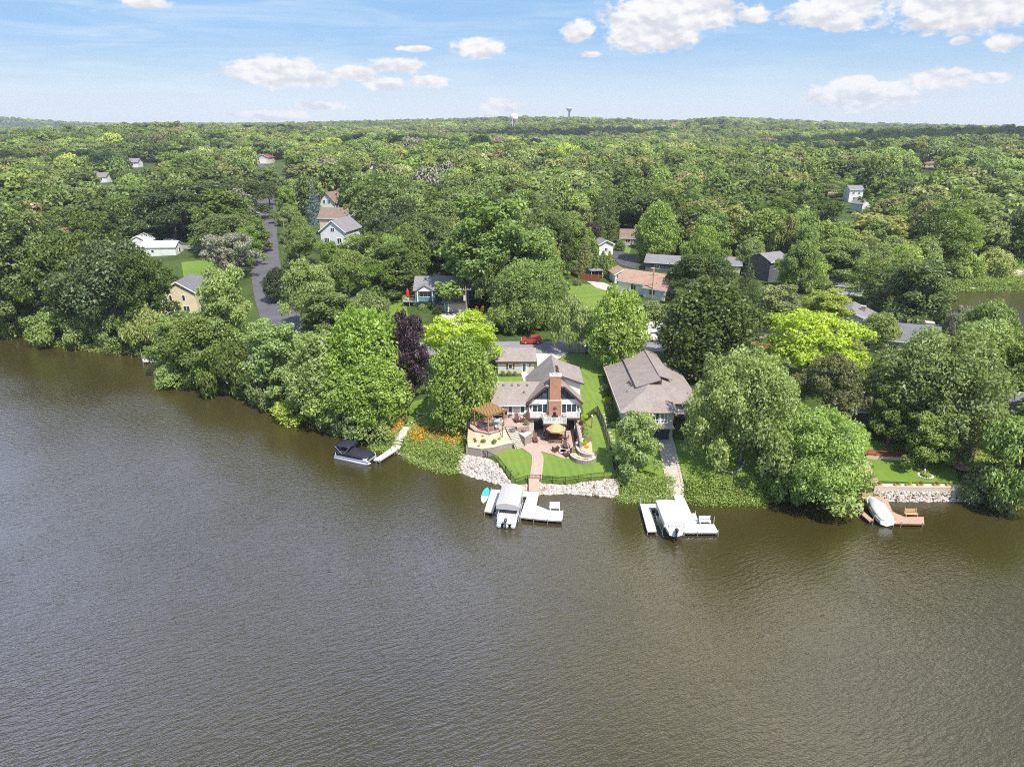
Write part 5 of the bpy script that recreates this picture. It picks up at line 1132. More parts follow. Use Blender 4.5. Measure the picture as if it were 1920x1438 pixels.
sheet('planter_bed', [tuple(at(a, b, 2.7))[:2] for a, b in ((1070,843), (1071,849), (1079,856), (1092,860), (1106,860), (1116,855), (1116,845), (1098,830), (1086,828))], 'gravel_tan', 0, 1, h=2.68)
sheet('planter_bed', [tuple(at(a, b, 3.2))[:2] for a, b in ((1084,830), (1084,837), (1090,845), (1100,849), (1111,849), (1110,838), (1105,800), (1098,790), (1090,800))], 'gravel_tan', 0, 1, h=3.22)
wl2 = MB(); pts2 = [at(*p) for p in ((1082,800,4.6), (1083,815,3.9), (1083,830,3.3))]
wl2.ext([(10.35, 94.2, 1.5), (10.35, 101.9, 1.5), (10.65, 101.9, 1.5), (10.65, 94.2, 1.5)], (0, 0, 2.9)); o = wl2.build('retaining_wall', 'wall_block'); tag(o, 'straight block wall along the right side of the lower patio', 'wall')
cs_ = MB()
for k in range(9): cs_.rock((10.66 + .15 * (k % 2), 94.4 + k * .82, 4.36 - .04 * k), .26, k + 70, .6)
cs_.build('cap_boulders', 'rock_pale', o)
o = sheet('planter_bed', [(10.6, 94.2), (10.6, 102), (12.4, 102), (12.6, 97), (12.2, 93.6)], 'mulch', 0, 1, h=4.0)
for v in o.data.vertices: v.co.z = 3.1 + (v.co.y - 93.6) * .11 - (v.co.x - 10.6) * .12
for k, (px, py, rr, mt, lb) in enumerate(((1100,799,.62,'leaf_lime','golden-green shrub nearest the house at the top of the right planter'), (1100,806,.66,'leaf_fresh','bright green shrub second from the house in the right planter'), (1099.5,813,.66,'leaf_lime','yellow-green shrub third from the house in the right planter'), (1098.5,820.5,.66,'leaf_fresh','green mound fourth from the house in the right planter'), (1097,827.5,.62,'leaf_lime','green mound lowest in the straight planter row'),
  (1093,833.5,.85,'leaf_yellow','big golden mound in the raised curved planter'), (1100,839,.45,'leaf_orange','orange flower clump beside the golden mound'), (1080,843,.55,'leaf_lime','lime mound at the left end of the outer planter'), (1089,852,.6,'leaf_yellow','yellow mound low in the outer planter'), (1097,855,.6,'leaf_lime','lime mound right of the yellow one in the outer planter'), (1077,848,.4,'leaf_mid','dark green tuft in the outer planter beside the fire pit chair'), (1097,783,.6,'leaf_yellow','yellow shrub against the right corner of the lake house'), (1093,790,.5,'leaf_mid','green shrub below the yellow one at the house corner'))):
    z = 3.2 if py < 842 else 2.68; z = z if py > 828 else 3.5 + (828 - py) * .028; q = at(px, py, z); shrub(lb, (q.x, q.y, z - .08), rr * .85, mt, rr * .8)
for k, (px, py, rr) in enumerate(((1104,791,.55), (1108,796,.5), (1099,785,.5), (1112,858,.45), (1085,826,.4), (1082,832,.35))):
    q = at(px, py, 3.5 if py < 840 else 2.6); o = MB().rock((0, 0, 0), rr, 90 + k, .75).build('boulder', 'rock_pale', None, loc=(q.x, q.y, q.z + .1)); tag(o, ['pale boulder at the top of the right planter', 'pale boulder beside the path light', 'pale boulder by the house corner', 'flat boulder at the tip of the outer planter', 'pale boulder ending the straight wall', 'small boulder in the gap of the planter walls'][k], 'boulder')
def lamp(px, py, z, label, h=2.2):
    q = at(px, py, z); r = thing('garden_lamp', label, 'lamp', (q.x, q.y, z - .1)); MB().box(-.06, -.06, 0, .06, .06, h).build('post', 'wood_brown', r); MB().lathe([(.12, h), (.17, h + .28), (.1, h + .34), (0, h + .4)], n=8).build('lantern', 'trim_white', r)
lamp(1109, 808, 3.2, 'lantern on a brown post at the right edge of the planter', 2.6); lamp(942, 818, 4.2, 'lantern on a thin post between the pergola and the steps', 2.5); lamp(930, 812, 4.5, 'short path light in front of the bar', 1.1)

# ------------------------------------------------------------------ chain-link fence
def fence_line(name, label, pts, h, zf, every=2.4, m=9):
    r = thing(name, label, 'fence', (pts[0][0], pts[0][1], 0)); ox, oy = pts[0][0], pts[0][1]; rails = MB(); mesh = MB(); ps = []
    for (xa, ya), (xb, yb) in zip(pts, pts[1:]):
        ln = math.hypot(xb - xa, yb - ya); n = max(1, round(ln / every))
        for k in range(n):
            p = [(xa + (xb - xa) * t_, ya + (yb - ya) * t_) for t_ in (k / n, (k + 1) / n)]; q = [(x - ox, y - oy, zf(x, y)) for x, y in p]; ps.append(q[0])
            rails.bar((q[0][0], q[0][1], q[0][2] + h), (q[1][0], q[1][1], q[1][2] + h), .055); rails.bar((q[0][0], q[0][1], q[0][2] + .08), (q[1][0], q[1][1], q[1][2] + .08), .03)
            a, b = Vector(q[0]), Vector(q[1])
            for j in range(-m * 2 // 3, m):
                u0, u1 = j / m, j / m + .67
                for s in (0, 1):
                    e0, e1 = (0, 1) if s == 0 else (1, 0); c0, c1 = max(u0, 0), min(u1, 1)
                    za = e0 + (e1 - e0) * (c0 - u0) / (u1 - u0); zb = e0 + (e1 - e0) * (c1 - u0) / (u1 - u0); pa = a.lerp(b, c0); pb = a.lerp(b, c1)
                    mesh.bar((pa.x, pa.y, pa.z + .08 + za * (h - .1)), (pb.x, pb.y, pb.z + .08 + zb * (h - .1)), .013)
    ps.append((pts[-1][0] - ox, pts[-1][1] - oy, zf(*pts[-1])))
    for p in ps: MB().tube([(p[0], p[1], p[2] - .3), (p[0], p[1], p[2] + h + .06)], .05, 6).build('post', 'black_metal', r)
    rails.build('rail', 'black_metal', r); mesh.build('wire_mesh', 'black_metal', r); return r
FL = [tuple(at(a, b, z))[:2] for a, b, z in ((876,839,2.6), (891,851,2.2), (914,858,1.9), (934,869,1.8), (948,881,1.75), (966,897,1.7), (1060,898,1.7), (1156,897.5,1.7))]
FZ = lambda x, y: Hg(x, y)
fence_line('chain_link_fence', 'black chain-link fence along the lake edge above the rocks', FL, 1.25, FZ, 1.75)
FR = [FL[-1]] + [tuple(at(a, b, z))[:2] for a, b, z in ((1142,845,2.2), (1131,808,3.0), (1120,776,4.2))] + [(12.1, 102.4)]
fence_line('chain_link_fence', 'black chain-link fence running up the right side of the lawn', FR, 1.3, FZ, 1.6, 18)
FW = [FL[0], (-6.95, 97.5), (-6.9, 99.5)]
fence_line('chain_link_fence', 'short black fence on the left side of the gravel bed', FW, 1.25, lambda x, y: max(Hg(x, y), np.interp(y, [94, 98.5], [3.2, 4.7])), 1.6)
o = MB().box(-.14, -.14, 0, .14, .14, .5).build('bin', 'black_plastic', None, loc=LZ(at(962, 841, 2.2))); tag(o, 'small black bin on the lawn below the gravel bed wall', 'bin')

# ------------------------------------------------------------------ riprap rocks
def riprap(name, poly, n, rmin, rmax, seed, label=None, lift=0.):
    y0 = min(p[1] for p in poly)
    m = MB(); ra = random.Random(seed); va = []
    for i, (x, y) in enumerate(scatter(poly, n, seed)):
        rr = rmin + (rmax - rmin) * ra.random() ** 2; z = max(Hg(x, y), -.15); m.rock((x, y, z + rr * .22 + lift * (y - y0)), rr, seed * 1000 + i, .75); va += [ra.random()] * len(ICO[1])
    o = m.build(name, 'rock_mix'); a = o.data.attributes.new('vary', 'FLOAT', 'FACE'); a.data.foreach_set('value', va); tag(o, kind='stuff'); 
    if label: tag(o, label)
    return o
RP = [tuple(at(a, b, z))[:2] for a, b, z in ((862,870,.3), (872,848,2.0), (890,853,2.0), (914,860,1.8), (934,871,1.7), (948,883,1.7), (966,899,1.6), (990,900,1.6), (1012,900,1.6), (1100,900,1.6), (1157,900,1.6), (1160,934,0), (1120,930,0), (1060,925,0), (1020,927,0), (985,926,0), (960,919,0), (935,908,0), (900,898,0), (860,886,0))]
riprap('riprap_rocks', RP, 3200, .13, .36, 5)
RP2 = [tuple(at(a, b, z))[:2] for a, b, z in ((748,845,.5), (770,850,.6), (800,865,.4), (850,876,.5), (866,872,.5), (862,886,-.05), (830,878,-.05), (790,868,-.05), (745,851,-.05))]
riprap('riprap_rocks', RP2, 320, .12, .32, 9)
RP3 = [tuple(at(a, b, z))[:2] for a, b, z in ((1640,914,1.5), (1850,915,1.4), (1850,941,-.05), (1760,941,-.05), (1655,941,-.05))]
riprap('riprap_rocks', RP3, 1100, .10, .27, 13, None, .2)
RP4 = [tuple(at(a, b, z))[:2] for a, b, z in ((1160,930,.2), (1262,932,.2), (1262,937,-.1), (1160,937,-.1))]
riprap('riprap_rocks', RP4, 90, .10, .25, 17)
# wild shore plants and daylilies
def cover(name, px, n, h, size, mat, seed, z=1.0, **k):
    o = ground_cover(name, [tuple(at(a, b, z))[:2] for a, b in px], n, h, size, mat, seed, **k); return tag(o, kind='stuff')
BANK = ((752,842), (776,800), (830,806), (884,808), (878,840), (866,868), (848,874), (800,864), (770,852))
cover('bank_weeds', BANK, 1100, .55, .32, 'leaf_bright', 21, 1.6); cover('bank_weeds', BANK, 450, .55, .32, 'leaf_lime', 22, 1.6); cover('bank_grass', BANK, 500, .5, .26, 'leaf_pale', 23, 1.6, asp=.25)
cover('daylily_flowers', ((762,815), (782,798), (812,808), (835,808), (862,812), (872,830), (850,835), (800,822), (775,828)), 230, .9, .27, 'leaf_orange', 24, 2.2, tuft=6)
cover('daylily_flowers', ((722,812), (738,786), (758,790), (752,803), (730,815)), 170, .9, .28, 'leaf_orange', 25, 2.0, tuft=6)
cover('bank_weeds', ((690,832), (722,800), (758,800), (738,842), (710,838)), 520, .6, .28, 'leaf_bright', 26, 1.0)
cover('shore_weeds', ((1158,902), (1262,902), (1264,926), (1240,934), (1160,930)), 800, .65, .26, 'leaf_bright', 27, 1.2); cover('shore_weeds', ((1158,908), (1262,908), (1262,930), (1160,930)), 260, .6, .26, 'leaf_lime', 28, 1.0)
cover('shore_weeds', ((1284,902), (1440,904), (1440,936), (1300,936), (1284,926)), 800, .65, .28, 'leaf_fresh', 29, 1.2); cover('shore_weeds', ((1290,905), (1430,905), (1430,934), (1300,934)), 420, .8, .30, 'leaf_bright', 30, 1.0)
cover('shore_flowers', ((1384,918), (1400,918), (1400,930), (1386,930)), 18, .6, .2, 'leaf_orange', 31, .8, tuft=4)
cover('shore_weeds', ((1845,925), (1960,930), (1960,950), (1850,944)), 260, .8, .3, 'leaf_mid', 32, .8)
cover('bank_weeds', ((1800,840), (1850,815), (1900,850), (1860,905), (1810,880)), 800, .9, .34, 'leaf_lime', 33, 2.2)
cover('woodland_edge', ((-20,612), (60,632), (130,652), (265,664), (340,718), (440,738), (560,784), (680,832), (640,780), (500,740), (400,710), (300,660), (200,630), (60,600)), 2400, 1.3, .5, 'leaf_mid', 34, .6, tuft=8, spread=.6)
cover('lot_perennials', ((1145,735), (1160,735), (1172,790), (1168,815), (1150,770)), 260, .5, .24, 'leaf_fresh', 35, 3.5); cover('lot_perennials', ((1160,800), (1172,798), (1174,825), (1164,822)), 80, .55, .24, 'leaf_yellow', 36, 2.6)
cover('bank_reeds', [(0, 0)] and ((1756,536), (1920,530), (1920,543), (1756,548)), 400, 1.2, .7, 'leaf_fresh', 37, .4, spread=1.0)
cover('bank_reeds', ((1740,480), (1920,470), (1920,522), (1740,530)), 700, 2.0, 1.0, 'leaf_mid', 38, 2.0, spread=1.2)
# ------------------------------------------------------------------ docks (each section lies at its own place on the water)
def dock(name, label, polys, z, mat, legs, t=.14, frame='aluminium'):
    o0 = at(*polys[0][0], z); r = thing(name, label, 'dock', (o0.x, o0.y, 0))
    for i, poly in enumerate(polys):
        q = [at(a, b, z) for a, b in poly]; m = MB(); m.ext([(p.x - o0.x, p.y - o0.y, z - .05 + .004 * i) for p in q], (0, 0, .05))
        f = MB(); n = len(q)
        for k in range(n): a, b = q[k], q[(k + 1) % n]; f.bar((a.x - o0.x, a.y - o0.y, z - .13), (b.x - o0.x, b.y - o0.y, z - .13), .05, .14)
        f.build('frame', frame, r)
        j = max(range(n), key=lambda k: (q[(k + 1) % n] - q[k]).length)
        a, b = q[j], q[(j + 1) % n]; e, f2 = q[j - 1], q[(j + 2) % n]; s = MB(); nn = max(2, int((b - a).length / 1.2))
        if n == 4:
            for k in range(1, nn): p0 = a.lerp(b, k / nn); p1 = e.lerp(f2, k / nn); s.bar((p0.x - o0.x, p0.y - o0.y, z + .006), (p1.x - o0.x, p1.y - o0.y, z + .006), .035, .006)
            m.add(s.v, s.f, 1)
        m.build('deck', [mat, 'wood_grey'], r)
    for a, b, h in legs: q = at(a, b, z); MB().tube([(q.x - o0.x, q.y - o0.y, -1.4), (q.x - o0.x, q.y - o0.y, z + h)], .045, 6).build('leg', 'aluminium', r)
    return r
dock('boat_dock', 'white main dock section at the foot of the paver walk', [[(991,921),(1011,921),(1000.5,972),(975,969)], [(1006,947),(1028,956),(1027,974.5),(1001,972)], [(1028.4,956.2),(1056,958),(1054,976),(1027.4,974.6)]], .62, 'dock_white',
     [(975.5,969.5,.1),(1000,972.5,.1),(1027,975,.1),(1054,976.5,.25),(1056,958,.25),(1011,922,.15),(1006,946,.1)])
dock('boat_dock', 'narrow white dock section left of the grey-canopied boat lift', [[(921,917),(938,918.5),(924,960.5),(908,958)], [(979,921),(990.5,921),(988,930),(977,930)]], .60, 'dock_white', [(908,958.5,.1),(924,961,.1),(921,917,.3),(938,918.5,.1)])
o = MB()
q0, q1 = [at(a, b, .9) for a, b in ((991, 905), (1011, 905))]; q2, q3 = [at(a, b, .7) for a, b in ((1010.5, 920.5), (991.5, 920.5))]
o.ext([(q0.x, q0.y, 1.72), (q1.x, q1.y, 1.72), (q2.x, q2.y, .62), (q3.x, q3.y, .62)], (0, 0, .1)); o = o.build('dock_ramp', 'dock_tan'); tag(o, 'tan sloping ramp crossing the rocks to the white main dock', 'ramp')
dock('boat_dock', 'white U-shaped dock round the white-canopied boat lift at the cobbled walk', [[(1262,927),(1280,927),(1305,981),(1283,981)], [(1200,944),(1218,944.3),(1231,995.6),(1214,995.8)], [(1218.4,944.3),(1262,944),(1262,952.5),(1220.6,952.8)], [(1283,981.5),(1339,982.6),(1347,998),(1283,998)], [(1294,962.5),(1304,962),(1310,979.5),(1304,980.5)]], .62, 'dock_white',
     [(1200,944,.9),(1214,996,.1),(1231,996,.1),(1283,998.5,.1),(1308,998.5,.1),(1347,998.5,.4),(1338,983,1.2),(1304,962,.4),(1231,944,.1)])
dock('boat_dock', 'tan dock sections round the white covered speedboat at right', [[(1668,956),(1684,964),(1700,969),(1732,968.5),(1733,982),(1676,981)], [(1652,938),(1664,937),(1674,960),(1667,962)], [(1608,952),(1622,961),(1638,975),(1630,977),(1608,958)], [(1610,943),(1645,941.5),(1647,946),(1612,948)]], .5, 'dock_tan', [(1690,981.5,.3),(1730,982,.2),(1676,981.5,.9),(1637,977,.9),(1612,944,.2)], frame='wood_brown')
dock('swim_dock', 'grey wooden dock under overhanging trees at the left bank', [[(267,673),(287,671),(300,678),(268,678)], [(287.5,671),(312,666),(313,672),(300.5,678)]], .6, 'dock_grey', [(267,675,2.6),(278,672,1.6),(268,678.5,.1),(298,679,.1)])
dock('gangway', 'grey gangway leading from the bank to the covered pontoon boat', [[(700,862),(736,838),(745,843),(712,864)]], .62, 'dock_grey', [(736,838,.3),(712,864,.3),(745,843,.2)])
dock('far_dock', 'little pale dock on the far side of the right bay', [[(1790,528),(1797,527.5),(1818,538),(1808,539.5)], [(1808,539.6),(1818,538),(1830,539),(1829,541.5)]], .6, 'dock_white', [(1809,540,.3),(1829,541,.3)])
# timber steps down the daylily bank
s0, s1 = gnd(764, 802), at(741, 839, .7); st = MB(); n = 14
for k in range(n):
    t_ = k / (n - 1); p = s0.lerp(s1, t_); p.z = max(Hg(p.x, p.y) + .12, .68); d = (s1 - s0); d.z = 0; d.normalize(); w = Vector((-d.y, d.x, 0)) * .72
    q = [p - d * .2 + w, p - d * .2 - w, p + d * .2 - w, p + d * .2 + w]; st.ext([(v.x, v.y, p.z - .22) for v in q], (0, 0, .22))
o = st.build('bank_steps', 'stone_white'); tag(o, 'pale stone steps down the daylily bank to the gangway', 'steps')
s0, s1 = gnd(1618, 866), at(1652, 936, .6); st = MB()
for k in range(12):
    t_ = k / 11; p = s0.lerp(s1, t_); p.z = max(Hg(p.x, p.y) + .1, .5); d = (s1 - s0); d.z = 0; d.normalize(); w = Vector((-d.y, d.x, 0)) * .62
    q = [p - d * .34 + w, p - d * .34 - w, p + d * .30 - w, p + d * .30 + w]; st.ext([(v.x, v.y, p.z - .25) for v in q], (0, 0, .25))
o = st.build('lawn_steps', 'dock_tan'); tag(o, 'tan steps running down beside the right lawn to the tan dock', 'steps')
# benches on the docks
def bench(label, px, py, z, rz, mat, w=1.4, h=.8):
    q = at(px, py, z); r = thing('bench', label, 'bench', (q.x, q.y, z + .005), rz); m = MB()
    for k in range(3): m.box(-w / 2, -.28 + k * .18, .42, w / 2, -.13 + k * .18, .46)
    m.build('seat', mat, r); m = MB()
    for k in range(3): m.box(-w / 2, .28, .52 + k * .17, w / 2, .32, .66 + k * .17)
    m.build('backrest', mat, r)
    for sx in (-1, 1): MB().box(sx * w * .44 - .04, -.25, -.05, sx * w * .44 + .04, -.17, .42).box(sx * w * .44 - .04, .20, -.05, sx * w * .44 + .04, .278, h + .15).build('leg', mat, r)
    return r
bench('white slatted bench at the back of the L-shaped main dock', 1040, 955.5, .62, 0, 'white_paint'); bench('white slatted bench behind the right arm of the U-shaped dock', 1321, 981.5, .62, 0, 'white_paint', 1.5, .9)
bench('brown wooden bench on the tan dock', 1707, 967.5, .5, 0, 'wood_tan', 1.7, 1.0); bench('yellow-brown wooden bench at the head of the tan dock', 1626, 938, .7, 0, 'wood_tan', 1.6)
q = at(284, 673, .6); o = MB().loft([[(-.8, -.2, .02), (.7, -.35, .02), (.7, .35, .02), (-.8, .2, .02)], [(-.7, -.1, .5), (.3, -.25, .7), (.3, .25, .7), (-.7, .1, .5)]]).build('covered_chair', 'canvas_white', None, loc=q); tag(o, 'white covered chair on the grey dock at left', 'chair')
q = at(305, 670, .6); r = thing('jet_ski', 'dark jet ski parked on the grey dock under the trees', 'jet ski', (q.x, q.y, .62), R(20)); MB().loft([[(-1.3, -.4, 0), (-1.3, .4, 0), (-1.3, .3, .4), (-1.3, -.3, .4)], [(.4, -.5, 0), (.4, .5, 0), (.4, .3, .6), (.4, -.3, .6)], [(1.4, -.05, .2), (1.4, .05, .2), (1.4, .05, .4), (1.4, -.05, .4)]]).build('hull', 'hull_white', r); MB().box(-1.1, -.2, .45, .1, .2, .7).build('seat', 'black_plastic', r)

# ------------------------------------------------------------------ boats
def ring_ellipse(x, ry, rz, cz, n=10, p=2.0): return [(x, ry * math.copysign(abs(math.cos(a)) ** (2 / p), math.cos(a)), cz + rz * math.copysign(abs(math.sin(a)) ** (2 / p), math.sin(a))) for a in [2 * math.pi * k / n for k in range(n)]]
def outboard(par, x, z, mat='steel_dark'):
    r = MB().loft([ring_ellipse(-.25, .16, .16, .95), ring_ellipse(.0, .24, .27, .98), ring_ellipse(.28, .2, .2, .95)]).box(-.08, -.1, -.6, .12, .1, .75).build('outboard_motor', mat, par, True); r.location = (x, 0, z); return r
# pontoon boat with navy mooring cover and bimini
qa, qb = at(632, 857, .2), at(694, 870, .2); c = (at(630, 852, .4) + at(702, 858, .4)) / 2; ang = math.atan2(qb.y - qa.y, qb.x - qa.x)
r = thing('pontoon_boat', 'pontoon boat under a navy cover and navy bimini moored at the gangway', 'boat', (c.x + .1, c.y - .2, 0), ang)
for y in (-.95, .95):
    MB().loft([ring_ellipse(-3.3, .22, .22, .12), ring_ellipse(-3.2, .36, .36, .14), ring_ellipse(2.5, .36, .36, .14), ring_ellipse(3.2, .22, .24, .24), ring_ellipse(3.5, .04, .05, .36)]).build('pontoon', 'hull_silver', r, True).location = (0, y, 0)
MB().box(-3.2, -1.25, .50, 3.15, 1.25, .62).build('deck', 'aluminium', r); MB().box(-2.9, -1.27, .621, 2.95, 1.27, 1.12).build('side_panel', 'hull_white', r)
rings = []
for x, w, h in ((-2.9, 1.22, .05), (-2.7, 1.30, .35), (-1.2, 1.31, .75), (.2, 1.31, .62), (1.6, 1.3, .55), (2.7, 1.25, .4), (3.05, 1.0, .02)):
    rings.append([(x, -w, .80), (x, -w, 1.06 + h * .25), (x, -w * .55, 1.08 + h * .85), (x, 0, 1.10 + h), (x, w * .55, 1.08 + h * .85), (x, w, 1.06 + h * .25), (x, w, .80)])
MB().loft(rings).build('mooring_cover', 'canvas_navy', r, True)
b = MB(); rings = [[(x, -1.25, 2.45 + d), (x, -.6, 2.62 + d), (x, .6, 2.62 + d), (x, 1.25, 2.45 + d), (x, 1.25, 2.41 + d), (x, .6, 2.58 + d), (x, -.6, 2.58 + d), (x, -1.25, 2.41 + d)] for x, d in ((-2.9, -.12), (-2.0, 0), (-1.0, .02), (-.1, -.10))]
bm_ = b.loft(rings).build('bimini_top', 'canvas_navy', r, True)
for y in (-1.25, 1.25):
    MB().tube([(-1.5, y, 1.1), (-2.85, y, 2.32)], .035, 6).tube([(-1.5, y, 1.1), (-.15, y, 2.32)], .035, 6).tube([(-2.4, y, 1.1), (-1.5, y, 1.75)], .03, 6).build('bimini_frame', 'aluminium', r)
outboard(r, -3.35, .3, 'black_plastic')
# left boat lift: grey canopy over a tritoon
def lift(label, px, z, mat, top):
    q = [at(a, b, z) for a, b in px]; c = sum(q, Vector()) / 4; r = thing('boat_lift', label, 'boat lift', (c.x, c.y, 0)); L = [p - Vector((c.x, c.y, 0)) for p in q]
    f0, f1, b1_, b0 = L  # back-left, back-right, front-right, front-left
    rings = []
    for t_ in (0, .04, .5, .96, 1):
        a = f0.lerp(b0, t_); b = f1.lerp(b1_, t_); mid = (a + b) / 2; hh = top if .03 < t_ < .97 else top * .72
        rings.append([a + Vector((0, 0, -.75)), a, a.lerp(mid, .5) + Vector((0, 0, hh * .62)), mid + Vector((0, 0, hh)), b.lerp(mid, .5) + Vector((0, 0, hh * .62)), b, b + Vector((0, 0, -.75)), b + Vector((0, 0, -.70)) + (a - b) * .012, b + (a - b) * .012 + Vector((0, 0, -.03)), mid + Vector((0, 0, hh - .05)), a + (b - a) * .012 + Vector((0, 0, -.03)), a + Vector((0, 0, -.70)) + (b - a) * .012])
    cn = MB().loft(rings, cap=False)
    for q4 in ((f0, f1), (b0, b1_)):                      # cloth gable ends
        a, b = q4[0] + Vector((0, 0, -.62)), q4[1] + Vector((0, 0, -.62)); mid = (q4[0] + q4[1]) / 2; cn.ext([a, q4[0], mid + Vector((0, 0, top * .7)), q4[1], b], (0, .02, 0))
    cn.build('canopy', mat, r)
    fr = MB()
    for t_ in (.1, .5, .9):
        for s, e in ((f0, b0), (f1, b1_)):
            p = s.lerp(e, t_); fr.tube([(p.x, p.y, -1.4), (p.x, p.y, z - .02)], .05, 6)
    for s, e in ((f0, b0), (f1, b1_)): fr.bar((s.x, s.y, z - .05), (e.x, e.y, z - .05), .06); fr.bar((s.x, s.y, .3), (e.x, e.y, .3), .09)
    fr.build('frame', 'aluminium', r); return r, c, (b0 + b1_) / 2 - (f0 + f1) / 2, (f1 - f0).length
r, c, ax, wd = lift('boat lift with peaked grey canopy beside the main dock', [(943,908),(981,911),(972,950),(930,946)], 2.55, 'canvas_grey', .42)
ang = math.atan2(-ax.y, -ax.x)
def tritoon(label, c, ang, sc=1.0, name='pontoon_boat'):
    r = thing(name, label, 'boat', (c.x, c.y, 0), ang)
    for y in (-.95, 0, .95): MB().loft([ring_ellipse(-3.6, .22, .22, .28), ring_ellipse(-3.5, .33, .33, .30), ring_ellipse(2.6, .33, .33, .30), ring_ellipse(3.4, .05, .06, .45)]).build('pontoon', 'hull_silver', r, True).location = (0, y, 0)
    MB().box(-3.4, -1.22, .64, 3.2, 1.22, .74).build('deck', 'dock_grey', r)
    MB().box(-2.7, -1.24, .741, 3.0, -1.18, 1.35).box(-2.7, 1.18, .741, 3.0, 1.24, 1.35).box(-2.7, -1.179, .741, -2.64, 1.179, 1.35).box(2.94, -1.179, .741, 3.0, 1.179, 1.35).build('fence_panel', 'hull_white', r)
    MB().box(-2.5, -1.1, .745, -1.6, 1.1, 1.2).box(.5, -1.1, .745, 2.6, -.5, 1.2).box(.5, .5, .745, 2.6, 1.1, 1.2).build('seat', 'canvas_grey', r); outboard(r, -3.6, .35); r.scale = (sc,) * 3; return r
tritoon('pontoon boat with dark outboard parked under the grey canopy', c - Vector((0, .15, 0)) + Vector((ax.x, ax.y, 0)).normalized() * .6, ang)
r, c, ax, wd = lift('boat lift with flat white canopy inside the U-shaped dock', [(1230,938),(1266,938),(1285,979),(1246,980)], 2.3, 'canvas_white', .22)
def runabout(label, c, ang, cover=None):
    r = thing('speedboat', label, 'boat', (c.x, c.y, .1), ang); rings = []
    for x, w, k, g in ((-3.0, .95, .0, .85), (-2.0, 1.12, -.1, .9), (0, 1.15, -.12, .95), (1.6, .95, .0, 1.0), (2.6, .5, .25, 1.08), (3.15, .06, .7, 1.12)): rings.append([(x, -w, g), (x, -w * .86, k + .3), (x, 0, k), (x, w * .86, k + .3), (x, w, g), (x, 0, g + .06)])
    MB().loft(rings).build('hull', 'hull_white', r)
    if cover:
        rr = []
        for x, w, h in ((-2.95, .9, .1), (-1.6, 1.16, .32), (-.2, 1.18, .40), (.5, 1.14, .75), (1.2, 1.02, .45), (2.3, .62, .22), (3.05, .12, .12)): rr.append([(x, -w, .88), (x, -w * .8, 1.0 + h * .6), (x, 0, 1.04 + h), (x, w * .8, 1.0 + h * .6), (x, w, .88)])
        MB().loft(rr).build('boat_cover', cover, r, True)
    else:
        MB().box(-2.2, -.8, .96, -1.2, .8, 1.25).build('seat', 'canvas_grey', r); MB().slab([(.6, -.85, 1.0), (.6, .85, 1.0), (.2, .75, 1.5), (.2, -.75, 1.5)], .03).build('windscreen', 'glass_dark', r)
    return r
rb = runabout('white speedboat hanging in the white-canopied lift', c + Vector((ax.x, ax.y, 0)).normalized() * .7, math.atan2(-ax.y, -ax.x)); outboard(rb, -3.25, .25, 'black_plastic'); rb.location.z = .75
cc = (at(1632, 937, .8) + at(1663, 976, .8)) / 2; d = at(1632, 938, .8) - at(1660, 975, .8); runabout('white covered speedboat moored among the tan dock sections', cc, math.atan2(d.y, d.x), 'canvas_white').scale = (1, 1, 1)
# paddle board, kayaks
qa, qb = at(905.5, 943, .12), at(914, 914, .12); c = (qa + qb) / 2; d = qb - qa; L = d.length; r = thing('paddle_board', 'blue and white paddle board floating left of the white dock', 'paddle board', (c.x, c.y, .06), math.atan2(d.y, d.x)); n = 14
def board(x0, x1): 
    up, lo = [], []
    for k in range(n + 1): x = x0 + (x1 - x0) * k / n; w = .52 * max(0.02, 1 - abs(2 * x / L) ** 2.6) ** .8; up.append((x, w, 0)); lo.append((x, -w, 0))
    return MB().ext(up + lo[::-1], (0, 0, .13))
board(-L * .08, L * .5).build('nose', 'board_blue', r); board(-L * .5, -L * .082).build('tail', 'white_paint', r)
for k, (px, py, mt, lb) in enumerate(((829,783,'canvas_white','white kayak lying on the lawn under the round maple'), (838,785,'kayak_green','bright green kayak beside the white one under the maple'))):
    q = gnd(px, py); r = thing('kayak', lb, 'kayak', (q.x, q.y, q.z + .06), R(24)); MB().loft([ring_ellipse(-1.6, .03, .04, .2), ring_ellipse(-.9, .3, .17, .18), ring_ellipse(.9, .3, .17, .18), ring_ellipse(1.6, .03, .04, .2)]).build('hull', mt, r, True); MB().tube([(-.4, 0, .34), (.4, 0, .34)], [.2, .2], 10).build('cockpit', 'black_plastic', r)
q0 = gnd(795, 776); ring = MB()
for k in range(16): a = k * .3927; ring.rock((1.3 * math.cos(a), .9 * math.sin(a), .12), .22, 300 + k, .8)
o = ring.build('stone_ring', 'stone_white', None, loc=(q0.x, q0.y + .6, q0.z)); tag(o, 'pale stone fire ring on the west lawn left of the maple', 'fire pit')
o = MB()
for k in range(20): a = math.pi + k * .17; o.rock((3.6 * math.cos(a), 1.9 * math.sin(a), .08), .2, 330 + k, .8)
q1 = gnd(850, 772); o = o.build('bed_edging', 'stone_white', None, loc=(q1.x, q1.y + .8, q1.z)); tag(o, 'curved pale stone edging round the maple bed', 'edging')
for k in range(9):
    q = gnd(798 - k * 5.5, 779 + k * 2.6); o = MB().rock((0, 0, 0), .24, 360 + k, .25).build('stepping_stone', 'rock_pale', None, loc=(q.x + .15 * (k % 2), q.y, q.z + .06)); tag(o, 'flat pale stepping stone on the west lawn leading to the bank steps', 'stone', 'stepping stones across the west lawn')
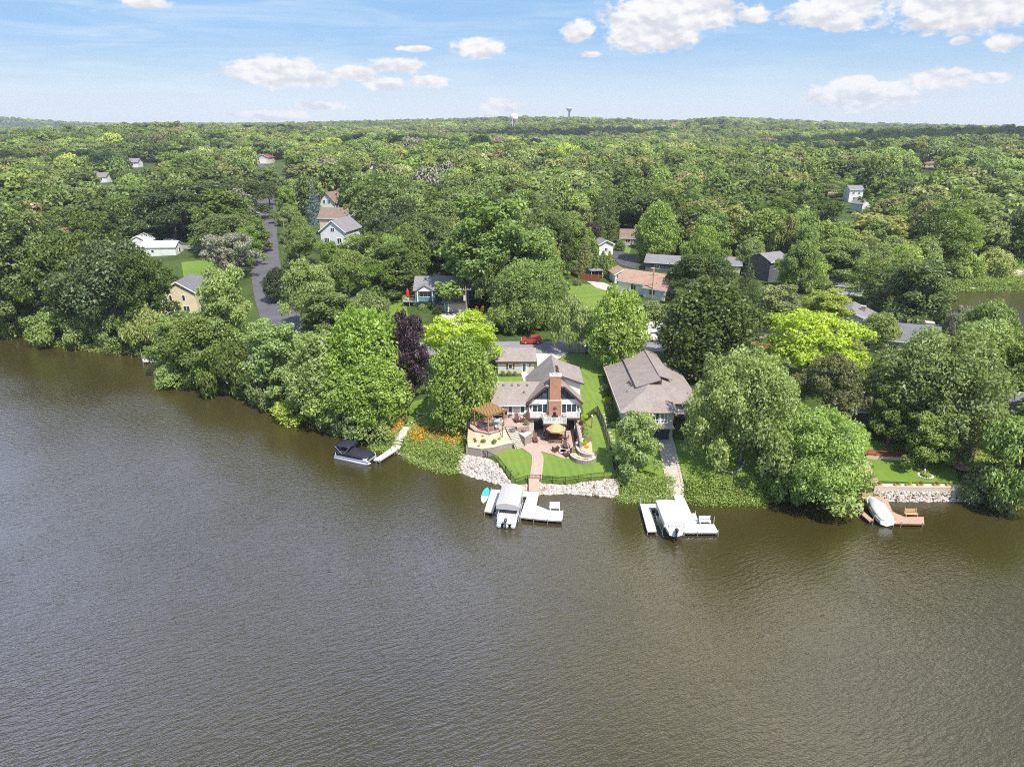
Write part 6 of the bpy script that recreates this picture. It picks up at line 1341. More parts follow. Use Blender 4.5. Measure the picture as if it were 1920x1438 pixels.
for k, nm in enumerate(('leftmost of', 'second from left of', 'third from left of', 'rightmost of')):
    q = gnd(733.5 + k * 9, 774.5 + k * 1.6); adirondack('dark red-seated chair, %s the row of four on the west lawn' % nm, (q.x, q.y, q.z), R(-12), 'black_plastic', 'row of dark lawn chairs', 1.25)
    a = [o for o in bpy.data.objects if o.name.startswith('seat')][-1]
_c = [o for o in bpy.data.objects if o.get('group') == 'row of dark lawn chairs']
for o in _c:
    for ch in o.children:
        if ch.name.startswith('seat'): slot(ch, 'plastic_red')
# right neighbour's patio clutter
q = at(1262, 812, 2.6); r = thing('patio_table', 'round dark table on the shady terrace beside the cobbled walk', 'table', (q.x + 1.2, q.y, Hg(q.x + 1.2, q.y))); MB().lathe([(.9, .70), (.9, .76), (0, .76)], n=18).build('tabletop', 'black_metal', r); MB().tube([(0, 0, 0), (0, 0, .7)], .09, 8).build('pedestal', 'black_metal', r)
for k in range(4): a = R(45 + 90 * k); metal_chair(('near right', 'far right', 'far left', 'near left')[(k + 1) % 4] + ' metal chair round the shady terrace table', (q.x + 1.2 + 1.25 * math.cos(a), q.y + 1.25 * math.sin(a), Hg(q.x + 1.2, q.y)), a - R(90), 'chairs on the shady terrace')
q = at(1251, 801, 3.2); o = MB().rock((0, 0, 0), .5, 400, 1.2).build('covered_barrel', 'plastic_blue', None, loc=(q.x, q.y, Hg(q.x, q.y) + .6)); tag(o, 'bright blue bag standing before the ranch house patio opening', 'bag')
shrub('yellow flowering pot plant right of the blue bag', (at(1260, 806, 2.6).x, at(1260, 806, 2.6).y, 2.5), .4, 'leaf_yellow', .7)
shrub('flowering pot plant at the top corner of the cobbled walk', at(1256, 817, 2.4), .5, 'leaf_lime', .8)
for k in range(6): shrub('red-leaved plant in the row along the terrace edge', at(1266 + k * 6, 819 + (k % 2), 2.4), .35, 'leaf_rust' if k % 2 else 'leaf_red', .5, 'terrace edge plants')
tw = MB(); a, b = at(1262, 833, 2.2), at(1308, 833, 2.2); tw.ext([(a.x, a.y, 1.2), (b.x, b.y, 1.2), (b.x, b.y + .3, 1.2), (a.x, a.y + .3, 1.2)], (0, 0, 1.3)); o = tw.build('terrace_wall', 'wall_block'); tag(o, 'low block wall along the front of the shady terrace', 'wall')
o = sheet('terrace_paving', [(a.x, a.y + .3), (b.x, b.y + .3), (30, 101.8), (22, 98.6), (a.x - 2.2, 98.6), (a.x - 2.2, a.y + .3)], 'cobble', .01, 1.5, h=2.48)
for s, px in ((-1, ((1231,822), (1256,922))), (1, ((1257,822), (1284,918)))):
    L = [at(*px[0], 2.0).lerp(at(*px[1], 2.0), k / 30) for k in range(31)]; m = MB()
    for k, p in enumerate(L): z = Hg(p.x, p.y); m.ext([(p.x - .16, p.y - .17, z - .2), (p.x + .16, p.y - .17, z - .2), (p.x + .16, p.y + .14, z - .2), (p.x - .16, p.y + .14, z - .2)], (0, 0, .42))
    o = m.build('walk_kerb', 'cap_stone'); tag(o, 'row of pale kerb stones along the %s side of the cobbled walk' % ('left' if s < 0 else 'right'), 'kerb')
L = smooth_line([at(a, b, 2.1) for a, b in ((1346,868), (1352,878), (1370,884), (1388,880), (1396,868))], 5); m = MB()
for k, p in enumerate(L): m.rock((p.x, p.y, Hg(p.x, p.y) + .1), .24, 420 + k, .7)
o = m.build('tree_ring', 'rock_pale'); tag(o, 'half ring of grey stones round the trunk of the big bright tree', 'edging')
for k in range(8):
    t_ = k / 7; p = Vector((15.35 + .5 * t_, 104.5 - 7.5 * t_, 0)); o = MB().box(-.22, -.18, 0, .22, .18, .08).build('stepping_stone', 'cap_stone', None, loc=(p.x + .1 * math.sin(k * 2), p.y, Hg(p.x, p.y) + .06)); tag(o, 'square stepping stone in the strip of lawn beside the ranch house', 'stone', 'stepping stones beside the ranch house')
for k in range(9):
    q = (16.5 - .15 * (k % 2), 100.5 + k * 1.7); shrub(('golden', 'dark green', 'mid green', 'pale green', 'olive')[k % 5] + ' shrub against the left wall of the ranch house, number %s from the lake' % ('one', 'two', 'three', 'four', 'five', 'six', 'seven', 'eight', 'nine')[k], (q[0], q[1], Hg(*q) - .1), .55 + .15 * (k % 3), ('leaf_yellow', 'leaf_dark', 'leaf_mid', 'leaf_pale', 'leaf_olive')[k % 5], .8)
# garage shrubs
for k, nm in enumerate(('left', 'middle', 'right')): q = (-1.7 + k * 1.15, 120.7); shrub('small dark shrub at the garage wall, %s of three' % nm, (q[0], q[1], Hg(*q) - .05), .5, 'leaf_mid', .8)
shrub('olive shrub at the right corner of the cream garage', (4.9, 120.6, Hg(4.9, 120.6)), .7, 'leaf_olive', 1.1)
# wooden deck and planter boxes on the right-hand lawn
a, b = at(1625, 860, 2.4), at(1700, 850, 2.4); m = MB().box(0, 0, .9, 7.2, 3.4, 1.0); r = thing('shaded_deck', 'brown wooden deck with railing in the shade above the right lawn', 'deck', (a.x, a.y, 2.0), R(-6)); m.build('platform', 'cedar_red', r); rl = MB()
for k in range(7): rl.box(k * 1.2 - .05, -.05, -.6, k * 1.2 + .05, .05, 1.8)
rl.bar((0, 0, 1.8), (7.2, 0, 1.8), .1, .08); rl.build('railing', 'wood_brown', r); MB().box(0, -.09, .4, 7.2, -.055, .95).build('skirt', 'stucco_tan', r)
wm = MB(); a, b = at(1640, 913, 1.7), at(1850, 914, 1.7); wm.ext([(a.x, a.y, .4), (b.x, b.y, .4), (b.x, b.y + .25, .4), (a.x, a.y + .25, .4)], (0, 0, 1.3)); o = wm.build('sea_wall', 'stucco_tan'); MB().ext([(a.x, a.y - .04, 1.705), (b.x, b.y - .04, 1.705), (b.x, b.y + .9, 1.705), (a.x, a.y + .9, 1.705)], (0, 0, .05)).build('cap', 'cap_stone', o); tag(o, 'long low tan sea wall between the right lawn and the rocks', 'wall')
for k, px in enumerate((1648, 1683, 1704, 1726, 1756, 1780, 1802)):
    q = at(px, 910, 1.8); r = thing('planter_box', 'yellow wooden planter box on the sea wall, ' + ('nearest the tan steps', 'second from the steps', 'third from the steps', 'in the middle', 'third from the right', 'second from the right', 'farthest right')[k], 'planter', (q.x, q.y, 1.76)); MB().box(-.42, -.16, 0, .42, .16, .3).build('box', 'wood_tan', r); g_ = shrub(None, (0, 0, .25), .3, ('leaf_olive', 'leaf_mid', 'leaf_yellow')[k % 3], .4); g_.name = 'plant'; g_.parent = r
q = at(1735, 892, 1.9); r = thing('flower_ring', 'stone ringed flower bed with little grey statue on the right lawn', 'flower bed', (q.x, q.y, Hg(q.x, q.y))); m = MB()
for k in range(18): a = k * math.pi / 9; m.rock((.95 * math.cos(a), .8 * math.sin(a), .08), .17, 500 + k, .8)
m.build('stone_ring', 'stone_white', r); MB().lathe([(.16, 0), (.12, .5), (.18, .7), (.1, .95), (0, 1.05)], c=(0, .4, 0), n=8).build('statue', 'concrete', r, True); g_ = shrub(None, (0, 0, .05), .6, 'leaf_lime', .5); g_.name = 'plant'; g_.parent = r
q = at(1806, 866, 2.4); r = thing('wood_arbor', 'reddish wooden stair arbor with curved landing at the right', 'arbor', (q.x, q.y, Hg(q.x, q.y)), R(-20)); m = MB()
for x in (-.9, .9):
    for y in (-.8, .8): MB().box(x - .07, y - .07, -.3, x + .07, y + .07, 2.2).build('post', 'cedar_red', r)
for k in range(5): m.box(-1.2, -.9 + k * .42, 2.2, 1.2, -.8 + k * .42, 2.3)
m.build('rafters', 'cedar_red', r); MB().lathe([(1.2, .0), (1.2, .15), (0, .15)], c=(-.4, -1.8, 0), n=14).build('landing', 'dock_tan', r)

# ------------------------------------------------------------------ vehicles
def car(label, loc, rz, paint, name='parked_car', cat='car', L=4.5, H=1.68, W_=1.85, cargo=True, group=None):
    r = thing(name, label, cat, loc, rz, group); h = W_ / 2
    low = [(-L/2, .38), (-L/2 + .05, .88), (-L/2 + .25, .98), (L/2 - .95 - .35, 1.02), (L/2 - .35, .92), (L/2 - .04, .78), (L/2, .40), (L/2 - .1, .24), (-L/2 + .1, .24)]
    rows = []
    for s, k in ((-h, .9), (-h * .98, 1.0), (h * .98, 1.0), (h, .9)): rows.append([(x, s if abs(s) < h else s, .62 + (z - .62) * k) for x, z in low])
    MB().loft(rows).build('body', paint, r)
    x0, x1, x2, x3 = -L/2 + .18, -L/2 + .62, L/2 - 2.05, L/2 - 1.22
    ca = MB().loft([[(x0, -h * .92, .97), (x3, -h * .92, 1.0), (x3, h * .92, 1.0), (x0, h * .92, .97)], [(x1 - .12, -h * .76, H - .08), (x2, -h * .76, H - .08), (x2, h * .76, H - .08), (x1 - .12, h * .76, H - .08)], [(x1 + .1, -h * .66, H), (x2 - .2, -h * .66, H), (x2 - .2, h * .66, H), (x1 + .1, h * .66, H)]]).build('cabin', paint, r)
    for s in (-1, 1):
        g = MB(); y0, y1 = s * h * .925, s * h * .785
        for a, b, c_, d_ in ((x0 + .35, x0 + 1.05, x1 + .9, x1 + .2), (x0 + 1.12, x2 - .1, x2 - .15, x1 + .98), (x2 - .02, x3 - .18, x2 + .0, x2 - .08)):
            zt = H - .16; g.ext([(a, y0 + s * .004, 1.06), (b, y0 + s * .004, 1.06), (c_, y1 + s * .012, zt), (d_, y1 + s * .012, zt)], (0, s * .012, 0))
        g.build('side_window', 'glass_dark', r)
    MB().ext([(x3 - .06, -h * .84, 1.06), (x3 - .06, h * .84, 1.06), (x2 + .05, h * .72, H - .14), (x2 + .05, -h * .72, H - .14)], (.03, 0, .02)).build('windscreen', 'glass_dark', r)
    MB().ext([(x0 + .03, -h * .82, 1.08), (x0 + .03, h * .82, 1.08), (x1 - .14, h * .7, H - .16), (x1 - .14, -h * .7, H - .16)], (-.03, 0, .02)).build('rear_window', 'glass_dark', r)
    for x in (-L/2 + .82, L/2 - .9):
        for s in (-1, 1):
            w = MB().tube([(x, s * (h - .22), .34), (x, s * (h + .012), .34)], .34, 16).build('wheel', 'tyre', r); MB().tube([(x, s * (h + .013), .34), (x, s * (h + .03), .34)], .21, 12).build('rim', 'aluminium', w)
    for s in (-1, 1): MB().box(L/2 - .16, s * h * .72 - .16, .70, L/2 - .01, s * h * .72 + .16, .82).build('headlight', 'white_paint', r); MB().box(-L/2 - .01, s * h * .82 - .10, .80, -L/2 + .12, s * h * .82 + .10, 1.0).build('tail_light', 'plastic_red', r)
    return r
q = at(996.5, 642, 6.3); cz = Hg(q.x, 138.2)
car('red SUV parked on the far side of the front street', (q.x, 138.0, cz + .09), R(180), 'paint_red', 'red_car', 'car', 4.35, 1.7)
q = gnd(481, 401); car('white car parked on the left of the side street', (q.x + .6, q.y, Hg(q.x + .6, q.y) + .16), R(-70), 'white_paint', sc if False else 'white_car', 'car', 4.6, 1.6)
q = gnd(481, 395); car('black car parked just behind the white one on the side street', (q.x + .4, q.y + 5, Hg(q.x + .4, q.y + 5) + .16), R(-70), 'black_plastic', 'black_car', 'car', 4.8, 1.7)
q = gnd(1216, 640); r = thing('service_truck', 'white service truck with orange slashes half hidden behind the round maple', 'truck', (q.x, q.y, Hg(q.x, q.y) + .1), R(180)); r.location.z = Hg(q.x, q.y) + .1
MB().loft([[(-.2, -.95, .5), (2.2, -.95, .5), (2.2, .95, .5), (-.2, .95, .5)], [(-.2, -.95, 1.15), (2.25, -.95, 1.1), (2.25, .95, 1.1), (-.2, .95, 1.15)], [(-.1, -.8, 1.95), (1.1, -.8, 1.95), (1.1, .8, 1.95), (-.1, .8, 1.95)]]).build('cab', 'white_paint', r)
MB().box(-3.4, -1.0, .55, -.25, 1.0, 1.25).build('bed', 'white_paint', r); MB().box(.15, -.97, 1.2, 1.2, -.955, 1.75).box(.15, .955, 1.2, 1.2, .97, 1.75).build('side_window', 'glass_dark', r)
sl_ = MB()
for k in range(3): sl_.ext([(-2.4 + k * .8, 1.002, .6), (-2.1 + k * .8, 1.002, .6), (-1.7 + k * .8, 1.002, 1.22), (-2.0 + k * .8, 1.002, 1.22)], (0, .01, 0))
sl_.build('orange_slash', 'plastic_orange', r)
for x in (-2.4, 1.4):
    for s in (-1, 1): w = MB().tube([(x, s * .72, .42), (x, s * 1.0, .42)], .42, 14).build('wheel', 'tyre', r); MB().tube([(x, s * 1.001, .42), (x, s * 1.02, .42)], .24, 10).build('rim', 'aluminium', w)
q = gnd(1230, 630); r = thing('cargo_trailer', 'white boxy trailer behind the service truck beside the big dark maple', 'trailer', (q.x, q.y + 1.5, Hg(q.x, q.y + 1.5) + .05)); MB().box(-2.2, -1, .5, 2.2, 1, 2.5).build('box', 'white_paint', r, bevel=.12)
for s in (-1, 1): MB().tube([(0, s * .8, .36), (0, s * 1.02, .36)], .36, 12).build('wheel', 'tyre', r)
q = gnd(322, 459); r = thing('van', 'silver van parked on the lane behind the white sheds', 'van', (q.x, q.y, Hg(q.x, q.y) + .1), R(4)); MB().loft([[(-2.4, -.9, .4), (2.3, -.9, .4), (2.3, .9, .4), (-2.4, .9, .4)], [(-2.4, -.9, 1.1), (2.3, -.9, 1.0), (2.3, .9, 1.0), (-2.4, .9, 1.1)], [(-2.3, -.8, 2.0), (1.0, -.8, 2.0), (1.0, .8, 2.0), (-2.3, .8, 2.0)]]).build('body', 'hull_silver', r); MB().box(-1.9, -.915, 1.2, .9, -.86, 1.75).build('side_window', 'glass_dark', r)
for x in (-1.5, 1.5):
    for s in (-1, 1): MB().tube([(x, s * .7, .34), (x, s * .93, .34)], .34, 12).build('wheel', 'tyre', r)
# red umbrella on the teal house's deck, awning, yellow chairs, bin
r = thing('folded_umbrella', 'tall folded red umbrella on the side deck of the teal house', 'umbrella', (BX - 8.4, BY - 3.3, bz + 12.2 - bz - 2.85)); MB().tube([(0, 0, 0), (0, 0, .9)], .05, 6).build('pole', 'white_paint', r); MB().lathe([(.12, .8), (.42, 1.1), (.38, 2.2), (.15, 2.9), (0, 3.0)], n=8).build('cloth', 'plastic_red', r)
for px, lb in ((891, 'left'), (902, 'right')): q = gnd(px, 588); adirondack('bright yellow chair on the gravel beside the teal house, %s one' % lb, (q.x, q.y, q.z), R(-20), 'plastic_yellow', 'yellow chairs', 1.5)
q = gnd(873, 594); o = MB().loft([[(-.3, -.3, 0), (.3, -.3, 0), (.3, .3, 0), (-.3, .3, 0)], [(-.36, -.36, 1.1), (.36, -.36, 1.1), (.36, .36, 1.1), (-.36, .36, 1.1)], [(-.3, -.25, 1.25), (.3, -.25, 1.25), (.3, .3, 1.3), (-.3, .3, 1.3)]]).build('wheeled_bin', 'board_blue', None, loc=(q.x, q.y, q.z)); slot(o, 'canvas_navy'); tag(o, 'dark wheeled bin by the utility pole at the teal garage', 'bin')
sheet('gravel_yard', pxy((880,590), (915,588), (920,604), (884,606)), 'gravel_tan', .07, 2)
for px, py, rr, mt, lb in ((763,566,1.3,'leaf_fresh','rounded bright shrub below the side deck of the teal house'), (781,573,1.2,'leaf_mid','dark shrub left of the entrance of the teal house'), (800,575,1.1,'leaf_yellow','golden shrub in the bed before the teal house'), (812,578,1.2,'leaf_dark','dark shrub by the retaining wall of the teal house'), (790,580,1.0,'leaf_pale','pale spreading plant in the bed before the teal house'), (822,588,1.2,'leaf_mid','green shrub at the drive corner of the teal house'), (1082,535,1.4,'leaf_mid','lone round bush on the hill lawn'), (1254,563,1.5,'leaf_dark','dark clipped bush at the right corner of the bungalow'), (1190,552,1.1,'leaf_lime','lime shrub by the drive of the bungalow'), (1148,555,1.4,'leaf_fresh','small round tree at the drive edge below the gazebo')):
    q = gnd(px, py); shrub(lb, (q.x, q.y, q.z - .2), rr, mt, rr * 1.25)
q = gnd(1452, 524); o = MB().slab([(-2, -1, 3.0), (2, -1, 3.0), (2, 1.2, 3.6), (-2, 1.2, 3.6)], .08).box(-1.95, -.95, -1, -1.85, -.85, 3.0).box(1.85, -.95, -1, 1.95, -.85, 3.0).build('red_awning', 'plastic_red', None, loc=(q.x + 4.5, q.y + 1, q.z)); tag(o, 'bright red awning beside the charcoal house', 'awning')

# ------------------------------------------------------------------ utility poles and wires
def pole(px, base_py, top_py, label, arm=True, extra=None, base=None, light=False):
    b = gnd(px, base_py) if base is None else Vector(base); k = 0; z = b.z + 8
    for z10 in range(60, 220):
        if proj(b.x, b.y, b.z + z10 / 10)[1] <= top_py: break
    h = min(max(z10 / 10, 7), 15); r = thing('utility_pole', label, 'utility pole', (b.x, b.y, b.z), 0, 'utility poles'); MB().tube([(0, 0, -.5), (0, 0, h)], [.17, .11], 8).build('pole', 'pole_wood', r)
    if arm:
        m = MB().box(-1.25, -.06, h - .75, 1.25, .06, h - .6).build('crossarm', 'pole_wood', r); i_ = MB()
        for x in (-1.15, -.5, .5, 1.15): i_.tube([(x, 0, h - .6), (x, 0, h - .38)], .05, 6)
        i_.build('insulators', 'white_paint', m)
    if extra: MB().tube([(-.35, -.1, h - 3.2), (-.35, -.1, h - 2.0)], .28, 10).build('transformer', 'concrete', r)
    if light: MB().tube([(0, 0, h - 4.2), (-1.6, -.3, h - 3.8), (-2.6, -.4, h - 3.75)], .05, 6).box(-3.2, -.55, h - 3.85, -2.5, -.25, h - 3.7).build('street_light', 'aluminium', r)
    return Vector((b.x, b.y, b.z + h - .5))
def wire(a, b, sag=.8, r=.022):
    pts = [a.lerp(b, k / 10) - Vector((0, 0, sag * 4 * (k / 10) * (1 - k / 10))) for k in range(11)]; o = MB().tube(pts, r, 4).build('power_line', 'black_metal'); tag(o, 'thin overhead power line strung between utility poles', 'wire', 'overhead power lines')
P = [pole(556, 582, 510, 'utility pole with a street light arm at the bottom of the side street', light=True)]
for px, b_, t_, lb in ((543, 500, 462, 'second utility pole up the side street'), (535, 452, 409, 'third utility pole up the side street, left of the white gable'), (530, 408, 378, 'fourth utility pole up the side street'), (524.5, 372, 352, 'fifth utility pole beside the blue spruce'), (521, 352, 331, 'sixth utility pole up the side street'), (516, 330, 300, 'seventh utility pole up the side street'), (513, 312, 282, 'last tall utility pole at the far end of the side street')):
    P.append(pole(px, b_, t_, lb))
for a, b in zip(P, P[1:]):
    for dx in (-1.1, 1.1): wire(a + Vector((dx, 0, 0)), b + Vector((dx, 0, 0)), 1.2, .03)
Q = pole(874.5, 600, 538, 'utility pole with grey transformer in front of the teal garage', extra=True); S_ = pole(1222, 561, 524, 'utility pole at the front of the rust-roofed bungalow'); T_ = pole(757, 575, 538, 'thin pole on the lawn left of the teal house', arm=False) if False else None
for dz in (0, -2.4, -3.6):
    wire(P[0] + Vector((0, 0, dz)), Q + Vector((0, 0, dz)), 1.0); wire(Q + Vector((0, 0, dz)), S_ + Vector((0, 0, dz)), 1.0)
U = pole(1916, 488, 452, 'utility pole at the right edge above the bay'); U2 = pole(1760, 492, 455, 'utility pole among trees left of the bay bank'); U3 = pole(1468, 520, 494, 'utility pole beside the red awning', arm=True)
for dz in (0, -1.2): wire(U + Vector((0, 0, dz)), U2 + Vector((0, 0, dz)), 1.0, .03); wire(U2 + Vector((0, 0, dz)), U3 + Vector((0, 0, dz)), 1.5, .03)
for px, b_, t_, lb in ((178, 340, 322, 'utility pole beside the little white house at left'), (207, 322, 308, 'left of two pale poles by the tan-roofed house'), (224, 318, 306, 'right of two pale poles by the tan-roofed house'), (147, 356, 342, 'utility pole far left above the dark trees')): pole(px, b_, t_, lb)
# ------------------------------------------------------------------ trees one can tell apart
TREES = []          # x, y, crown radius
def T(kind, var, px, bpy_, tpy, wpx, mat, label, lod=0, trunk='bark', name=None, dz=0.):
    b = gnd(px, bpy_); s = proj(b.x, b.y, b.z + 6)[2]; rad = wpx / 2 / s; h = 3.
    while proj(b.x, b.y, b.z + h)[1] > tpy + 2 and h < 32: h += .1
    TREES.append((b.x, b.y, rad)); return plant_tree(kind, var, (b.x, b.y, b.z + dz), h, rad, mat, label, None, lod, None, trunk, None, name)
# wooded shore at the left
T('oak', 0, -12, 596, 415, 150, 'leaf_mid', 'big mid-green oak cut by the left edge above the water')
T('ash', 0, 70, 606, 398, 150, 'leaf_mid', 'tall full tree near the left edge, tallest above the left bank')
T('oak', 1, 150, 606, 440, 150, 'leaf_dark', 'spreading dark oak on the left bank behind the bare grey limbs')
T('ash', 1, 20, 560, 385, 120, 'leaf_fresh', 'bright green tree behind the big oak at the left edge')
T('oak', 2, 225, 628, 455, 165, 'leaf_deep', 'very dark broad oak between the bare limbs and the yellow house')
T('ash', 2, 296, 640, 478, 100, 'leaf_dark', 'thin-crowned dark tree standing right before the yellow house')
T('bush', 0, 105, 642, 580, 90, 'leaf_mid', 'green thicket bush at the waterline near the left edge')
T('bush', 1, 165, 645, 590, 80, 'leaf_fresh', 'fan-shaped overhanging bush touching the water on the left bank', name='shore_bush')
T('bush', 2, 40, 622, 560, 90, 'leaf_mid', 'rounded thicket hanging over the water at far left')
T('bush', 0, 225, 650, 590, 80, 'leaf_mid', 'dull green waterline bush left of the grey dock')
T('bush', 1, 285, 655, 575, 75, 'leaf_lime', 'yellowish bush just above the grey dock')
T('ash', 0, 345, 690, 592, 115, 'leaf_mid', 'bushy mid-green tree right of the grey dock')
T('ash', 2, 442, 690, 508, 118, 'leaf_fresh', 'tall bright two-headed tree beside the foot of the side street')
T('oak', 0, 395, 712, 590, 120, 'leaf_mid', 'rounded tree leaning over the water below the bright two-headed tree')
T('bush', 2, 330, 722, 682, 70, 'leaf_fresh', 'fresh green bush overhanging the water right of the grey dock')
T('bush', 1, 440, 738, 640, 95, 'leaf_dark', 'dark drooping thicket at the bend of the left bank')
T('bush', 0, 395, 728, 670, 80, 'leaf_mid', 'low thicket between fresh bush and dark drooping thicket')
T('ash', 1, 528, 738, 606, 112, 'leaf_fresh', 'grass-green tree right of the dark drooping thicket')
T('bush', 2, 560, 782, 748, 95, 'leaf_lime', 'yellow-green bush lying on the water left of the pontoon boat')
T('bush', 0, 505, 752, 690, 80, 'leaf_mid', 'mid-green thicket above the yellow-green bush')
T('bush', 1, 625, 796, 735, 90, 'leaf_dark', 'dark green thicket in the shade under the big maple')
T('bush', 2, 690, 818, 765, 90, 'leaf_fresh', 'bright bush at the water behind the pontoon boat')
T('bush', 0, 655, 806, 750, 80, 'leaf_mid', 'green bush between pontoon boat and big maple trunk')
T('maple', 0, 690, 768, 582, 150, 'leaf_bright', 'big bright maple, tallest stem left of the purple tree')
T('maple', 1, 615, 770, 625, 135, 'leaf_bright', 'bright maple crown on the left of the big shore maple group')
T('maple', 2, 705, 796, 672, 130, 'leaf_bright', 'front bright maple reaching down to the chairs on the west lawn')
T('maple', 0, 640, 790, 690, 120, 'leaf_fresh', 'lower maple crown over the water behind the pontoon boat')
T('ash', 0, 774, 752, 588, 72, 'leaf_purple', 'dark purple maple standing between the bright green maples', name='purple_maple')
T('locust', 0, 868, 702, 590, 132, 'leaf_yellow', 'yellow-green locust behind the round maple left of the garage')
T('maple', 2, 866, 801, 634, 114, 'leaf_bright', 'perfectly round bright maple on the west lawn beside the pergola', trunk='bark_pale')
# left of the side street
T('locust', 1, 440, 524, 437, 98, 'leaf_grey', 'grey-olive thinning tree on the left of the side street')
T('oak', 1, 585, 622, 488, 100, 'leaf_fresh', 'leafy green tree right of the street light pole')
T('maple', 1, 524, 566, 503, 52, 'leaf_deep', 'round dark tree just left of the street light pole')
T('ash', 0, 630, 640, 545, 120, 'leaf_mid', 'mid-green tree between side street and big maple')
T('bush', 1, 690, 606, 545, 85, 'leaf_mid', 'mounded lilac bush on the lawn left of the teal house')
T('ash', 1, 742, 548, 442, 52, 'leaf_fresh', 'slender fresh tree behind the lawn left of the teal house')
T('column', 0, 700, 548, 470, 55, 'leaf_mid', 'dense upright green tree left of the slender one')
T('oak', 2, 655, 560, 470, 80, 'leaf_mid', 'shaggy tree right of the third utility pole')
T('oak', 0, 435, 475, 402, 120, 'leaf_mid', 'broad lit tree left of the side street above the grey-olive one')
T('oak', 1, 330, 452, 350, 140, 'leaf_deep', 'huge dark oak behind the white sheds')
T('ash', 2, 460, 415, 340, 110, 'leaf_dark', 'brownish dark tree left of the white parked car')
T('spruce', 0, 592, 420, 345, 36, 'leaf_blue', 'silver-blue spruce right of the utility poles'); T('spruce', 1, 597, 378, 338, 30, 'leaf_blue', 'smaller blue spruce left of the maroon roof')
for a in (('ash', 2, 622, 545, 452, 55, 'leaf_mid', 'thin tree before the lower storey of the tall white gable'), ('ash', 0, 668, 525, 440, 60, 'leaf_fresh', 'fresh tree at the right foot of the tall white gable'), ('oak', 1, 575, 500, 425, 60, 'leaf_mid', 'rounded tree between third utility pole and white gable'),
  ('maple', 0, 565, 470, 405, 40, 'leaf_mid', 'small dense tree right of the poles below the blue spruce'), ('ash', 1, 470, 500, 425, 50, 'leaf_fresh', 'fresh tree leaning towards the side street from the left'), ('oak', 1, 270, 560, 480, 110, 'leaf_dark', 'dark crown just below the white sheds'), ('ash', 2, 560, 395, 335, 45, 'leaf_fresh', 'light tall tree between the poles and the blue spruce')): T(*a)
T('oak', 2, 506, 386, 340, 40, 'leaf_deep', 'dark oak overhanging the side street beyond the white parked car'); T('ash', 0, 478, 476, 412, 62, 'leaf_mid', 'lit tree hiding the side street bend on its left'); T('ash', 1, 505, 362, 312, 46, 'leaf_fresh', 'bright tree right at the far end of the side street')
for px, by, ty, w, nm in ((530, 424, 402, 24, 'beside the fourth utility pole'), (537, 456, 430, 26, 'beside the third utility pole'), (548, 502, 474, 30, 'beside the second utility pole')): T('bush', px % 3, px, by, ty, w, 'leaf_mid', 'low roadside bush ' + nm)
T('oak', 0, 549, 442, 386, 40, 'leaf_mid', 'rounded tree behind the third utility pole'); T('ash', 1, 541, 408, 350, 34, 'leaf_fresh', 'slim fresh tree behind the fourth utility pole'); T('oak', 1, 562, 492, 428, 46, 'leaf_dark', 'dark rounded tree behind the second utility pole'); T('ash', 2, 530, 378, 332, 28, 'leaf_mid', 'narrow tree behind the fifth utility pole'); T('oak', 2, 516, 420, 392, 20, 'leaf_mid', 'small tree shading the right kerb of the side street')
# centre
T('ash', 0, 925, 572, 372, 190, 'leaf_fresh', 'largest pale green tree of the centre, above the teal house')
T('ash', 2, 985, 560, 430, 140, 'leaf_fresh', 'rounded tree right of the largest pale centre tree')
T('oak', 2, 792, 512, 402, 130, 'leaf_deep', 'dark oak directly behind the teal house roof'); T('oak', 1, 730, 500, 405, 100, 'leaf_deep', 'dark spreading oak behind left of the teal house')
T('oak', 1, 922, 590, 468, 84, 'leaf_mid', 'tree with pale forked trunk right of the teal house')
T('dome', 0, 985, 612, 492, 140, 'leaf_mid', 'massive low-hanging tree behind the red SUV'); T('bush', 1, 945, 622, 570, 70, 'leaf_mid', 'leafy thicket left of the red SUV'); T('bush', 0, 1030, 614, 555, 60, 'leaf_mid', 'leafy thicket right of the red SUV')
T('spruce', 1, 912, 625, 590, 36, 'leaf_blue', 'little blue spruce left of the thicket by the street')
T('willow', 0, 1066, 660, 556, 72, 'leaf_pale', 'airy birch at the driveway mouth', trunk='bark_pale', name='birch_tree'); T('willow', 1, 1100, 664, 575, 60, 'leaf_pale', 'leaning birch left of the round street maple', name='birch_tree')
T('maple', 0, 1153, 692, 543, 112, 'leaf_bright', 'round bright street maple behind the two houses'); T('maple', 2, 1318, 700, 528, 172, 'leaf_dark', 'huge dark maple behind the ranch house roof')
T('maple', 1, 1228, 492, 381, 74, 'leaf_fresh', 'tall bright tree above the cul-de-sac'); T('ash', 0, 1328, 505, 403, 86, 'leaf_fresh', 'bright rounded tree right of the tall cul-de-sac tree')
T('oak', 0, 1312, 566, 478, 118, 'leaf_dark', 'dark green tree at the right end of the rust roof'); T('maple', 2, 1404, 512, 448, 52, 'leaf_fresh', 'small round bright tree left of the charcoal house')
T('maple', 1, 1106, 468, 417, 38, 'leaf_purple', 'dark purple tree left of the white cottage', name='purple_maple'); T('spruce', 0, 1097, 512, 438, 40, 'leaf_olive', 'olive spruce behind the gazebo fence')
for k, (px, w) in enumerate(((1117, 17), (1129, 17), (1141, 17))): T('column', k, px, 520, 471, w, 'leaf_mid', ('left', 'middle', 'right')[k] + ' column of the clipped arborvitae row above the gazebo')
T('spruce', 1, 1396, 570, 492, 58, 'leaf_deep', 'drooping dark spruce right of the dark tree by the bungalow'); T('ash', 1, 1052, 500, 418, 60, 'leaf_mid', 'tall pale-trunked tree at the top of the hill lawn')
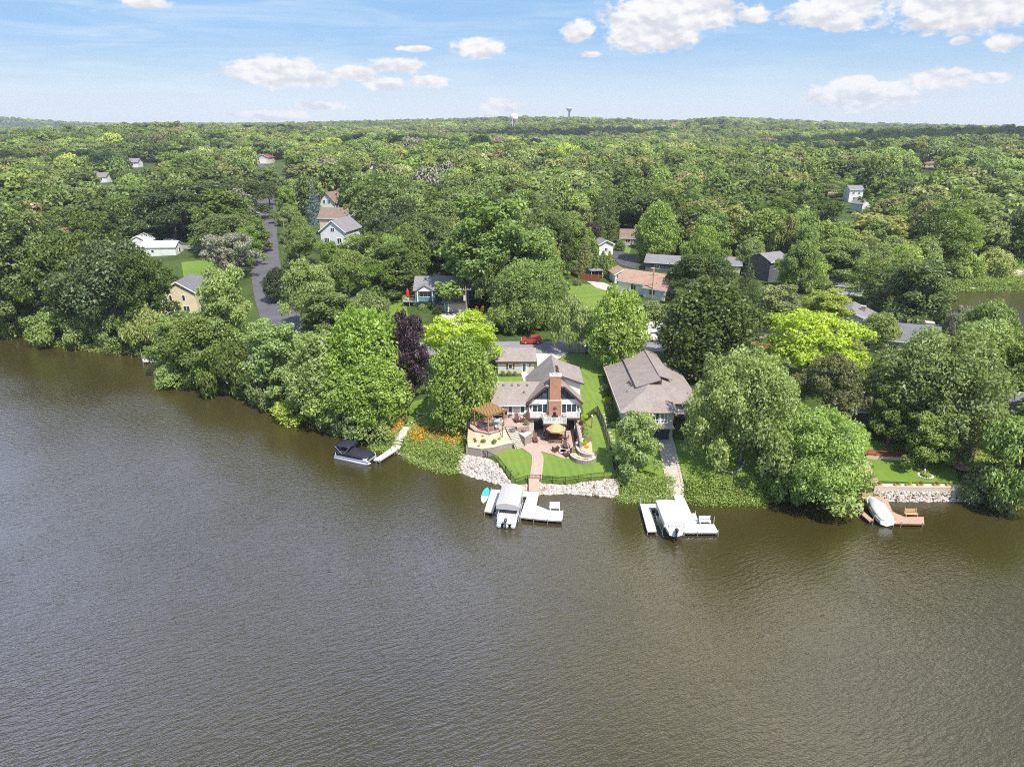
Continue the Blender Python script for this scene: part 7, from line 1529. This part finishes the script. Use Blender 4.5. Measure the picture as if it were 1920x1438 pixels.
T('bush', 2, 1222, 606, 565, 70, 'leaf_mid', 'hedge-like thicket below the bungalow'); T('spruce', 0, 1252, 640, 582, 50, 'leaf_blue', 'bluish spruce left of the huge dark maple')
T('column', 2, 1162, 470, 448, 20, 'leaf_mid', 'small round green tree before the white cottage')
# right
T('dome', 1, 1386, 872, 664, 206, 'leaf_fresh', 'great bright tree in front of the ranch house'); T('ash', 1, 1190, 886, 775, 80, 'leaf_bright', 'small loose birch on the lawn between the two docks', trunk='bark_pale', name='birch_tree')
T('dome', 2, 1520, 914, 772, 190, 'leaf_fresh', 'broad tree leaning over the water between the U-shaped and tan docks'); T('bush', 1, 1535, 936, 842, 180, 'leaf_fresh', 'leafy skirt drooping to the water right of the U-shaped dock', name='shore_bush'); T('bush', 0, 1480, 932, 855, 90, 'leaf_fresh', 'drooping branches at the water left of the broad leaning tree', name='shore_bush')
T('locust', 0, 1512, 726, 588, 170, 'leaf_yellow', 'yellow-green locust on the right beyond the ranch house'); T('locust', 1, 1570, 712, 640, 90, 'leaf_lime', 'lower right half of the yellow-green locust group')
T('oak', 1, 1545, 802, 664, 118, 'leaf_olive', 'olive-green tree left of the big spreading tree'); T('dome', 0, 1735, 812, 632, 240, 'leaf_mid', 'biggest spreading tree of the right, above the tan dock lawn')
T('ash', 2, 1662, 838, 720, 95, 'leaf_mid', 'dense tree at the left foot of the biggest spreading tree'); T('ash', 0, 1733, 880, 775, 92, 'leaf_mid', 'small leafy tree standing on the right lawn'); T('bush', 1, 1790, 868, 800, 60, 'leaf_olive', 'greyish bush beside the reddish arbor')
T('willow', 1, 1890, 944, 790, 140, 'leaf_fresh', 'feathery tree overhanging the water at the right edge'); T('bush', 2, 1850, 940, 870, 95, 'leaf_mid', 'dark bush at the water left of the feathery right tree', name='shore_bush')
T('oak', 2, 1836, 700, 566, 100, 'leaf_mid', 'rounded tree before the blue bay water'); T('oak', 1, 1905, 772, 632, 120, 'leaf_mid', 'rounded tree at the right edge above the dark grey house')
T('ash', 2, 1690, 618, 488, 150, 'leaf_dark', 'many-stemmed tree with pale forked trunk left of the bay', trunk='bark_pale'); T('maple', 0, 1645, 655, 588, 72, 'leaf_pale', 'pale rounded tree between the two grey roofs'); T('ash', 0, 1450, 622, 535, 95, 'leaf_pale', 'pale green tree above the yellow-green locust')
T('ash', 1, 1545, 620, 545, 90, 'leaf_lime', 'fresh green tree behind the yellow-green locust'); T('column', 1, 1581, 606, 552, 13, 'leaf_deep', 'narrow dark cypress by the grey bay house')
T('willow', 0, 1790, 655, 575, 60, 'leaf_grey', 'sparse bare-twigged tree before the bay'); T('bush', 0, 1590, 705, 640, 80, 'leaf_fresh', 'fresh thicket below the grey bay house')
T('pine', 0, 1768, 500, 352, 110, 'leaf_mid', 'tall layered white pine left of the bay bank'); T('pine', 1, 1722, 470, 372, 80, 'leaf_mid', 'layered pine left of the tallest white pine'); T('pine', 0, 1548, 372, 318, 60, 'leaf_fresh', 'broad pine left of the narrow white house'); T('pine', 1, 1585, 370, 325, 40, 'leaf_fresh', 'slimmer pine touching the narrow white house'); T('pine', 1, 1375, 360, 300, 50, 'leaf_olive', 'light-tipped pine in the wood above the charcoal house'); T('pine', 0, 1660, 420, 345, 70, 'leaf_fresh', 'feathery pine right of the narrow white house')
T('ash', 2, 1498, 520, 420, 60, 'leaf_fresh', 'lush tree right of the red awning'); T('bush', 1, 1800, 520, 468, 70, 'leaf_fresh', 'dense round thicket on the bay bank'); T('bush', 2, 1862, 512, 468, 60, 'leaf_lime', 'low pale thicket on the bay bank near the right pole')
T('ash', 1, 1570, 540, 452, 110, 'leaf_mid', 'mid-green tree behind the low grey bay garage')
for px, by, ty, w, lb in ((135, 600, 505, 75, 'bare grey dead tree among the dark oaks of the left bank'), (660, 450, 395, 40, 'bare greyish tree top behind the brown roofed house')):      # dead wood: limbs without leaves
    b = gnd(px, by); r = thing('dead_tree', lb, 'tree', (b.x, b.y, b.z)); m = MB(); ra = random.Random(px); s = proj(b.x, b.y, b.z)[2]; h = 3.
    while proj(b.x, b.y, b.z + h)[1] > ty and h < 20: h += .2
    pts = [(ra.uniform(-.3, .3) * i, -.4 * i, h * i / 6 - .3 * (i == 0)) for i in range(7)]; m.tube(pts, [.3, .27, .22, .18, .13, .09, .03], 6)
    m2 = MB()
    for k in range(26):
        i = ra.randint(2, 5); a = ra.uniform(0, 6.3); L_ = w / 2 / s * ra.uniform(.5, 1.1); p0 = Vector(pts[i]); p2 = p0 + Vector((L_ * math.cos(a), L_ * math.sin(a) - .8, L_ * ra.uniform(.1, .7))); p1 = p0.lerp(p2, .5) + Vector((ra.uniform(-.4, .4), ra.uniform(-.4, .4), .3)); m2.tube([p0, p1, p2], [.10, .07, .025], 4)
        for j in range(3): q = p1.lerp(p2, ra.random()); m2.tube([q, q + Vector((ra.uniform(-1, 1), ra.uniform(-1, 1), ra.uniform(.1, .9))) * L_ * .35], [.045, .015], 3)
    m.build('trunk', 'dead_wood', r); m2.build('limbs', 'dead_wood', r)

# ------------------------------------------------------------------ the woods behind: keep clear of streets, houses and the views of them
BLD = [(o.location.x, o.location.y) for o in bpy.data.objects if o.parent is None and o.get('category') in ('house', 'garage', 'shed', 'gazebo', 'pergola')]
def seg_d(x, y, L): 
    best = 1e9
    for (x0, y0), (x1, y1) in zip(L, L[1:]):
        dx, dy = x1 - x0, y1 - y0; t = min(1, max(0, ((x - x0) * dx + (y - y0) * dy) / (dx * dx + dy * dy))); best = min(best, math.hypot(x - x0 - t * dx, y - y0 - t * dy))
    return best
CLEAR = [(482,382,512,424,432),(490,432,508,450,455),(490,482,506,530,545),(503,548,536,600,604),(483,294,506,338,340),(508,282,528,292,300),(250,449,334,478,484),(335,455,375,470,474),(335,490,410,526,532),(306,512,384,592,596),
  (603,350,632,366,394),(605,370,636,398,410),(600,390,682,420,450),(614,406,662,440,480),(766,518,882,590,604),(700,545,770,590,592),(1060,505,1190,590,600),(1090,505,1150,528,532),(1120,447,1145,470,478),(1175,437,1196,462,466),(1150,468,1200,500,506),(1148,497,1182,530,534),(1184,500,1258,558,566),
  (1232,485,1268,506,514),(1360,492,1384,508,516),(1430,476,1470,522,530),(1592,352,1612,378,382),(1550,350,1570,362,366),(1608,384,1626,396,400),(1730,303,1768,314,318),(1750,520,1920,600,520),(1780,505,1900,545,470),(1585,584,1640,612,630),(1676,612,1760,648,670),(1556,536,1596,548,556),(1828,740,1895,806,822),
  (956,222,974,246,240),(1060,198,1076,222,200),(800,474,822,492,498),(262,297,292,305,306),(240,308,258,316,318),(182,334,198,342,346),(680,314,702,319,322),(1410,655,1445,676,680),(537,458,549,484,506),(530,405,540,432,455),(526,374,534,394,410),(519,348,528,362,374),(516,328,525,342,354),(512,296,520,314,332),(508,280,517,298,314),(549,508,562,580,580),(868,536,882,600,600),(1216,522,1228,562,562),(1910,450,1920,490,490)]
CL = []
for x0, y0, x1, y1, b in CLEAR:
    d_ = gnd((x0 + x1) / 2, max(b, 246)) if b > 246 else Vector((0, 1400 if x0 < 1000 else 3200, 0)); CL.append((x0, y0, x1, y1, d_.y))
OPEN = [[(-33, 128), (-33, 166), (-4, 172), (12, 165), (18, 200), (30, 205), (52, 175), (52, 144), (36, 128)], [(-35, 90), (-35, 128), (48, 128), (48, 90)], [(118, 90), (118, 214), (240, 214), (240, 90)]]
def free(x, y, z, h, rad):
    for poly in OPEN:
        if inside(poly, x, y): return False
    if seg_d(x, y, STREET) < 5.0 + rad * .6: return False
    if any(math.hypot(x - a, y - b) < 4.5 + rad * .6 for a, b in BLD if abs(y - b) < 30): return False
    if any(math.hypot(x - a, y - b) < (c + rad) * .62 for a, b, c in TREES if abs(y - b) < 30): return False
    u, vt, s = proj(x, y, z + h); _, vb, _ = proj(x, y, z + h * .1); w = rad * s * .9
    for x0, y0, x1, y1, d in CL:
        if y < d and u + w > x0 and u - w < x1 and vt < y1 - 1 and vb > y0: return False
    return True
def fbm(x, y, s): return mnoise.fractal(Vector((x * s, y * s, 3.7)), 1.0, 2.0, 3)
SUNLIT = ((620, 470, 300, 130, .6), (330, 480, 160, 90, .35), (-250, 480, 130, 60, .6), (300, 330, 140, 60, .3), (60, 640, 200, 110, .55), (120, 900, 260, 130, .35), (-150, 900, 260, 120, .3))  # sunlit stretches of the woods, put into the leaf colour
def sun_patch(x, y):
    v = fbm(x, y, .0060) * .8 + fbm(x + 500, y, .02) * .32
    for a, b, c, d, k in SUNLIT: v += k * math.exp(-((x - a) / c) ** 2 - ((y - b) / d) ** 2)
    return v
def species_and_sun_tone(x, y, ra, D):  # leaf colour also paints in sun and cloud-shade bands, besides the species mix
    v = sun_patch(x, y) + .10 + ra.gauss(0, .22 if D < 350 else .13); right = x > 60
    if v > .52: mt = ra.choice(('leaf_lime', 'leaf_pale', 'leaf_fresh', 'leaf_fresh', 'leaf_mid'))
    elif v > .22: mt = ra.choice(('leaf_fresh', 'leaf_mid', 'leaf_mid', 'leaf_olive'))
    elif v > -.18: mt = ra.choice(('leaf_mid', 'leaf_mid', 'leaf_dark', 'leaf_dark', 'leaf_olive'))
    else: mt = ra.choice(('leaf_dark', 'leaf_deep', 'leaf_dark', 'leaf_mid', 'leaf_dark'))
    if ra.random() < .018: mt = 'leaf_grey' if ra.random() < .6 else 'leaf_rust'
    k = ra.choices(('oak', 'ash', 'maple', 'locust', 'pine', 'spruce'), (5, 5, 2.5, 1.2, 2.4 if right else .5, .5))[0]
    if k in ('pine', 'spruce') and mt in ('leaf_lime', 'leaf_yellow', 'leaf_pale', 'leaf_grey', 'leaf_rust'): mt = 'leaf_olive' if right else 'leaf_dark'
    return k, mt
CAND = []; ra = random.Random(99)
def ring(d0, d1, sp, jit=.42):
    y = d0 * .80
    while y < d1:
        half = y * .86 + 25; x = -half
        while x < half:
            xx = x + ra.uniform(-jit, jit) * sp; yy = y + ra.uniform(-jit, jit) * sp; x += sp; D = math.hypot(xx, yy)
            if d0 <= D < d1: yield xx, yy, D
        y += sp * .92
for d0, d1, sp, big in ((118, 260, 10.4, 1.0), (260, 620, 13.6, 1.32), (620, 1250, 17., 1.6), (1250, 2560, 22., 1.75), (2560, 3300, 34., 1.9), (3500, 4700, 48, 2.2)):
    for x, y, D in ring(d0, d1, sp):
        if d0 > 3400 and not (-.9 < x / y < -.3): continue
        if float(shore_dist(np.array([x]), np.array([y]))[0]) < 4: continue
        k, mt = species_and_sun_tone(x, y, ra, D); rad = (4.6 + 4.4 * ra.random() ** 1.4) * big * (.62 if k == 'spruce' else 1); h = ra.triangular(10, 19, 13.5) * (1 + (big - 1) * .42)
        z = Hg(x, y)
        if D < 1500 and not free(x, y, z, h, rad): continue
        CAND.append((D, x, y, z, k, mt, h, rad))
CAND.sort(); NEAR_N = 300 - len(TREES)
LAND = [('the teal house', 825, 550), ('the yellow house', 345, 550), ('the white sheds', 295, 462), ('the white parked car', 481, 395), ('the tall white gable', 640, 430), ('the maroon roof', 618, 357), ('the street light pole', 553, 540), ('the rust-roofed bungalow', 1220, 530), ('the gazebo', 1117, 512), ('the cul-de-sac', 1180, 485),
  ('the charcoal house', 1445, 500), ('the narrow white house', 1603, 365), ('the low grey bay garage', 1585, 545), ('the bay dock', 1810, 535), ('the right edge pole', 1916, 470), ('the red SUV', 996, 636), ('the bare grey limbs', 130, 540), ('the blue spruce', 578, 370), ('the red-roofed garage', 493, 300), ('the tan-roofed far house', 275, 300), ('the brown lodge', 1748, 308), ('the grey bay house', 1606, 598), ('the dark grey lakeside house', 1860, 780)]
CN = {'leaf_lime': 'yellowish green', 'leaf_pale': 'pale green', 'leaf_fresh': 'fresh green', 'leaf_yellow': 'golden green', 'leaf_mid': 'mid-green', 'leaf_olive': 'olive green', 'leaf_dark': 'dark green', 'leaf_deep': 'deep green', 'leaf_grey': 'greyish', 'leaf_rust': 'rusty'}
KN = {'maple': 'dense oval tree', 'oak': 'broad tree', 'ash': 'upright tree', 'locust': 'airy tree', 'pine': 'pine', 'spruce': 'spruce'}
ORD = ('', 'second ', 'third ', 'fourth ', 'fifth ', 'sixth ', 'seventh ', 'eighth ', 'ninth ', 'tenth ', 'eleventh ', 'twelfth ')
def spot(px, py):
    nm, lx, ly = min(LAND, key=lambda l: math.hypot(l[1] - px, (l[2] - py) * 1.6)); dx, dy = px - lx, (py - ly) * 1.6; dist = math.hypot(dx, dy)
    w = 'left of' if dx < -abs(dy) else 'right of' if dx > abs(dy) else 'above' if dy < 0 else 'below'
    return nm, w, dist
near, used = [], {}
for c in CAND[:]:
    if len(near) >= NEAR_N: break
    D, x, y, z, k, mt, h, rad = c; px, py, s = proj(x, y, z + h * .7)
    if -60 < px < 1980: near.append(c)
nearset = set(id(c) for c in near); info = []
for c in near:
    D, x, y, z, k, mt, h, rad = c; px, py, s = proj(x, y, z + h * .7); nm, w, dist = spot(px, py); info.append((dist, nm, w, c))
info.sort(key=lambda t: t[0]); vi = 0
for dist, nm, w, c in info:
    D, x, y, z, k, mt, h, rad = c; key = (mt, k, w, nm); n_ = used.get(key, 0); used[key] = n_ + 1; far = ORD[min(n_, len(ORD) - 1)]
    lab = '%s %s %s %s, %scounting outward' % (CN[mt], KN[k], w, nm, far) if n_ else 'nearest %s %s %s %s' % (CN[mt], KN[k], w, nm)
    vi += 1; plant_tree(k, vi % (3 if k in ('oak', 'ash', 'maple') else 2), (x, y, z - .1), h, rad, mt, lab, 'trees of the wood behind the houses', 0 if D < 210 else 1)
rest = [c for c in CAND if id(c) not in nearset]
# the rest of the wood reads as one mass: one object, crowns set on points
SRC = {}
def src(k, var, mt):
    key = (k, var, mt)
    if key not in SRC:
        me = make_crown(k, var, 2).copy(); me.materials.clear(); me.materials.append(M[mt]); SRC[key] = bpy.data.objects.new('woodland_crown', me)
    return SRC[key]
pts, cls, scl, rot = [], [], [], []; keys = {}
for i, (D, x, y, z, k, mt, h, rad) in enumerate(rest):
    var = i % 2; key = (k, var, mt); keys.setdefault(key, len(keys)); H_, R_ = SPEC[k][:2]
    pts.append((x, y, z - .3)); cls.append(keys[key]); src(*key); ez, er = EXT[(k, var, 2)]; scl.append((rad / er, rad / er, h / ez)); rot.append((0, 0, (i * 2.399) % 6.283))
me = bpy.data.meshes.new('woodland'); me.vertices.add(len(pts)); me.vertices.foreach_set('co', np.array(pts, np.float32).ravel())
for nm, ty, dat in (('cls', 'INT', cls), ('scl', 'FLOAT_VECTOR', scl), ('rot', 'FLOAT_VECTOR', rot)):
    a = me.attributes.new(nm, ty, 'POINT'); a.data.foreach_set('vector' if ty == 'FLOAT_VECTOR' else 'value', np.array(dat, np.float32 if ty != 'INT' else np.int32).ravel())
wood = bpy.data.objects.new('woodland', me); COL.objects.link(wood); tag(wood, kind='stuff')
ng = bpy.data.node_groups.new('woodland', 'GeometryNodeTree'); ng.interface.new_socket('Geometry', in_out='INPUT', socket_type='NodeSocketGeometry'); ng.interface.new_socket('Geometry', in_out='OUTPUT', socket_type='NodeSocketGeometry')
gi, go = ng.nodes.new('NodeGroupInput'), ng.nodes.new('NodeGroupOutput'); jn = ng.nodes.new('GeometryNodeJoinGeometry'); ng.links.new(jn.outputs[0], go.inputs[0])
def named(nm, ty): n = ng.nodes.new('GeometryNodeInputNamedAttribute'); n.data_type = ty; n.inputs[0].default_value = nm; return next(o for o in n.outputs if o.enabled and o.name == 'Attribute')
ac_, as_, ar_ = named('cls', 'INT'), named('scl', 'FLOAT_VECTOR'), named('rot', 'FLOAT_VECTOR')
for key, i in keys.items():
    cmp_ = ng.nodes.new('FunctionNodeCompare'); cmp_.data_type = 'INT'; cmp_.operation = 'EQUAL'; ins = [s for s in cmp_.inputs if s.enabled]; ng.links.new(ac_, ins[0]); ins[1].default_value = i
    oi = ng.nodes.new('GeometryNodeObjectInfo'); oi.inputs['Object'].default_value = src(*key); oi.inputs['As Instance'].default_value = True
    ip = ng.nodes.new('GeometryNodeInstanceOnPoints'); ng.links.new(gi.outputs[0], ip.inputs['Points']); ng.links.new(cmp_.outputs[0], ip.inputs['Selection']); ng.links.new(next(o for o in oi.outputs if o.name == 'Geometry'), ip.inputs['Instance'])
    ng.links.new(as_, ip.inputs['Scale']); ng.links.new(ar_, ip.inputs['Rotation']); ng.links.new(ip.outputs[0], jn.inputs[0])
md = wood.modifiers.new('woodland', 'NODES'); md.node_group = ng
print('TREES', len(TREES), 'near', len(near), 'rest', len(rest), 'classes', len(keys))

# ------------------------------------------------------------------ the air: one even, thin haze over lake and woods
o = MB().box(-5000, -250, -7, 5000, 5050, 160).build('haze', 'lake_water'); tag(o, kind='stuff')
hm = bpy.data.materials.new('haze_air'); hn, hl = nodes(hm); ho = hn.new('ShaderNodeOutputMaterial'); hv = hn.new('ShaderNodeVolumePrincipled')
hv.inputs['Color'].default_value = (.86, .91, 1.0, 1); hv.inputs['Density'].default_value = 1.15e-4; hv.inputs['Anisotropy'].default_value = .1
hl.new(hv.outputs[0], ho.inputs['Volume']); o.data.materials.clear(); o.data.materials.append(hm)

# unseen cumulus added over the woods, above the top of the picture: their shadows lie on the far forest
def shadow_cloud(tx, ty, rx, ry, alt, seed):                  # tx, ty: where its shadow falls
    k = alt / math.tan(R(SUN_EL)); cx, cy = tx + k * math.sin(R(SUN_AZ)), ty + k * math.cos(R(SUN_AZ)); g = random.Random(seed); m = MB(); vs, fs = BALL
    for i in range(16):
        a = i * 2.39996; q = math.sqrt((i + .5) / 16); bx, by = rx * .85 * q * math.cos(a), ry * .85 * q * math.sin(a); br = min(rx, ry) * g.uniform(.30, .5) * (1.15 - .5 * q)
        m.add([(bx + v[0] * br * 1.5, by + v[1] * br * 1.2, max(v[2], -.25) * br * .6) for v in vs], fs)
    tag(m.build('shadow_cloud', 'cloud_white', None, True, loc=(cx, cy, alt)), kind='structure')
_b = bmesh.new(); bmesh.ops.create_icosphere(_b, subdivisions=3, radius=1); _b.verts.ensure_lookup_table(); BALL = ([tuple(v.co * (1 + .16 * mnoise.noise(v.co * 2.3))) for v in _b.verts], [tuple(v.index for v in f.verts) for f in _b.faces]); _b.free()
pm('cloud_white', (.85, .85, .85), 1, .03, .02)
for a in ((620, 980, 430, 130, 430, 1), (-640, 1120, 380, 110, 450, 2), (120, 1320, 260, 80, 450, 3), (250, 610, 90, 40, 420, 4), (-60, 700, 150, 55, 430, 5), (-330, 560, 120, 40, 420, 6)): shadow_cloud(*a)
